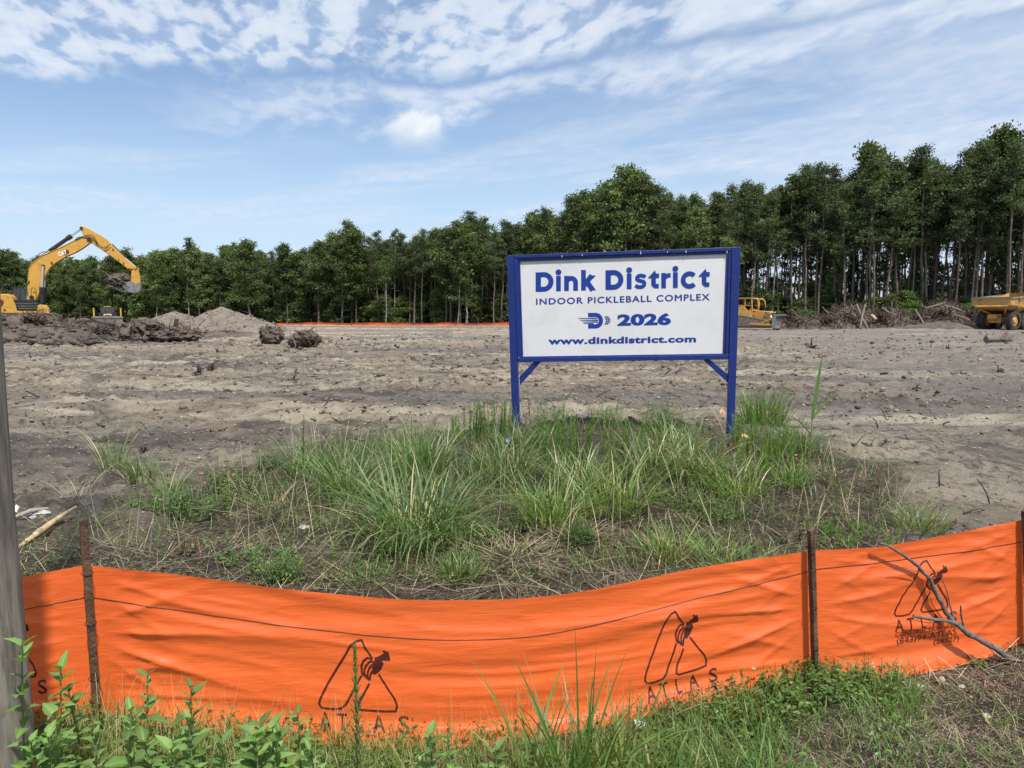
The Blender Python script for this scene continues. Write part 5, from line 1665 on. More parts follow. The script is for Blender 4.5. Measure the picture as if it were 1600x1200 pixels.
def make_tree(kind, seed, h, bare, cr, nlimb, per, leaf, tr=0.16, bark='bark_pine', fol='pine', lean=0.0, clump=0.75, dead=6, topshape=0.5):
    """meshes of one tree: trunk with limbs, crown of leaf clumps"""
    g = np.random.default_rng(seed)
    S_ = 9
    t = np.linspace(0, 1, S_)
    wob = np.cumsum(g.normal(size=(S_, 2)) * 0.10, axis=0) * (h / 18)
    wob[0] = 0
    tp = np.stack([wob[:, 0] + lean * t * h * 0.1, wob[:, 1], t * h * 0.97], 1)
    tr_ = tr * (1 - 0.78 * t ** 1.1)
    tr_[0] *= 1.25
    V, Fq = tubes_np(tp[None], tr_[None], 8)
    VV, FF = [V], [Fq]; off = len(V)
    paths, radii, cc = [], [], []
    for i in range(nlimb):
        f = (i + g.random()) / nlimb
        ft = bare + (1 - bare) * f
        base = np.array([np.interp(ft, t, tp[:, k]) for k in range(3)])
        az = g.random() * 6.283
        if kind == 'pine':
            prof = (0.55 + 1.6 * f if f < 0.28 else 1.0 - 0.85 * ((f - 0.28) / 0.72) ** 1.3)
            ln = cr * max(0.16, prof) * g.uniform(0.45, 1.2); up_ = g.uniform(-0.15, 0.35) + 0.5 * f
        else:
            prof = math.sin(min(0.97, f * 0.85 + 0.15) * math.pi) ** 0.6
            ln = cr * max(0.28, prof) * g.uniform(0.6, 1.15); up_ = g.uniform(0.1, 0.7) + 0.3 * f
        d = np.array([math.cos(az), math.sin(az), up_]); d /= np.linalg.norm(d)
        pts_ = [base]
        for k in range(4):
            d2 = d + g.normal(size=3) * 0.18; d2[2] += 0.06 * k
            pts_.append(pts_[-1] + d2 / np.linalg.norm(d2) * ln / 4)
        paths.append(pts_); radii.append(np.linspace(max(0.02, 0.055 * (1 - f * .6)) * tr / 0.16, 0.012, 5))
        for k in (1, 2, 3, 4):
            if k == 1 and g.random() < 0.5: continue
            cc.append((pts_[k] + g.normal(size=3) * 0.2, clump * g.uniform(0.65, 1.2)))
    for i in range(dead):
        ft = g.uniform(bare * 0.35, bare)
        base = np.array([np.interp(ft, t, tp[:, k]) for k in range(3)]); az = g.random() * 6.283
        d = np.array([math.cos(az), math.sin(az), g.uniform(0, 0.7)]); ln = g.uniform(0.4, 1.8)
        paths.append([base + d * ln * k / 4 + g.normal(size=3) * 0.04 * k for k in range(5)]); radii.append(np.linspace(0.03, 0.01, 5))
    V, Fq = tubes_np(paths, radii, 4)
    VV.append(V); FF.append(Fq + off)
    trunk_me = fast_mesh('trunk', np.concatenate(VV), np.concatenate(FF), M[bark])
    P_, T_ = [], []
    for c, r in cc:
        n = int(per * (r / clump) ** 2)
        q = g.normal(size=(n, 3)); q /= np.linalg.norm(q, axis=1, keepdims=True)
        q *= (g.random((n, 1)) ** 0.8) * r * 1.45
        q[:, 2] *= 0.55
        P_.append(c + q)
        T_.append(np.clip(g.normal(0.42, 0.2, n) + g.normal() * 0.12, 0, 1))
    P_ = np.concatenate(P_); T_ = np.concatenate(T_)
    V, Fq = quads_at(P_, leaf, g, 0.55 if kind == 'pine' else 0.8)
    crown_me = fast_mesh('crown', V, Fq, M[fol], {'tone': np.repeat(T_, 4)}, smooth=False)
    return trunk_me, crown_me, h


PINES = [make_tree('pine', 100 + i, 20, b, cr, int(nl * 1.1), 46, 0.24, tr=0.15, clump=0.60) for i, (b, cr, nl) in enumerate(((0.55, 2.4, 30), (0.46, 2.8, 36), (0.64, 2.1, 24), (0.50, 2.6, 32), (0.60, 2.3, 26), (0.40, 2.9, 40)))]
BROADS = [make_tree('broad', 200 + i, 16, b, cr, int(nl * 1.25), 62, 0.28, tr=0.15, bark='bark_pale' if i % 2 else 'bark_pine', fol='broad', clump=0.78) for i, (b, cr, nl) in enumerate(((0.32, 3.1, 42), (0.22, 3.4, 46), (0.42, 2.6, 34), (0.28, 2.9, 40), (0.15, 3.2, 46)))]
AIRY = [make_tree('broad', 300 + i, 16, b, cr, nl, 44, 0.28, tr=0.11, bark='bark_pale', fol='broad', clump=0.6, lean=l) for i, (b, cr, nl, l) in enumerate(((0.5, 2.2, 20, 0.4), (0.45, 2.4, 22, -0.5), (0.6, 1.8, 16, 0.2)))]
SAPL = [make_tree('broad', 400 + i, 6, 0.12, 1.6, 22, 46, 0.26, tr=0.05, bark='bark_pine', fol='broad', clump=0.62, dead=0) for i in range(3)]


def plant_tree(proto, name, x, y, hgt, label, group=None, cat='tree', girth=None):
    tm, cm, h = proto
    s_ = hgt / h
    r = thing(name, label, cat, (x, y, float(Hb(np.array(x), np.array(y))) - 0.1), random.uniform(0, 6.28), group)
    wscale = girth or (s_ ** 0.75 * random.uniform(0.78, 1.22))
    r.scale = (wscale, wscale, s_)
    link(bpy.data.objects.new('trunk', tm), r)
    link(bpy.data.objects.new('crown', cm), r)
    return r


SKY = [(-120, 392), (0, 380), (40, 386), (80, 398), (130, 400), (165, 392), (200, 388), (240, 386), (275, 384), (300, 372), (330, 392), (350, 378), (410, 374), (430, 388), (455, 380), (480, 390), (510, 364), (550, 342), (580, 362), (620, 357), (650, 352), (700, 347), (740, 332), (770, 347), (800, 338), (830, 332), (850, 316), (880, 312), (905, 294), (940, 288), (985, 262), (1010, 268), (1030, 302), (1042, 290), (1070, 295), (1100, 302), (1130, 284), (1160, 280), (1190, 287), (1220, 268), (1265, 250), (1290, 255), (1320, 268), (1345, 232), (1380, 244), (1400, 258), (1430, 230), (1450, 235), (1480, 248), (1510, 214), (1545, 208), (1575, 218), (1600, 226), (1720, 215)]
DEP = [(-120, 132), (400, 121), (600, 113), (800, 106), (1000, 96), (1200, 89), (1600, 81), (1720, 79)]
def sky_y(px): return float(np.interp(px, [a for a, b in SKY], [b for a, b in SKY]))
def dep(px): return float(np.interp(px, [a for a, b in DEP], [b for a, b in DEP]))


# trees one can single out in the photograph
special = [
    (552, 339, 0, 'tall pine with a long bare pale trunk, standing above its neighbours left of the sign', PINES[2], 'pine_tree'),
    (298, 368, -2, 'open crowned tree rising above the wood behind the sand mound', AIRY[0], 'broadleaf_tree'),
    (394, 372, -5, 'pale trunked tree at the right end of the sand mound', BROADS[3], 'broadleaf_tree'),
    (450, 380, -1, 'dark round headed pine with a dead brown lower limb, right of the sand mound', PINES[1], 'pine_tree'),
    (604, 398, -5, 'slender pale young tree before the dark wood, between the tall pine and the sign', AIRY[2], 'broadleaf_tree'),
    (715, 372, -4, 'thin whitish trunked tree a little left of the sign', AIRY[1], 'broadleaf_tree'),
    (986, 255, -2, 'lanky light leaved tree standing highest above the middle of the sign', AIRY[1], 'broadleaf_tree'),
    (738, 327, 0, 'tall pointed tree just left of the sign at the skyline', PINES[5], 'pine_tree'),
    (1350, 226, 0, 'tall conical sunlit tree rising above the pines right of the sign', BROADS[2], 'broadleaf_tree'),
    (1436, 225, 0, 'pine with separate tufted upper limbs above the brush pile', PINES[4], 'pine_tree'),
    (1540, 206, 0, 'broad yellowish green treetop at the upper right above the dump truck', BROADS[0], 'broadleaf_tree'),
    (1575, 214, -4, 'tall thin trunked pine at the far right leaning slightly', PINES[2], 'pine_tree'),
    (1140, 372, -7, 'lighter feathery tree directly behind the upper right corner of the sign', AIRY[0], 'broadleaf_tree'),
]
for px, ty, dd, lab, pr_, nm in special:
    d = dep(px) + dd; x = (px - 800) / F * d
    hgt = U(px, ty, d).z
    plant_tree(pr_, nm, x, d, hgt, lab)
random.seed(21)
ZONES = [(-200, 60, 'behind the excavator boom foot'), (60, 150, 'behind the raised excavator arm'), (150, 235, 'right of the excavator bucket'), (235, 345, 'behind the left half of the sand mound'), (345, 420, 'behind the right end of the sand mound'),
         (420, 500, 'at the left end of the far orange fence'), (500, 600, 'around the tall bare trunked pine'), (600, 700, 'between that pine and the sign'), (700, 795, 'just left of the sign'), (795, 900, 'above the left part of the sign'), (900, 1010, 'above the middle of the sign'), (1010, 1155, 'above the right part of the sign'),
         (1155, 1230, 'above the right bulldozer'), (1230, 1330, 'above the left end of the brush pile'), (1330, 1420, 'above the middle of the brush pile'), (1420, 1510, 'above the right end of the brush pile'), (1510, 1760, 'above the dump truck')]
def zone(px): return next(t for a, b, t in ZONES if a <= px < b)


# front row follows the skyline
px = -110.0
while px < 1715:
    jit = random.uniform(-4, 4)
    d = dep(px) + random.uniform(-2.5, 3)
    ty = sky_y(px + jit) + abs(random.gauss(0, 16)) - 3
    x = (px + jit - 800) / F * d
    hgt = U(px, ty, d).z
    r_ = random.random()
    if px < 345:
        pr_, nm = random.choice(BROADS), 'broadleaf_tree'; lab, grp = 'leafy tree in the wood on the left, foliage almost to the ground' , 'leafy trees on the left behind the excavator and mound'
    elif px < 560:
        if r_ < 0.6: pr_, nm = random.choice(BROADS[:4]), 'broadleaf_tree'; lab, grp = 'broadleaf tree at the wood edge above the low orange far fence' , 'broadleaf trees above the far orange fence'
        else: pr_, nm = random.choice(PINES), 'pine_tree'; lab, grp = 'pine at the wood edge above the low orange far fence' , 'pines above the far orange fence'
    elif px < 1110:
        if r_ < 0.8: pr_, nm = random.choice(PINES), 'pine_tree'; lab, grp = 'dark pine in the dense wood behind and left of the sign' , 'dark pines behind the sign'
        else: pr_, nm = random.choice(BROADS[:3] + AIRY), 'broadleaf_tree'; lab, grp = 'lighter broadleaf tree among the dark pines behind the sign' , 'broadleaf trees behind the sign'
    else:
        if r_ < 0.9: pr_, nm = random.choice(PINES[:5]), 'pine_tree'; lab, grp = 'tall bare trunked pine in the stand right of the sign' , 'tall pines right of the sign'
        else: pr_, nm = random.choice(BROADS[2:3] + AIRY), 'broadleaf_tree'; lab, grp = 'broadleaf tree mixed into the tall pines right of the sign' , 'broadleaf trees right of the sign'
    kind_ = {'pine_tree': 'pine', 'broadleaf_tree': 'broadleaf tree'}[nm]
    lab = ('tall bare trunked pine' if nm == 'pine_tree' and px >= 1110 else ('dark ' + kind_ if nm == 'pine_tree' else 'leafy ' + kind_)) + ' at the wood edge ' + zone(px)
    grp = 'front row ' + kind_ + 's ' + zone(px)
    plant_tree(pr_, nm, x, d, hgt, lab, grp)
    px += 11.5 if px < 1110 else 10.5
# deeper rows, lower or equal in the picture
for row, (dd, step, drop) in enumerate(((6, 15, 8), (13, 16, 12), (21, 17, 14))):
    px = -130.0 + row * 5
    while px < 1725:
        j = random.uniform(-6, 6); d = dep(px) + dd + random.uniform(-2, 2)
        ty = sky_y(px + j) + drop + random.uniform(0, 26); x = (px + j - 800) / F * d
        hgt = max(6, U(px, ty, d).z)
        zt_ = zone(px)
        if px < 345: plant_tree(random.choice(BROADS), 'broadleaf_tree', x, d, hgt, 'leafy tree deeper in the wood ' + zt_, 'deeper leafy trees ' + zt_)
        elif px < 1110: plant_tree(random.choice(PINES if random.random() < .6 else BROADS), 'tree', x, d, hgt, 'tree deeper in the wood ' + zt_, 'deeper trees ' + zt_)
        elif row < 2: plant_tree(random.choice(PINES[:5]), 'pine_tree', x, d, hgt, 'pine standing deeper in the stand ' + zt_, 'deeper pines ' + zt_)
        px += step if px < 1110 else step * 0.85
# undergrowth along the foot of the wood
random.seed(5)
for px in np.arange(-110, 1710, 14):
    d = dep(px) + random.uniform(-1.0, 4); x = (px - 800) / F * d
    hgt = random.uniform(3.5, 7.5) if px < 345 else (random.uniform(2.2, 5.5) if px < 1110 else random.uniform(1.8, 4.0))
    grp = ('undergrowth on the left', 'bushy sapling at the foot of the wood behind the excavator and mound') if px < 345 else (('undergrowth behind the far fence and sign', 'bushy sapling at the foot of the dark wood') if px < 1110 else ('undergrowth right of the sign', 'low bush under the tall pines right of the sign'))
    plant_tree(random.choice(SAPL), 'understory_bush', x, d, hgt, 'bushy sapling at the wood edge ' + zone(px), 'undergrowth ' + zone(px), 'bush', girth=random.uniform(0.8, 1.35))
for px in np.arange(-110, 1130, 15):
    d = dep(px) + random.uniform(7, 18); x = (px - 800) / F * d
    plant_tree(random.choice(SAPL), 'understory_bush', x, d, random.uniform(6, 10), 'shaded undergrowth inside the wood', 'shaded undergrowth inside the wood', 'bush', girth=random.uniform(1.2, 2.0))
# the wood beyond, one mass
g = np.random.default_rng(9)
def far_wood(name, x0, x1, y0, y1, z0, z1, N, size, m, label):
    x = g.uniform(x0, x1, N); y = g.uniform(y0, y1, N)
    top = z1 * (0.72 + 0.5 * fbm(x / 6, x * 0 + 3, 14, 4))
    z = z0 + g.random(N) ** 0.8 * np.maximum(top - z0, 0.5)
    V, Fq = quads_at(np.stack([x, y, z], 1), size, g, 0.8)
    tag(mobj(name, fast_mesh(name, V, Fq, m, {'tone': np.repeat(np.clip(g.normal(.4, .2, N), 0, 1), 4)}, smooth=False)), label, None, None, 'stuff')
far_wood('distant_wood', 25, 190, 165, 185, 0, 10.5, 26000, 1.0, M['broad'], 'distant leafy wood glimpsed between the pine trunks on the right')
far_wood('wood_depth', -105, 28, 138, 150, 0, 12.5, 42000, 0.95, M['pine'], 'dark mass of the wood behind the front trees on the left and middle')
for px in np.arange(1110, 1710, 24):
    d = dep(px) + random.uniform(-1, 20); x = (px - 800) / F * d
    plant_tree(random.choice(SAPL + AIRY[:2] + PINES[1:2]), 'understory_tree', x, d, random.uniform(6, 14), 'half grown tree between the tall pine trunks ' + zone(px), 'half grown trees ' + zone(px), 'tree', girth=random.uniform(0.7, 1.3))
# bright bushes round the brush pile
for px, py, hh, gi, lab in ((1258, 500, 1.9, 0.75, 'bright green bush between the bulldozer and the brush pile'), (1418, 490, 2.6, 0.9, 'bright green bush showing behind the middle of the brush pile'), (1512, 492, 2.6, 1.0, 'bright green bush between the brush pile and the dump truck'), (1440, 492, 2.4, 0.7, 'small green bush at the left shoulder of the highest brush heap')):
    d = 76.5; x = (px - 800) / F * d
    tm, cm, h = SAPL[int(px) % 3]
    r = thing('green_bush', lab, 'bush', (x, d, 0), 1.3 * px); r.scale = (gi, gi, hh / h)
    link(bpy.data.objects.new('stems', tm), r)
    c2 = cm.copy(); c2.materials.clear(); c2.materials.append(M['bright']); link(bpy.data.objects.new('foliage', c2), r)

# ================================================================== loose things on the field
def lumps(name, label, N, xy, size, m, tone, zsink=0.3, flat=0.65, seed=1):
    g = np.random.default_rng(seed)
    bm_ = bmesh.new(); bmesh.ops.create_icosphere(bm_, subdivisions=1, radius=1.0)
    bv = np.array([v.co[:] for v in bm_.verts]); bf = np.array([[v.index for v in f.verts] for f in bm_.faces]); bm_.free()
    x, y = xy; N = len(x)
    z = H(x, y)
    s = size[:, None, None]
    V = bv[None] * (1 + g.uniform(-0.38, 0.38, (N, len(bv), 1)))
    V = V * g.uniform(0.6, 1.4, (N, 1, 3)) * s
    V[..., 2] *= flat
    a = g.uniform(0, 6.28, N)[:, None]
    X = V[..., 0] * np.cos(a) - V[..., 1] * np.sin(a); Y = V[..., 0] * np.sin(a) + V[..., 1] * np.cos(a)
    V = np.stack([X + x[:, None], Y + y[:, None], V[..., 2] + (z + size * (flat * 0.5 - zsink * .5))[:, None]], -1)
    Fq = (bf[None] + (np.arange(N) * len(bv))[:, None, None]).reshape(-1, 3)
    o = mobj(name, fast_mesh(name, V.reshape(-1, 3), Fq, m, {'tone': np.repeat(tone, len(bv))}, smooth=False))
    return tag(o, label, None, None, 'stuff')


def tone_mat(name, stops, rough=0.95):
    m, t, bs = new_mat(name)
    a = t.node('ShaderNodeAttribute'); a.attribute_name = 'tone'
    co = t.node('ShaderNodeTexCoord').outputs['Object']
    c = t.ramp(a.outputs['Fac'], stops)
    c = t.mix(t.math('MULTIPLY', t.noise(co, 60, 4, 0.7), 0.6), c, (0.06, 0.05, 0.04, 1))
    t.l.new(c, bs.inputs['Base Color']); bs.inputs['Roughness'].default_value = rough; bs.inputs['Specular IOR Level'].default_value = 0.15
    b = t.node('ShaderNodeBump'); b.inputs['Strength'].default_value = 0.7; b.inputs['Distance'].default_value = 0.01
    t.l.new(t.noise(co, 45, 5, 0.7), b.inputs['Height']); t.l.new(b.outputs[0], bs.inputs['Normal'])
    return m


M['clod'] = tone_mat('soil_clod', [(0.0, (0.05, 0.042, 0.036)), (0.4, (0.125, 0.105, 0.088)), (0.7, (0.23, 0.185, 0.14)), (1.0, (0.40, 0.34, 0.26))])
g = np.random.default_rng(31)


def scatter_field(N, r0, r1, seed, patchy=0.0, xa=0.78):
    g = np.random.default_rng(seed)
    r = r0 * (r1 / r0) ** g.random(N); a = g.uniform(-xa, xa, N)
    x, y = r * np.tan(a) * 0.9, r
    keep = island(x, y) < 0.35 + 0.3 * g.random(N)
    if patchy:
        keep &= (fbm(x / 2.2, y / 0.9, seed, 4) + 0.35 * g.normal(size=N)) > patchy
    return x[keep], y[keep]


x, y = scatter_field(46000, 4.2, 60, 41, 0.22)
sz = (0.0006 + 0.0034 * g.random(len(x)) ** 5) * y
lumps('soil_clods', 'dark and tan clods strewn over the churned field', 0, (x, y), np.clip(sz, 0.005, 0.12), M['clod'], np.clip(g.normal(0.50, 0.24, len(x)), 0, 1), seed=2)
x, y = scatter_field(15000, 4.2, 45, 43, 0.0)
lumps('wood_chips', 'pale chips and crumbs strewn over the churned field', 0, (x, y), np.clip(0.0018 * y * g.uniform(0.5, 1.5, len(x)), 0.006, 0.05), M['clod'], np.clip(g.normal(0.85, 0.15, len(x)), 0, 1), flat=0.35, seed=3)
x, y = scatter_field(1500, 5, 45, 47, 0.05)
n = len(x)
pp = root_paths(n, (0, 0, 0), (0.0, 0.0, 0.0), (0.06, 0.36), 4, 0.25, 0.0, 78, 0.12, 1.0) + np.stack([x, y, H(x, y) + 0.015], 1)[:, None, :]
pp[:, :, 2] = np.maximum(pp[:, :, 2], H(pp[:, :, 0], pp[:, :, 1]) + 0.006)
V, Fq = tubes_np(pp, (g.uniform(0.0006, 0.0016, (n, 1)) * y[:, None]).clip(0.002, 0.025) * np.linspace(1, .5, 4)[None], 4)
tag(mobj('stick_litter', fast_mesh('stick_litter', V, Fq, M['root'])), 'small broken sticks and roots strewn over the field', None, None, 'stuff')

def heap_lumps(name, label, N, x0, x1, y0, y1, hf, size, tone, seed):
    gg = np.random.default_rng(seed)
    x = gg.uniform(x0, x1, N); y = gg.uniform(y0, y1, N); hh_ = hf(x, y); k = hh_ > 0.15
    x, y, hh_ = x[k], y[k], hh_[k]
    o = lumps(name, label, 0, (x, y), gg.uniform(size[0], size[1], len(x)) * gg.random(len(x)) ** 1.5 + 0.02, M['clod'], np.clip(gg.normal(tone, .15, len(x)), 0, 1), seed=seed)
    n_ = len(x); co = np.zeros(len(o.data.vertices) * 3, np.float32); o.data.vertices.foreach_get('co', co); co = co.reshape(n_, -1, 3)
    co[..., 2] += (Hb(x, y) + hh_ - H(x, y))[:, None]
    o.data.vertices.foreach_set('co', co.ravel()); o.data.update()
heap_lumps('heap_clods', 'dark clods lying over the soil heap under the excavator', 5200, -46, -22, 38, 60, heap_h, (0.04, 0.28), 0.2, 71)
heap_lumps('mound_clods', 'clods on the flanks of the pale sand mound', 1500, -34, -18, 60, 70, pale_h, (0.03, 0.14), 0.4, 72)

# larger fragments one can pick out
frag = [(310, 583, .30, 1.0, 'upright splintered root sticking out of the field, left of its twin'), (330, 582, .24, .9, 'upright splintered root sticking out of the field, right of its twin'), (90, 573, .16, .6, 'small black root lump far left on the field'),
        (225, 712, .12, .5, 'dark clod of roots by the tall grass on the left'), (460, 598, .16, .5, 'curved piece of bark in the middle of the field'), (645, 560, .2, .8, 'dark broken root lump midway between the stumps and the sign'), (775, 565, .25, .9, 'dark twig cluster just left of the sign post'),
        (585, 545, .2, .9, 'small dark root lump beyond the middle of the field'), (1320, 520, .3, .7, 'dark root on the field in front of the brush pile'), (1390, 546, .35, .8, 'pale splintered chunk of wood on the field in front of the brush pile'),
        (1430, 611, .22, .6, 'dark lump of soil and roots right of the sign'), (1480, 545, .3, .9, 'dark root fragment lying below the right end of the brush pile'), (1365, 702, .16, .4, 'wet black clod on the right of the grassy strip'), (1300, 570, .16, .6, 'pale root fragment by the tall reed'),
        (1560, 585, .2, .6, 'black clod near the right edge of the field'), (1270, 545, .5, .6, 'thin forked root lying right of the sign'), (1590, 605, .22, .5, 'black clod at the right edge of the picture'), (340, 553, .2, .9, 'bit of root below the rounded stump')]
for k, (px, py, r, hf, lab) in enumerate(frag):
    p = G(px, py)
    t_ = thing('root_fragment', lab, 'root fragment', (p.x, p.y, p.z), 0, 'root fragments on the field')
    gg = np.random.default_rng(500 + k)
    pale = 'pale' in lab
    n = 10
    up = 1.4 if 'upright' in lab else 0.25
    P_ = root_paths(n, (0, 0, 0.03), (r * .2, r * .2, .02), (r * 0.7, r * 1.5), 6, 0.35, up, 510 + k, 0.35, 1.0)
    V, Fq = tubes_np(P_, gg.uniform(0.05, 0.15, (n, 1)) * r * np.linspace(1, .3, 6)[None], 6)
    o = mobj('root', fast_mesh('root', V, Fq, M['root_pale'] if pale else M['root']), t_); o['kind'] = 'stuff'
    bm_ = bmesh.new(); bmesh.ops.create_icosphere(bm_, subdivisions=3, radius=1.0)
    for v in bm_.verts:
        q = v.co; kk = 0.8 + 0.9 * float(fbm(np.array([q.x * 2 + k]), np.array([q.y * 2 + q.z * 2]), k, 3)[0])
        v.co = Vector((q.x * r * .42 * kk, q.y * r * .35 * kk, q.z * r * .28 * kk))
    me = bpy.data.meshes.new('clod'); bm_.to_mesh(me); bm_.free(); me.materials.append(M['wood_tan'] if pale else M['soil']); mobj('clod', me, t_)


def rock(label, px, py, r, seed, m='stone', flat=0.6, name='stone', cat='stone'):
    p = G(px, py)
    bm_ = bmesh.new(); bmesh.ops.create_icosphere(bm_, subdivisions=3, radius=1.0)
    for v in bm_.verts:
        q = v.co; kk = 0.85 + 0.6 * float(fbm(np.array([q.x * 1.3 + seed]), np.array([q.y * 1.3 + q.z * 1.7]), seed, 3)[0])
        v.co = Vector((q.x * r * kk, q.y * r * .8 * kk, q.z * r * flat * kk))
    me = bpy.data.meshes.new(name); bm_.to_mesh(me); bm_.free(); me.materials.append(M[m])
    o = mobj(name, me); o.location = (p.x, p.y, p.z + r * 0.12); o.rotation_euler.z = seed
    return tag(o, label, cat)


rock('pale rounded stone on the bare soil below the leaning branch', 1472, 1064, 0.020, 1)
rock('flat grey stone on the bare soil, right of the rounded pale one', 1503, 1078, 0.019, 2, flat=0.4)
rock('small white stone at the lower right beside a grass tuft', 1542, 1118, 0.017, 3, flat=0.8)
rock('flat pale stone half buried at the fence foot', 1437, 1074, 0.026, 4, flat=0.35)
rock('small grey stone lying between the two paler ones', 1517, 1095, 0.010, 5)
rock('greyish white rock among the straw behind the fence, left of the big tussock', 476, 832, 0.05, 6, flat=0.5)
rock('pale lump of rubble beside the peeled log on the far left', 60, 808, 0.09, 7, flat=0.4)

# white scrap by the pole, peeled log pieces, orange scraps, blue flower, crumpled bottle
M['scrap'] = paint('white_scrap', (0.6, 0.6, 0.58), (0.75, 0.75, 0.73), 20, 0.6, 0.5, 50)
M['orange'] = paint('orange_scrap', (0.75, 0.25, 0.09), (0.85, 0.33, 0.12), 8, 0.5)
M['yellow'] = paint('yellow_scrap', (0.75, 0.42, 0.08), (0.85, 0.5, 0.12), 8, 0.5)


def crumple(label, px, py, w_, h_, m, seed, name='scrap', cat='litter', lift=0.0):
    p = G(px, py); gg = np.random.default_rng(seed)
    n = 12; a, b = np.meshgrid(np.linspace(-1, 1, n), np.linspace(-1, 1, n))
    X = a * w_ / 2; Y = b * w_ * 0.3 + 0.1 * h_ * fbm(a * 2, b * 2, seed, 2); Z = (0.5 + 0.5 * np.sin(a * 2.2 + seed)) * h_ * (0.5 + fbm(a * 1.6 + seed, b * 1.6, seed, 3)) + h_ * (b + 1) * 0.35
    ix_ = np.arange(n * n).reshape(n, n)
    fq_ = np.stack([ix_[:-1, :-1], ix_[:-1, 1:], ix_[1:, 1:], ix_[1:, :-1]], -1).reshape(-1, 4)
    o = mobj(name, fast_mesh(name, np.stack([X.ravel(), Y.ravel(), Z.ravel()], 1), fq_, M[m], smooth=False))
    o.location = (p.x, p.y, p.z + 0.01 + lift)
    md = o.modifiers.new('thick', 'SOLIDIFY'); md.thickness = 0.003
    return tag(o, label, cat)


crumple('crumpled white scrap on the soil at the far left beside the pole', 22, 806, 0.07, 0.045, 'scrap', 1)
crumple('small orange scrap on the soil behind the right sign post', 1128, 668, 0.07, 0.05, 'orange', 2, lift=0.12)
crumple('small yellow scrap in the weeds right of the sign post', 1164, 694, 0.09, 0.05, 'yellow', 3, lift=0.05)
crumple('crushed clear plastic litter in the grass in front of the fence', 1000, 1140, 0.05, 0.03, 'scrap', 4)
lp0 = G(40, 852)
lg = thing('peeled_log', 'split yellowish piece of log with peeling bark, left of the first fence stake', 'log', (lp0.x, lp0.y, lp0.z))
def rel(p, dz=0.0): return Vector((p.x, p.y, p.z + dz)) - Vector(lg.location)
mb = MB(); a = G(30, 862); b = G(120, 812)
mb.tube([rel(a, .03), rel(a.lerp(b, .35), .055), rel(a.lerp(b, .7), .075), rel(b, .085)], [0.012, 0.026, 0.020, 0.008], 10); mb.obj('wood', M['wood_tan'], lg)
mb = MB(); mb.tube([rel(a, .0), rel(a.lerp(b, .4), .02), rel(a.lerp(b, .62), .03)], [0.015, 0.03, 0.015], 8); mb.obj('bark', M['root'], lg)
a, b = G(20, 818), G(75, 806)
lg2 = thing('grey_branch', 'short smooth grey branch behind the peeled log at far left', 'branch', (a.x, a.y, a.z))
mb = MB(); mb.tube([Vector((0, 0, .03)), (b - a) * .5 + Vector((0, 0, .06)), (b - a) + Vector((0, 0, .05))], [0.014, 0.02, 0.012], 10); mb.obj('wood', M['bark_pale'], lg2)


# ================================================================== near vegetation
def tussock(name, label, px, py, h, n, spread, mat_='grass', lean=(0.05, 0.75), bend=(0.2, 1.9), wd=(0.006, 0.013), seed=0, dry=0.08, segs=7, cat='grass', upright=0.0, pos=None, group=None, hvar=0.45):
    gg = np.random.default_rng(seed + 1000)
    p = pos or G(px, py)
    if pos is None: n = int(n * 1.4); h *= 1.12 * (0.92 if 'biggest' in label else 1.0)
    a = gg.uniform(0, 6.283, n); r = spread * np.sqrt(gg.random(n))
    bx_ = r * np.cos(a); by_ = r * np.sin(a)
    bz_ = Hb(p.x + bx_, p.y + by_) - p.z - 0.01
    az = a + gg.normal(0, 0.9, n)
    k = r / spread
    ln = lean[0] + (lean[1] - lean[0]) * (k * 0.6 + 0.4 * gg.random(n)) * (1 - upright)
    bd = gg.uniform(bend[0], bend[1], n) * (1 - upright * 0.7)
    hh = h * (1 - hvar * gg.random(n) ** 0.8)
    short = gg.random(n) < 0.3; hh[short] *= 0.55
    tone = np.clip(gg.normal(0.45, 0.2, n), 0, 0.9); tone[gg.random(n) < dry] = 1.0
    V, Fq, A = blades(np.stack([bx_, by_, bz_], 1), hh * 1.12, az, ln, bd, gg.uniform(wd[0], wd[1], n), segs, gg.uniform(-.9, .9, n), tone)
    o = mobj(name, fast_mesh(name, V, Fq, M[mat_], {'tone': A}))
    o.location = p
    return tag(o, label, cat, group)


T = tussock
T('grass_tussock', 'biggest arching grass tussock, centre left of the grassy strip', 645, 838, 0.82, 330, 0.34, 'grass_blue', (0.05, 0.8), (0.3, 2.3), (0.007, 0.015), 1)
T('grass_tussock', 'tall grass tussock forming the left shoulder of the biggest tussock', 545, 775, 0.66, 200, 0.26, 'grass_blue', seed=2)
T('grass_tussock', 'upright grass tussock behind and above the biggest tussock', 655, 740, 0.62, 220, 0.30, 'grass_blue', upright=0.25, seed=3)
T('grass_tussock', 'grass tussock at the left end behind the white rock', 490, 742, 0.52, 120, 0.24, 'grass_blue', seed=4)
T('grass_tussock', 'arching tussock low in front of the biggest one, straw at its foot', 700, 845, 0.48, 130, 0.22, 'grass_blue', (0.2, 0.9), (0.8, 2.4), seed=5, dry=0.2)
T('grass_tussock', 'wide blue green tussock below the left sign post', 790, 745, 0.50, 150, 0.26, 'grass_blue', seed=6)
T('grass_tussock', 'round grass tussock standing clear in the middle, below the web address', 862, 822, 0.50, 210, 0.20, 'grass', (0.1, 0.7), (0.2, 1.5), seed=7, dry=0.12)
T('grass_tussock', 'tussock just right of the round middle tussock', 960, 800, 0.56, 190, 0.24, 'grass', seed=8)
T('grass_tussock', 'leafy grass tussock below the word complex', 1010, 745, 0.50, 170, 0.24, 'grass_blue', seed=9)
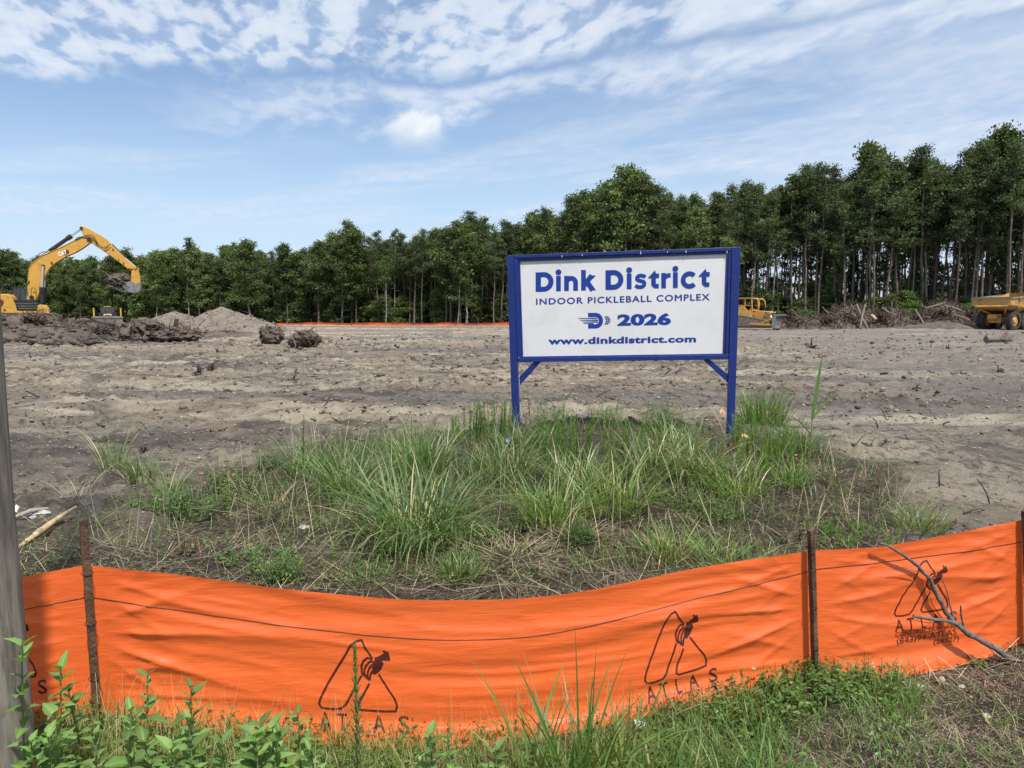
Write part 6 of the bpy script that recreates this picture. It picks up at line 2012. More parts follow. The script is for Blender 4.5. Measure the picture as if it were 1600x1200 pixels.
T('grass_tussock', 'arching tussock left of the right sign post', 1085, 745, 0.54, 170, 0.22, 'grass_blue', (0.1, 0.8), (0.6, 2.2), seed=10)
T('grass_tussock', 'bright upright grass tussock just right of the right sign post', 1190, 672, 0.60, 320, 0.30, 'grass', (0.0, 0.4), (0.1, 0.9), (0.006, 0.011), seed=11, dry=0.05)
T('grass_tussock', 'thin green tussock at the right end of the grassy strip below the reed', 1252, 705, 0.46, 110, 0.22, 'grass_blue', seed=12)
T('grass_tussock', 'yellow green broad bladed tuft on the right slope of the strip', 1232, 760, 0.34, 70, 0.12, 'bright', (0.1, 0.7), (0.2, 1.2), (0.008, 0.014), seed=13)
T('grass_tussock', 'tall thin grass tuft at the far left, standing against bare soil', 178, 742, 0.68, 46, 0.10, 'grass_blue', (0.0, 0.4), (0.1, 1.6), (0.006, 0.011), seed=14, dry=0.15)
T('grass_tussock', 'darker grass tuft right of the tall thin one on the left', 222, 760, 0.46, 70, 0.12, 'grass', (0.0, 0.5), (0.2, 1.7), seed=15)
T('grass_tussock', 'narrow grass tuft left of the reddish dead leaves', 265, 775, 0.42, 36, 0.10, 'grass', seed=16)
T('grass_tussock', 'small bright tuft on bare litter, just behind the middle of the fence', 712, 905, 0.22, 130, 0.13, 'grass', (0.1, 0.8), (0.1, 1.0), (0.004, 0.008), seed=17, dry=0.02)
T('grass_tussock', 'small tuft behind the fence, left of the bright middle one', 575, 915, 0.18, 70, 0.14, 'grass', (0.1, 0.9), (0.1, 1.2), (0.004, 0.008), seed=18)
T('grass_tussock', 'dry bottomed tuft behind the fence, below the right sign post', 1042, 872, 0.30, 120, 0.14, 'grass', (0.1, 0.8), (0.2, 1.4), (0.004, 0.009), seed=19, dry=0.35)
T('grass_tussock', 'spreading tuft at the fence top, left of the second stake', 1120, 880, 0.26, 80, 0.2, 'grass', (0.3, 1.1), (0.1, 1.0), (0.005, 0.010), seed=20)
T('grass_tussock', 'sparse tuft behind the fence above the broken branch tip', 1436, 830, 0.36, 80, 0.16, 'grass', (0.1, 0.8), (0.2, 1.2), (0.005, 0.011), seed=21)
T('grass_tussock', 'small green tuft alone on the bare soil at right', 1542, 684, 0.12, 60, 0.13, 'grass', (0.2, 1.0), (0.1, 1.0), (0.006, 0.01), seed=22)
T('grass_tussock', 'olive tussock in the middle of the strip behind the round one', 900, 762, 0.46, 150, 0.24, 'grass_blue', seed=23)
T('grass_tussock', 'tussock on the right part of the strip, above the red leafed weed', 1150, 775, 0.42, 140, 0.20, 'grass', seed=24)
T('grass_tussock', 'short tussock between the two sign posts', 1050, 700, 0.40, 120, 0.28, 'grass_blue', seed=25)
T('grass_tussock', 'short tussock at the foot of the left sign post', 820, 700, 0.36, 110, 0.24, 'grass_blue', seed=26)
T('dry_grass_tuft', 'pale straw coloured tuft hanging over the right slope of the strip', 1290, 745, 0.30, 110, 0.2, 'straw', (0.5, 1.5), (0.3, 1.2), (0.003, 0.006), seed=27, cat='dry grass')
T('dry_grass_tuft', 'fan of long dry stalks lying left of the big tussock', 440, 800, 0.62, 60, 0.18, 'straw', (0.9, 1.45), (0.1, 0.4), (0.003, 0.006), seed=28, cat='dry grass')
T('dry_grass_tuft', 'dry stalks fanned out in front of the round middle tussock', 800, 870, 0.40, 90, 0.2, 'straw', (0.9, 1.5), (0.1, 0.5), (0.003, 0.006), seed=29, cat='dry grass')
T('dry_grass_tuft', 'bent pale dry stalks at the far left, arching towards the pole', 120, 790, 0.62, 16, 0.1, 'straw', (0.3, 0.8), (0.6, 1.8), (0.005, 0.009), seed=30, cat='dry grass')
T('dry_grass_tuft', 'dead brown thatch under the middle tussocks', 900, 845, 0.30, 130, 0.22, 'straw', (0.5, 1.4), (0.3, 1.0), (0.003, 0.006), seed=31, cat='dry grass')


def fennel(label, px, py, h, nst, spread, seed, name='dog_fennel', single=False, mat_='fennel', ll=0.05):
    gg = np.random.default_rng(seed + 3000); p = G(px, py)
    bs_, ls, stems = [], [], []
    for i in range(nst):
        a = gg.uniform(0, 6.283); r = spread * math.sqrt(gg.random()) if not single else 0
        hh = h * gg.uniform(0.65, 1.0) if not single else h
        ln = gg.uniform(0, 0.22) * r / max(spread, .01) + (0.12 if single else 0)
        b = np.array([r * math.cos(a), r * math.sin(a), float(Hb(np.array(p.x + r * math.cos(a)), np.array(p.y + r * math.sin(a)))) - p.z])
        tip = b + np.array([math.sin(ln) * math.cos(a) * hh, math.sin(ln) * math.sin(a) * hh, math.cos(ln) * hh])
        stems.append([b + (tip - b) * k / 4 + gg.normal(size=3) * 0.006 * k for k in range(5)])
        m_ = int(hh * 300)
        t = 0.12 + 0.88 * gg.random(m_) ** 0.85
        c = b + (tip - b) * t[:, None]
        bs_.append(c); ls.append(ll * (1.15 - 0.75 * t))
    c = np.concatenate(bs_); L = np.concatenate(ls) * gg.uniform(0.6, 1.3, len(c)); N = len(c)
    V, Fq, A = blades(c, L, gg.uniform(0, 6.28, N), gg.uniform(0.3, 1.0, N), gg.uniform(-0.3, 0.4, N), np.full(N, 0.0048), 2, gg.uniform(-.5, .5, N), np.clip(gg.normal(0.5, 0.25, N), 0, 1))
    V2, F2 = tubes_np(stems, np.linspace(0.004, 0.0015, 5)[None] * np.ones((nst, 1)), 4)
    root = thing(name, label, 'weed', p)
    mobj('foliage', fast_mesh('foliage', V, Fq, M[mat_], {'tone': A}), root)
    mobj('stems', fast_mesh('stems', V2, F2, M['stem']), root)['kind'] = 'stuff'
    return root


fennel('feathery bright green weed, first left of the left sign post', 730, 692, 0.46, 16, 0.17, 1)
fennel('feathery bright green weed touching the left sign post', 776, 690, 0.50, 18, 0.16, 2)
fennel('vivid feathery green weed under the left half of the sign', 886, 722, 0.52, 26, 0.24, 3)
fennel('feathery weed at the foot of the right sign post', 1158, 705, 0.42, 16, 0.16, 4)
fennel('feathery olive weed on the right slope, right of the yellow scrap', 1205, 722, 0.42, 24, 0.28, 5)
fennel('feathery weed deeper on the right of the strip, below the bright tussock', 1180, 745, 0.36, 16, 0.2, 6)
fennel('dark feathery patch in the middle under the year 2026', 980, 715, 0.36, 16, 0.25, 7)
fennel('single upright bottlebrush stalk left of the strip against the bare soil', 474, 706, 0.44, 1, 0.02, 8, single=True, ll=0.055)
fennel('single upright bottlebrush stalk rising from the big tussock', 594, 690, 0.30, 1, 0.02, 9, single=True, ll=0.05)
fennel('low feathery weed right behind the second stake', 1330, 850, 0.14, 26, 0.32, 10)


def airy(label, px, py, h, w_, n, seed, mat_='weed', tone=0.5):
    gg = np.random.default_rng(seed + 4000); p = G(px, py)
    P_ = []
    for i in range(n):
        a = gg.uniform(0, 6.28); r = w_ * 0.25 * gg.random(); ln = gg.uniform(0.05, 0.6)
        b = np.array([r * math.cos(a), r * math.sin(a), 0.0]); hh = h * gg.uniform(0.6, 1.05)
        P_.append([b + np.array([math.sin(ln * (k / 5) ** .6) * math.cos(a) * hh * k / 5, math.sin(ln) * math.sin(a) * hh * k / 5, hh * k / 5 * math.cos(ln)]) + gg.normal(size=3) * 0.010 * k for k in range(6)])
    P_ = np.array(P_)
    V2, F2 = tubes_np(P_, np.linspace(0.003, 0.0009, 6)[None] * np.ones((n, 1)), 3)
    m_ = 34
    k = gg.integers(1, 5, (n, m_)); fr = gg.random((n, m_))
    c = P_[np.arange(n)[:, None], k] * (1 - fr[..., None]) + P_[np.arange(n)[:, None], k + 1] * fr[..., None]
    c = c.reshape(-1, 3) + gg.normal(size=(n * m_, 3)) * 0.022; N = len(c)
    V, Fq = leaves(c, gg.normal(size=(N, 3)) * [1, 1, .6], np.tile([0.1, 0.1, 1.0], (N, 1)), gg.uniform(0.012, 0.03, N), gg.uniform(0.005, 0.010, N))
    root = thing('airy_weed', label, 'weed', p)
    mobj('foliage', fast_mesh('foliage', V, Fq, M[mat_], {'tone': np.repeat(np.clip(gg.normal(tone, .2, N), 0, 1), 8)}), root)
    mobj('stems', fast_mesh('stems', V2, F2, M['stem']), root)['kind'] = 'stuff'


airy('thin see-through weed standing just right of the left sign post', 858, 672, 0.50, 0.5, 26, 1)
airy('thin branching weed against the pale soil under the middle of the sign', 945, 668, 0.34, 0.5, 34, 2)
airy('bushy small leaved weed under the right half of the sign', 1030, 672, 0.36, 0.7, 60, 3)
airy('airy olive weed at the left end of the strip beside the big tussock', 420, 730, 0.30, 0.4, 30, 4)
airy('low small leaved weed in the litter left of the big tussock', 440, 905, 0.16, 0.4, 40, 5)
airy('low yellowish weed at the foot of the round middle tussock', 905, 852, 0.12, 0.35, 40, 6, 'bright', .3)


def forb(label, px, py, h, w_, nst, seed, mat_='weed', leaf=(0.03, 0.06), tone=0.45, name='leafy_weed', per=11, cat='weed'):
    gg = np.random.default_rng(seed + 5000); p = G(px, py)
    st, C, D, L = [], [], [], []
    for i in range(nst):
        a = gg.uniform(0, 6.28); r = w_ * 0.5 * math.sqrt(gg.random()); ln = gg.uniform(0.0, 0.5)
        bx_, by_ = r * math.cos(a), r * math.sin(a)
        b = np.array([bx_, by_, float(Hb(np.array(p.x + bx_), np.array(p.y + by_))) - p.z]); hh = h * gg.uniform(0.5, 1.05)
        d = np.array([math.sin(ln) * math.cos(a), math.sin(ln) * math.sin(a), math.cos(ln)])
        st.append([b + d * hh * k / 3 for k in range(4)])
        for j in range(per):
            t = 0.15 + 0.85 * (j + gg.random()) / per; ph = j * 1.57 + gg.random() * .8
            C.append(b + d * hh * t); D.append([math.cos(ph), math.sin(ph), gg.uniform(-0.1, 0.7)]); L.append(gg.uniform(*leaf) * (1.1 - 0.4 * t))
    C = np.array(C); D = np.array(D); L = np.array(L); N = len(C)
    V, Fq = leaves(C, D, np.tile([0.05, 0.02, 1.0], (N, 1)) + gg.normal(size=(N, 3)) * 0.25, L, L * 0.45)
    root = thing(name, label, cat, p)
    mobj('foliage', fast_mesh('foliage', V, Fq, M[mat_], {'tone': np.repeat(np.clip(gg.normal(tone, .2, N), 0, 1), 8)}), root)
    V2, F2 = tubes_np(st, np.linspace(0.0035, 0.0015, 4)[None] * np.ones((nst, 1)), 4)
    mobj('stems', fast_mesh('stems', V2, F2, M['stem'] if mat_ != 'dead_leaf' else M['root']), root)['kind'] = 'stuff'
    return root


forb('dense dark green leafy weed on the left, below the tall thin grass', 250, 800, 0.22, 0.5, 46, 1)
forb('leafy weed on the left with the reddish dead leaves beside it', 310, 808, 0.30, 0.45, 44, 2)
forb('taller leafy weed right of the reddish dead leaves', 362, 770, 0.34, 0.36, 30, 3)
forb('small leaved green weed between the leafy weeds and the big tussock', 400, 780, 0.20, 0.5, 40, 4, leaf=(0.02, 0.04))
forb('rusty orange dead leaves on a wilted twig among the left weeds', 338, 768, 0.30, 0.22, 8, 5, 'dead_leaf', (0.05, 0.08), name='wilted_weed', cat='dead weed', per=7)
forb('dark red withered leaves just behind the fence on the left', 293, 868, 0.12, 0.16, 6, 6, 'dead_leaf', (0.04, 0.07), tone=0.1, name='wilted_weed', cat='dead weed', per=6)
forb('low green weed patch behind the fence, right of the first stake', 395, 880, 0.12, 0.5, 40, 7, leaf=(0.02, 0.04))
forb('yellowish green low weed under the left weeds', 185, 818, 0.08, 0.35, 26, 8, 'bright', (0.02, 0.04))
forb('clump of lemon green leaves in the heart of the biggest tussock', 680, 762, 0.16, 0.2, 10, 9, 'bright', (0.03, 0.05))
forb('tiny bright seedlings in front of the biggest tussock', 620, 868, 0.12, 0.2, 10, 10, 'bright', (0.02, 0.04))
forb('rounded leafy weed on the lower right of the strip', 1125, 810, 0.20, 0.5, 40, 11, leaf=(0.02, 0.045))
forb('leafy weed below the arching tussock at centre right', 1060, 790, 0.18, 0.4, 26, 12, leaf=(0.02, 0.045))
forb('dark red stemmed weed on the right slope of the strip', 1153, 760, 0.14, 0.14, 6, 13, 'dead_leaf', (0.03, 0.05), tone=0.05, name='red_weed', per=7)
forb('red withered leaves beside the second stake behind the fence', 1238, 845, 0.12, 0.2, 6, 14, 'dead_leaf', (0.03, 0.05), tone=0.05, name='red_weed', per=6)
forb('orange tinged dead leaves at the right end of the strip', 1240, 735, 0.18, 0.16, 6, 15, 'dead_leaf', (0.04, 0.06), tone=0.5, name='wilted_weed', cat='dead weed', per=6)
forb('small green weed above the fence between first stake and pole', 95, 880, 0.12, 0.16, 8, 16, leaf=(0.02, 0.04))
forb('leafy weed behind the left sign post, low and spreading', 745, 735, 0.16, 0.5, 36, 17, leaf=(0.02, 0.04))
forb('leafy low weed under the middle of the sign', 930, 745, 0.14, 0.6, 46, 18, leaf=(0.02, 0.04))

# reed with folded blades
rp = G(1264, 735)
reed = thing('reed', 'single tall reed with two upright blades, right of the sign', 'reed', rp)
top = U(1288, 558, rp.y).z - rp.z
mb = MB(); mb.tube([Vector((0, 0, 0)), Vector((0.01, 0, top * .4)), Vector((0.02, 0, top * .62))], [0.006, 0.005, 0.0035], 6); mb.obj('stem', M['stem'], reed)
for (b, h_, az, ln, bd, w_) in (((0.01, 0, top * .45), top * .58, 0.0, 0.12, 0.0, 0.040), ((0.01, 0, top * .45), top * .36, 0.0, 0.55, 0.5, 0.030), ((0.012, 0, top * .3), top * .3, 3.0, 0.5, 0.8, 0.02), ((0.0, 0, top * .15), top * .3, 0.4, 0.5, 0.8, 0.02)):
    V, Fq, A = blades(np.array([b]), h_, az, ln, bd, w_, 8, np.array([1.45]), np.array([0.35]))
    mobj('leaf', fast_mesh('leaf', V, Fq, M['grass'], {'tone': A}), reed)
fp = G(793, 706)
fl = thing('blue_flower', 'tiny pale blue flower low in the grass left of the sign post', 'flower', fp)
M['petal'] = paint('petal', (0.25, 0.32, 0.75), (0.3, 0.38, 0.8), 5, 0.6)
mb = MB(); mb.tube([(0, 0, 0), (0, 0, .14)], .002, 4); mb.obj('stem', M['stem'], fl)
V, Fq = leaves(np.tile([0, 0, .14], (5, 1)), np.array([[math.cos(a), -0.6, math.sin(a)] for a in np.arange(5) * 1.257]), np.tile([0, -1, .2], (5, 1)), 0.028, 0.02)
mobj('petals', fast_mesh('petals', V, Fq, M['petal']), fl)


# ------------------------------------------------------------------ ground cover that nobody could count
def island_pts(N, seed, x0=-3.6, x1=4.3, y0=3.3, y1=9.8, dens=None, thr=0.45):
    gg = np.random.default_rng(seed)
    y = y0 * (y1 / y0) ** gg.random(N); x = gg.uniform(-0.72, 0.72, N) * y
    k = (x > x0) & (x < x1) & (island(x, y) > thr)
    if dens is not None: k &= dens(x, y) + 0.25 * gg.normal(size=N) > 0
    return x[k], y[k], gg


def scatter_blades(name, label, x, y, gg, h, wd, lean, bend, mat_, tone, segs=3, az=None):
    n = len(x)
    V, Fq, A = blades(np.stack([x, y, H(x, y) - 0.005], 1), gg.uniform(*h, n), gg.uniform(0, 6.28, n) if az is None else az, gg.uniform(*lean, n), gg.uniform(*bend, n), gg.uniform(*wd, n), segs, gg.uniform(-1, 1, n), np.clip(gg.normal(tone, 0.2, n), 0, 1))
    return tag(mobj(name, fast_mesh(name, V, Fq, M[mat_], {'tone': A})), label, None, None, 'stuff')


x, y, gg = island_pts(30000, 1)
scatter_blades('straw_litter', 'dead straw lying over the grassy strip', x, y, gg, (0.05, 0.24), (0.0014, 0.0036), (1.1, 1.6), (-0.3, 0.5), 'straw', 0.36)
x, y, gg = island_pts(16000, 2, y0=4.6, dens=lambda x, y: 0.0 - 0.5 * ss(1.4, 2.6, x) * ss(7.5, 6.0, y) + fbm(x / 0.9, y / 0.9, 6, 3) - 0.5 * ss(-1.2, -2.6, x) + 0.25 * ss(5.2, 6.2, y))
scatter_blades('short_grass', 'short grass growing between the tussocks', x, y, gg, (0.05, 0.22), (0.003, 0.007), (0.05, 0.8), (0.1, 1.2), 'grass', 0.45, 4)
x, y, gg = island_pts(9000, 3, y0=3.3, dens=lambda x, y: -0.05 + fbm(x / 0.7, y / 0.7, 16, 3))
k = y > fence_y(x) + 0.05
scatter_blades('short_grass', 'short grass in patches just behind the fence', x[k], y[k], gg, (0.03, 0.12), (0.002, 0.005), (0.1, 1.0), (0.1, 1.0), 'grass', 0.5, 3)


def scatter_leaves(name, label, x, y, gg, h, L, mat_, tone):
    n = len(x)
    c = np.stack([x, y, H(x, y) + gg.uniform(0.005, 1, n) * h], 1)
    d = gg.normal(size=(n, 3)); d[:, 2] = np.abs(d[:, 2]) * 0.4
    LL = gg.uniform(*L, n)
    V, Fq = leaves(c, d, np.tile([0.0, 0.0, 1.0], (n, 1)) + gg.normal(size=(n, 3)) * 0.35, LL, LL * 0.5)
    return tag(mobj(name, fast_mesh(name, V, Fq, M[mat_], {'tone': np.repeat(np.clip(gg.normal(tone, .22, n), 0, 1), 8)})), label, None, None, 'stuff')


x, y, gg = island_pts(16000, 4, y0=4.4, dens=lambda x, y: 0.05 + fbm(x / 0.8 + 4, y / 0.8, 26, 3) + 0.15 * ss(5.5, 6.5, y))
scatter_leaves('ground_cover', 'low small leaved ground cover on the strip', x, y, gg, 0.11, (0.012, 0.035), 'weed', 0.4)
x, y, gg = island_pts(5000, 5, y0=3.3)
scatter_leaves('dead_leaf_litter', 'brown dead leaves lying on the strip', x, y, gg, 0.02, (0.015, 0.04), 'dead_leaf', 0.25)

# ------------------------------------------------------------------ in front of the fence
def front_pts(N, seed, px0, px1, dens=None, dmin=0.02, dmax=1.0, p=1.0):
    gg = np.random.default_rng(seed)
    px = gg.uniform(px0, px1, N)
    dd = gg.uniform(dmin, dmax, N) ** p
    y = 3.4 - dd
    for _ in range(3): y = fence_y((px - 800) / F * y / 0.957) - dd
    x = (px - 800) / F * y / 0.957
    k = y > 1.9
    if dens is not None: k &= dens(x, y) + 0.2 * gg.normal(size=N) > 0
    return x[k], y[k], gg


x, y, gg = front_pts(15000, 11, -60, 1440, lambda x, y: 0.22 + fbm(x / 0.45, y / 0.45, 36, 3) - 0.5 * ss(0.9, 1.8, x) * ss(3.1, 2.9, y))
scatter_blades('grass', 'grass growing along the front of the orange fence', x, y, gg, (0.05, 0.19), (0.0022, 0.0055), (0.05, 0.7), (0.1, 1.3), 'grass', 0.45, 4)
x, y, gg = front_pts(1000, 12, 100, 1000, dmax=0.6)
scatter_blades('seedy_grass', 'thin pale flowering grass in front of the fence', x, y, gg, (0.18, 0.36), (0.0012, 0.0026), (0.0, 0.3), (0.1, 0.7), 'grass', 0.95, 4)
x, y, gg = front_pts(15000, 13, -60, 1420, lambda x, y: 0.12 + fbm(x / 0.4 + 7, y / 0.4, 46, 3) - 0.3 * ss(0.6, 1.5, x) * ss(3.2, 3.0, y))
scatter_leaves('ground_cover', 'low leafy ground cover along the front of the fence', x, y, gg, np.where(np.abs(x - 0.75) < 0.35, 0.05, 0.13), (0.012, 0.034), 'weed', 0.45)
x, y, gg = front_pts(13000, 14, 500, 1700)
scatter_blades('straw_litter', 'dead straw on the bare soil at the lower right', x, y, gg, (0.03, 0.13), (0.001, 0.003), (1.2, 1.6), (-0.2, 0.3), 'straw', 0.45)
x, y, gg = front_pts(5000, 15, 1180, 1700, lambda x, y: -0.06 + fbm(x / 0.3, y / 0.3, 56, 3))
scatter_blades('grass', 'sparse small grass at the lower right corner', x, y, gg, (0.03, 0.12), (0.002, 0.0045), (0.1, 1.0), (0.1, 1.0), 'grass', 0.5, 3)
x, y, gg = front_pts(5000, 16, 1100, 1700)
lumps('soil_crumbs', 'crumbs of soil and grit in front of the fence', 0, (x, y), gg.uniform(0.0015, 0.006, len(x)), M['clod'], np.clip(gg.normal(0.45, 0.3, len(x)), 0, 1), seed=5)

FR = 'leafy'
def fpos(px, d):
    x = (px - 800) / F * d / 0.955
    return Vector((x, d, hz(x, d)))
T('grass_tussock', 'broad bladed grass clump rising before the fence, left of centre right emblem', 0, 0, 0.62, 52, 0.12, 'grass', (0.0, 0.5), (0.1, 1.3), (0.008, 0.016), 41, pos=fpos(905, 2.75), dry=.03)
T('grass_tussock', 'broad bladed grass clump with a leaning tall blade, in front of the fence middle', 0, 0, 0.58, 34, 0.10, 'grass', (0.05, 0.6), (0.1, 1.2), (0.009, 0.016), 42, pos=fpos(835, 2.72), dry=.03)
T('grass_tussock', 'grass clump before the middle right printed emblem', 0, 0, 0.46, 44, 0.12, 'grass', (0.05, 0.6), (0.2, 1.5), (0.008, 0.014), 43, pos=fpos(965, 2.8), dry=.03)
T('grass_tussock', 'thin upright grass stalks before the fence, left of the second stake', 0, 0, 0.36, 16, 0.10, 'grass', (0.0, 0.35), (0.1, 1.0), (0.005, 0.009), 44, pos=fpos(1195, 3.12))
T('grass_tussock', 'arching grass clump in the foreground below the second stake', 0, 0, 0.26, 30, 0.08, 'grass', (0.1, 0.8), (0.4, 1.8), (0.006, 0.011), 45, pos=fpos(1210, 2.62))
T('grass_tussock', 'small grass clump before the fence, between second stake and the branch', 0, 0, 0.24, 14, 0.05, 'grass', (0.0, 0.7), (0.1, 1.2), (0.005, 0.009), 46, pos=fpos(1392, 3.38))
T('grass_tussock', 'grass clump on the bare soil at the lower right corner', 0, 0, 0.12, 26, 0.05, 'grass', (0.1, 0.9), (0.1, 0.8), (0.004, 0.008), 47, pos=fpos(1560, 3.02))
T('grass_tussock', 'low grass clump left of the corner one, lower right', 0, 0, 0.10, 26, 0.06, 'grass', (0.1, 0.9), (0.1, 0.8), (0.004, 0.007), 48, pos=fpos(1440, 3.0))
T('grass_tussock', 'long bladed grass in the lower left corner at the foot of the pole', 0, 0, 0.34, 60, 0.16, 'grass', (0.1, 0.9), (0.3, 1.6), (0.006, 0.011), 49, pos=fpos(30, 2.35))
T('grass_tussock', 'fine grass clump in the foreground, left of the narrow leaved stalk', 0, 0, 0.26, 60, 0.12, 'grass', (0.05, 0.6), (0.2, 1.3), (0.004, 0.008), 50, pos=fpos(520, 2.7))
T('grass_tussock', 'fine grass clump in the foreground, right of the narrow leaved stalk', 0, 0, 0.30, 70, 0.14, 'grass', (0.05, 0.5), (0.2, 1.2), (0.004, 0.008), 51, pos=fpos(630, 2.8))
T('grass_tussock', 'dense grass clump at the bottom edge below the middle right emblem', 0, 0, 0.24, 60, 0.14, 'grass', (0.05, 0.8), (0.2, 1.5), (0.005, 0.010), 52, pos=fpos(1060, 2.72))
T('grass_tussock', 'fine grass clump before the fence, right of the first stake', 0, 0, 0.26, 50, 0.16, 'grass', (0.05, 0.5), (0.2, 1.2), (0.003, 0.007), 53, pos=fpos(300, 2.8))

# narrow leaved stalk
hp = fpos(556, 2.55)
hs = thing('horseweed', 'tall upright stalk ringed with narrow leaves in front of the left printed emblem', 'weed', hp)
hh = U(556, 1004, 2.55).z - hp.z
mb = MB(); mb.tube([(0, 0, 0), (0.006, 0, hh * .5), (0, 0, hh * .97)], [0.006, 0.005, 0.002], 8); mb.obj('stem', M['stem'], hs)
n = 190
t = np.linspace(0.05, 1, n); gg = np.random.default_rng(8)
V, Fq, A = blades(np.stack([t * 0, t * 0, t * hh * 0.97], 1), (0.068 - 0.038 * t) * gg.uniform(.85, 1.15, n), np.arange(n) * 2.4, 0.95 - 0.65 * t ** 3, 0.55 * (1 - t), 0.0085 - 0.003 * t, 4, np.zeros(n), np.clip(gg.normal(0.45, 0.15, n), 0, .9))
mobj('foliage', fast_mesh('foliage', V, Fq, M['weed'], {'tone': A}), hs)


# broad leaved weeds, each leaf its own part
def big_leaf(seed):
    gg = np.random.default_rng(seed)
    nu, nv = 9, 5
    t = np.linspace(0, 1, nu); s_ = np.linspace(-1, 1, nv)
    wprof = np.interp(t, [0, .08, .25, .45, .7, .88, 1], [0.05, 0.35, 0.85, 1.0, 0.66, 0.28, 0.0])
    V = []
    for i in range(nu):
        tooth = 1 + (0.10 if i % 2 else -0.03)
        for j in range(nv):
            w_ = wprof[i] * 0.26 * (tooth if abs(s_[j]) == 1 else 1)
            V.append((t[i], s_[j] * w_, -0.24 * t[i] ** 2 + abs(s_[j]) * w_ * 0.35 + 0.012 * math.sin(t[i] * 20 + seed) * abs(s_[j])))
    ix_ = np.arange(nu * nv).reshape(nu, nv)
    Fq_ = np.stack([ix_[:-1, :-1], ix_[1:, :-1], ix_[1:, 1:], ix_[:-1, 1:]], -1).reshape(-1, 4)
    tn = np.tile(np.where(np.abs(s_) < .1, 0.75, 0.42 + 0.1 * gg.random()), nu)
    return fast_mesh('leaf', np.array(V), Fq_, M['bigleaf'], {'tone': tn})


M['bigleaf'] = leafy('broad_weed_leaf', [(0.0, (0.06, 0.12, 0.03)), (0.45, (0.13, 0.235, 0.06)), (0.8, (0.21, 0.33, 0.09)), (1.0, (0.26, 0.38, 0.12))], 0.38, 0.5, 0.34, spec=0.35)
LEAF = [big_leaf(i) for i in range(4)]
weeds = [(28, 1003, 2.30, 'broad leaved weed climbing in front of the pole at the left edge'), (88, 1052, 2.42, 'broad leaved weed just right of the pole'), (128, 1072, 2.62, 'broad leaved weed in front of the first stake'), (222, 1062, 2.52, 'tall pointed leaf weed right of the first stake, darker pair'),
         (292, 1066, 2.50, 'tall weed with two raised pointed leaves, right of the first stake'), (190, 1118, 2.36, 'low broad leaved weed left of the tall pointed pair'), (140, 1150, 2.22, 'broad leaved weed at the bottom edge, second from the pole'), (60, 1150, 2.2, 'broad leaved weed at the bottom edge near the pole'),
         (300, 1128, 2.32, 'broad leaved weed directly below the tall pointed pair'), (345, 1150, 2.24, 'broad leaved weed at the bottom, right of the pointed pair'), (240, 1160, 2.2, 'broad leaved weed at the bottom, below the darker pair'), (425, 1128, 2.36, 'pale green broad leaved weed left of the narrow leaved stalk'),
         (470, 1120, 2.42, 'pale green broad leaved weed touching the narrow leaved stalk'), (400, 1165, 2.2, 'large low pale weed at the bottom, left of the stalk'), (480, 1172, 2.2, 'low broad weed at the bottom under the narrow leaved stalk'), (678, 1142, 2.55, 'small broad leaved weed right of the stalk, under the fence sag'),
         (712, 1160, 2.42, 'small broad leaved weed at the bottom, middle of the picture'), (760, 1176, 2.35, 'broad leaved seedling at the bottom edge, under the middle of the fence')]
random.seed(77)
extra = 'broad leaved weed in the low mass of weeds along the bottom left edge'
for q in range(16):
    weeds.append((random.uniform(-20, 520), random.uniform(1120, 1190), random.uniform(2.15, 2.75), extra))
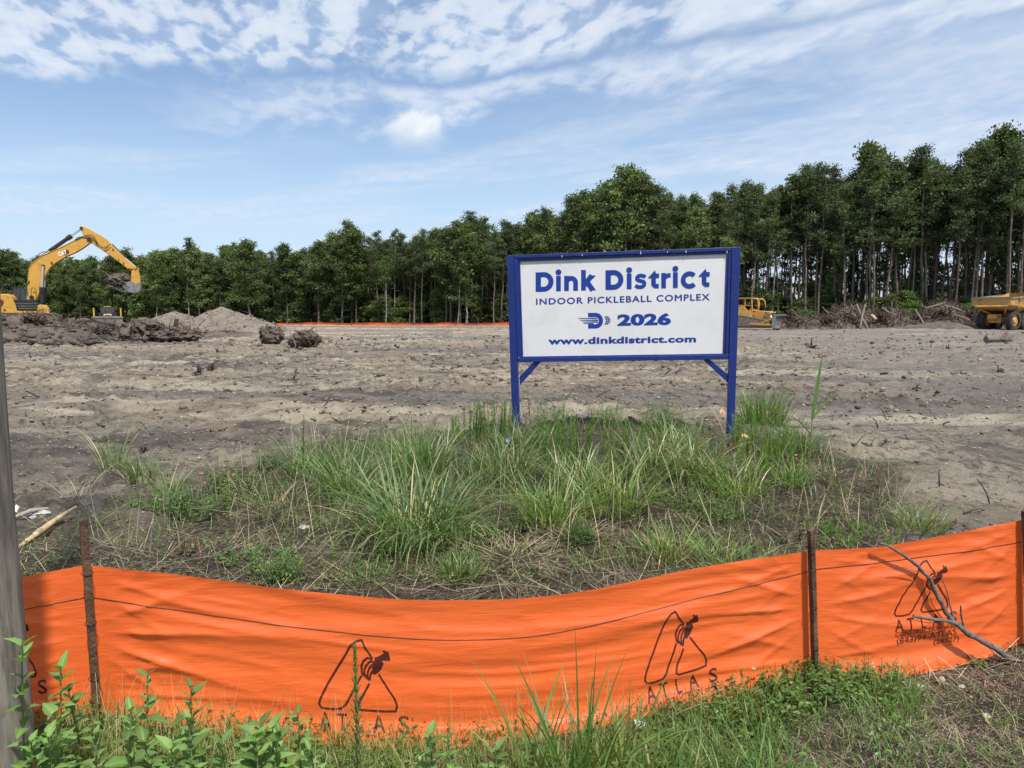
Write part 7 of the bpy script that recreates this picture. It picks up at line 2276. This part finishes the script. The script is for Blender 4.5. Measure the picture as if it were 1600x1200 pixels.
for k, (px, ty, d, lab) in enumerate(weeds):
    b = fpos(px, d)
    top = max(0.10, U(px, ty, d).z - b.z)
    r = thing('broad_leaved_weed', lab, 'weed', b, random.uniform(0, 6.28), 'weeds massed at the bottom left' if lab == extra else None)
    lean_ = Vector((random.uniform(-.04, .04), random.uniform(-.04, .04), 0))
    mb = MB(); mb.tube([Vector((0, 0, -.01)), lean_ * .4 + Vector((0, 0, top * .5)), lean_ + Vector((0, 0, top))], [0.0045, 0.0038, 0.002], 6); mb.obj('stem', M['stem'], r)
    npair = max(5, min(10, int(top / 0.030))); ph = random.uniform(0, 3)
    for i in range(npair):
        t = 0.25 + 0.75 * i / (npair - 1)
        L = (0.078 if t < 0.8 else 0.062) * random.uniform(0.8, 1.15) * (0.85 if px > 600 else 1)
        for sgn in (0, math.pi):
            lf = bpy.data.objects.new('leaf', LEAF[random.randrange(4)]); link(lf, r)
            az = ph + sgn + i * 1.57 + random.uniform(-.25, .25)
            pit = -0.15 - 0.75 * t ** 2 + random.uniform(-.25, .2)
            lf.rotation_euler = (Matrix.Rotation(az, 3, 'Z') @ Matrix.Rotation(pit, 3, 'Y') @ Matrix.Rotation(random.uniform(-.3, .3), 3, 'X')).to_euler()
            lf.location = lean_ * t + Vector((0, 0, top * (t if t < 1 else .99)))
            L *= random.uniform(0.7, 1.15); lf.scale = (L, L * random.uniform(.8, 1.25), L * random.uniform(0.4, 1.9))
forb('dark round leaved weed before the fence, between first stake and left emblem', 395, 1118, 0.30, 0.16, 8, 61, 'weed', (0.018, 0.03), tone=0.1)
forb('dense green weed at the front foot of the second stake', 1268, 1082, 0.15, 0.45, 44, 62, 'bright', (0.02, 0.045), tone=0.25)
forb('dense low green weed before the fence, left of the second stake', 1175, 1108, 0.11, 0.4, 36, 63, 'weed', (0.02, 0.045))
forb('low green weed before the fence, right of the second stake', 1345, 1080, 0.13, 0.45, 50, 64, 'weed', (0.02, 0.045))
forb('tiny fern like weed by the lower end of the leaning branch', 1520, 1036, 0.05, 0.12, 10, 65, 'bright', (0.015, 0.03))
forb('red stemmed dead sprout before the middle of the fence', 690, 1120, 0.14, 0.03, 1, 66, 'dead_leaf', (0.012, 0.02), tone=0.05, name='dead_sprout', per=6)

# rank growth between the tussocks: tall single blades, seed stalks and dead stems of the strip
x, y, gg = island_pts(4000, 61, x0=-2.2, x1=3.0, y0=5.6, y1=9.2, dens=lambda x, y: -0.14 + fbm(x / 0.8 + 2, y / 0.8, 66, 3) + 0.2 * ss(6.0, 7.5, y))
scatter_blades('rank_grass', 'tangled taller grass between the tussocks of the strip', x, y, gg, (0.18, 0.55), (0.004, 0.010), (0.0, 0.55), (0.1, 1.7), 'grass', 0.42, 6)
x, y, gg = island_pts(900, 62, x0=-3.2, x1=3.6, y0=5.0, y1=9.4)
scatter_blades('dead_stems', 'dry upright stems and seed stalks among the weeds', x, y, gg, (0.2, 0.6), (0.0025, 0.005), (0.0, 0.5), (0.0, 0.6), 'straw', 0.75, 4)
x, y, gg = island_pts(1500, 63, x0=-4.5, x1=4.5, y0=3.4, y1=6.0)
scatter_blades('dead_stems', 'broken dead stalks lying criss-cross behind the fence', x, y, gg, (0.15, 0.5), (0.003, 0.006), (1.2, 1.6), (-0.3, 0.3), 'straw', 0.8, 4)
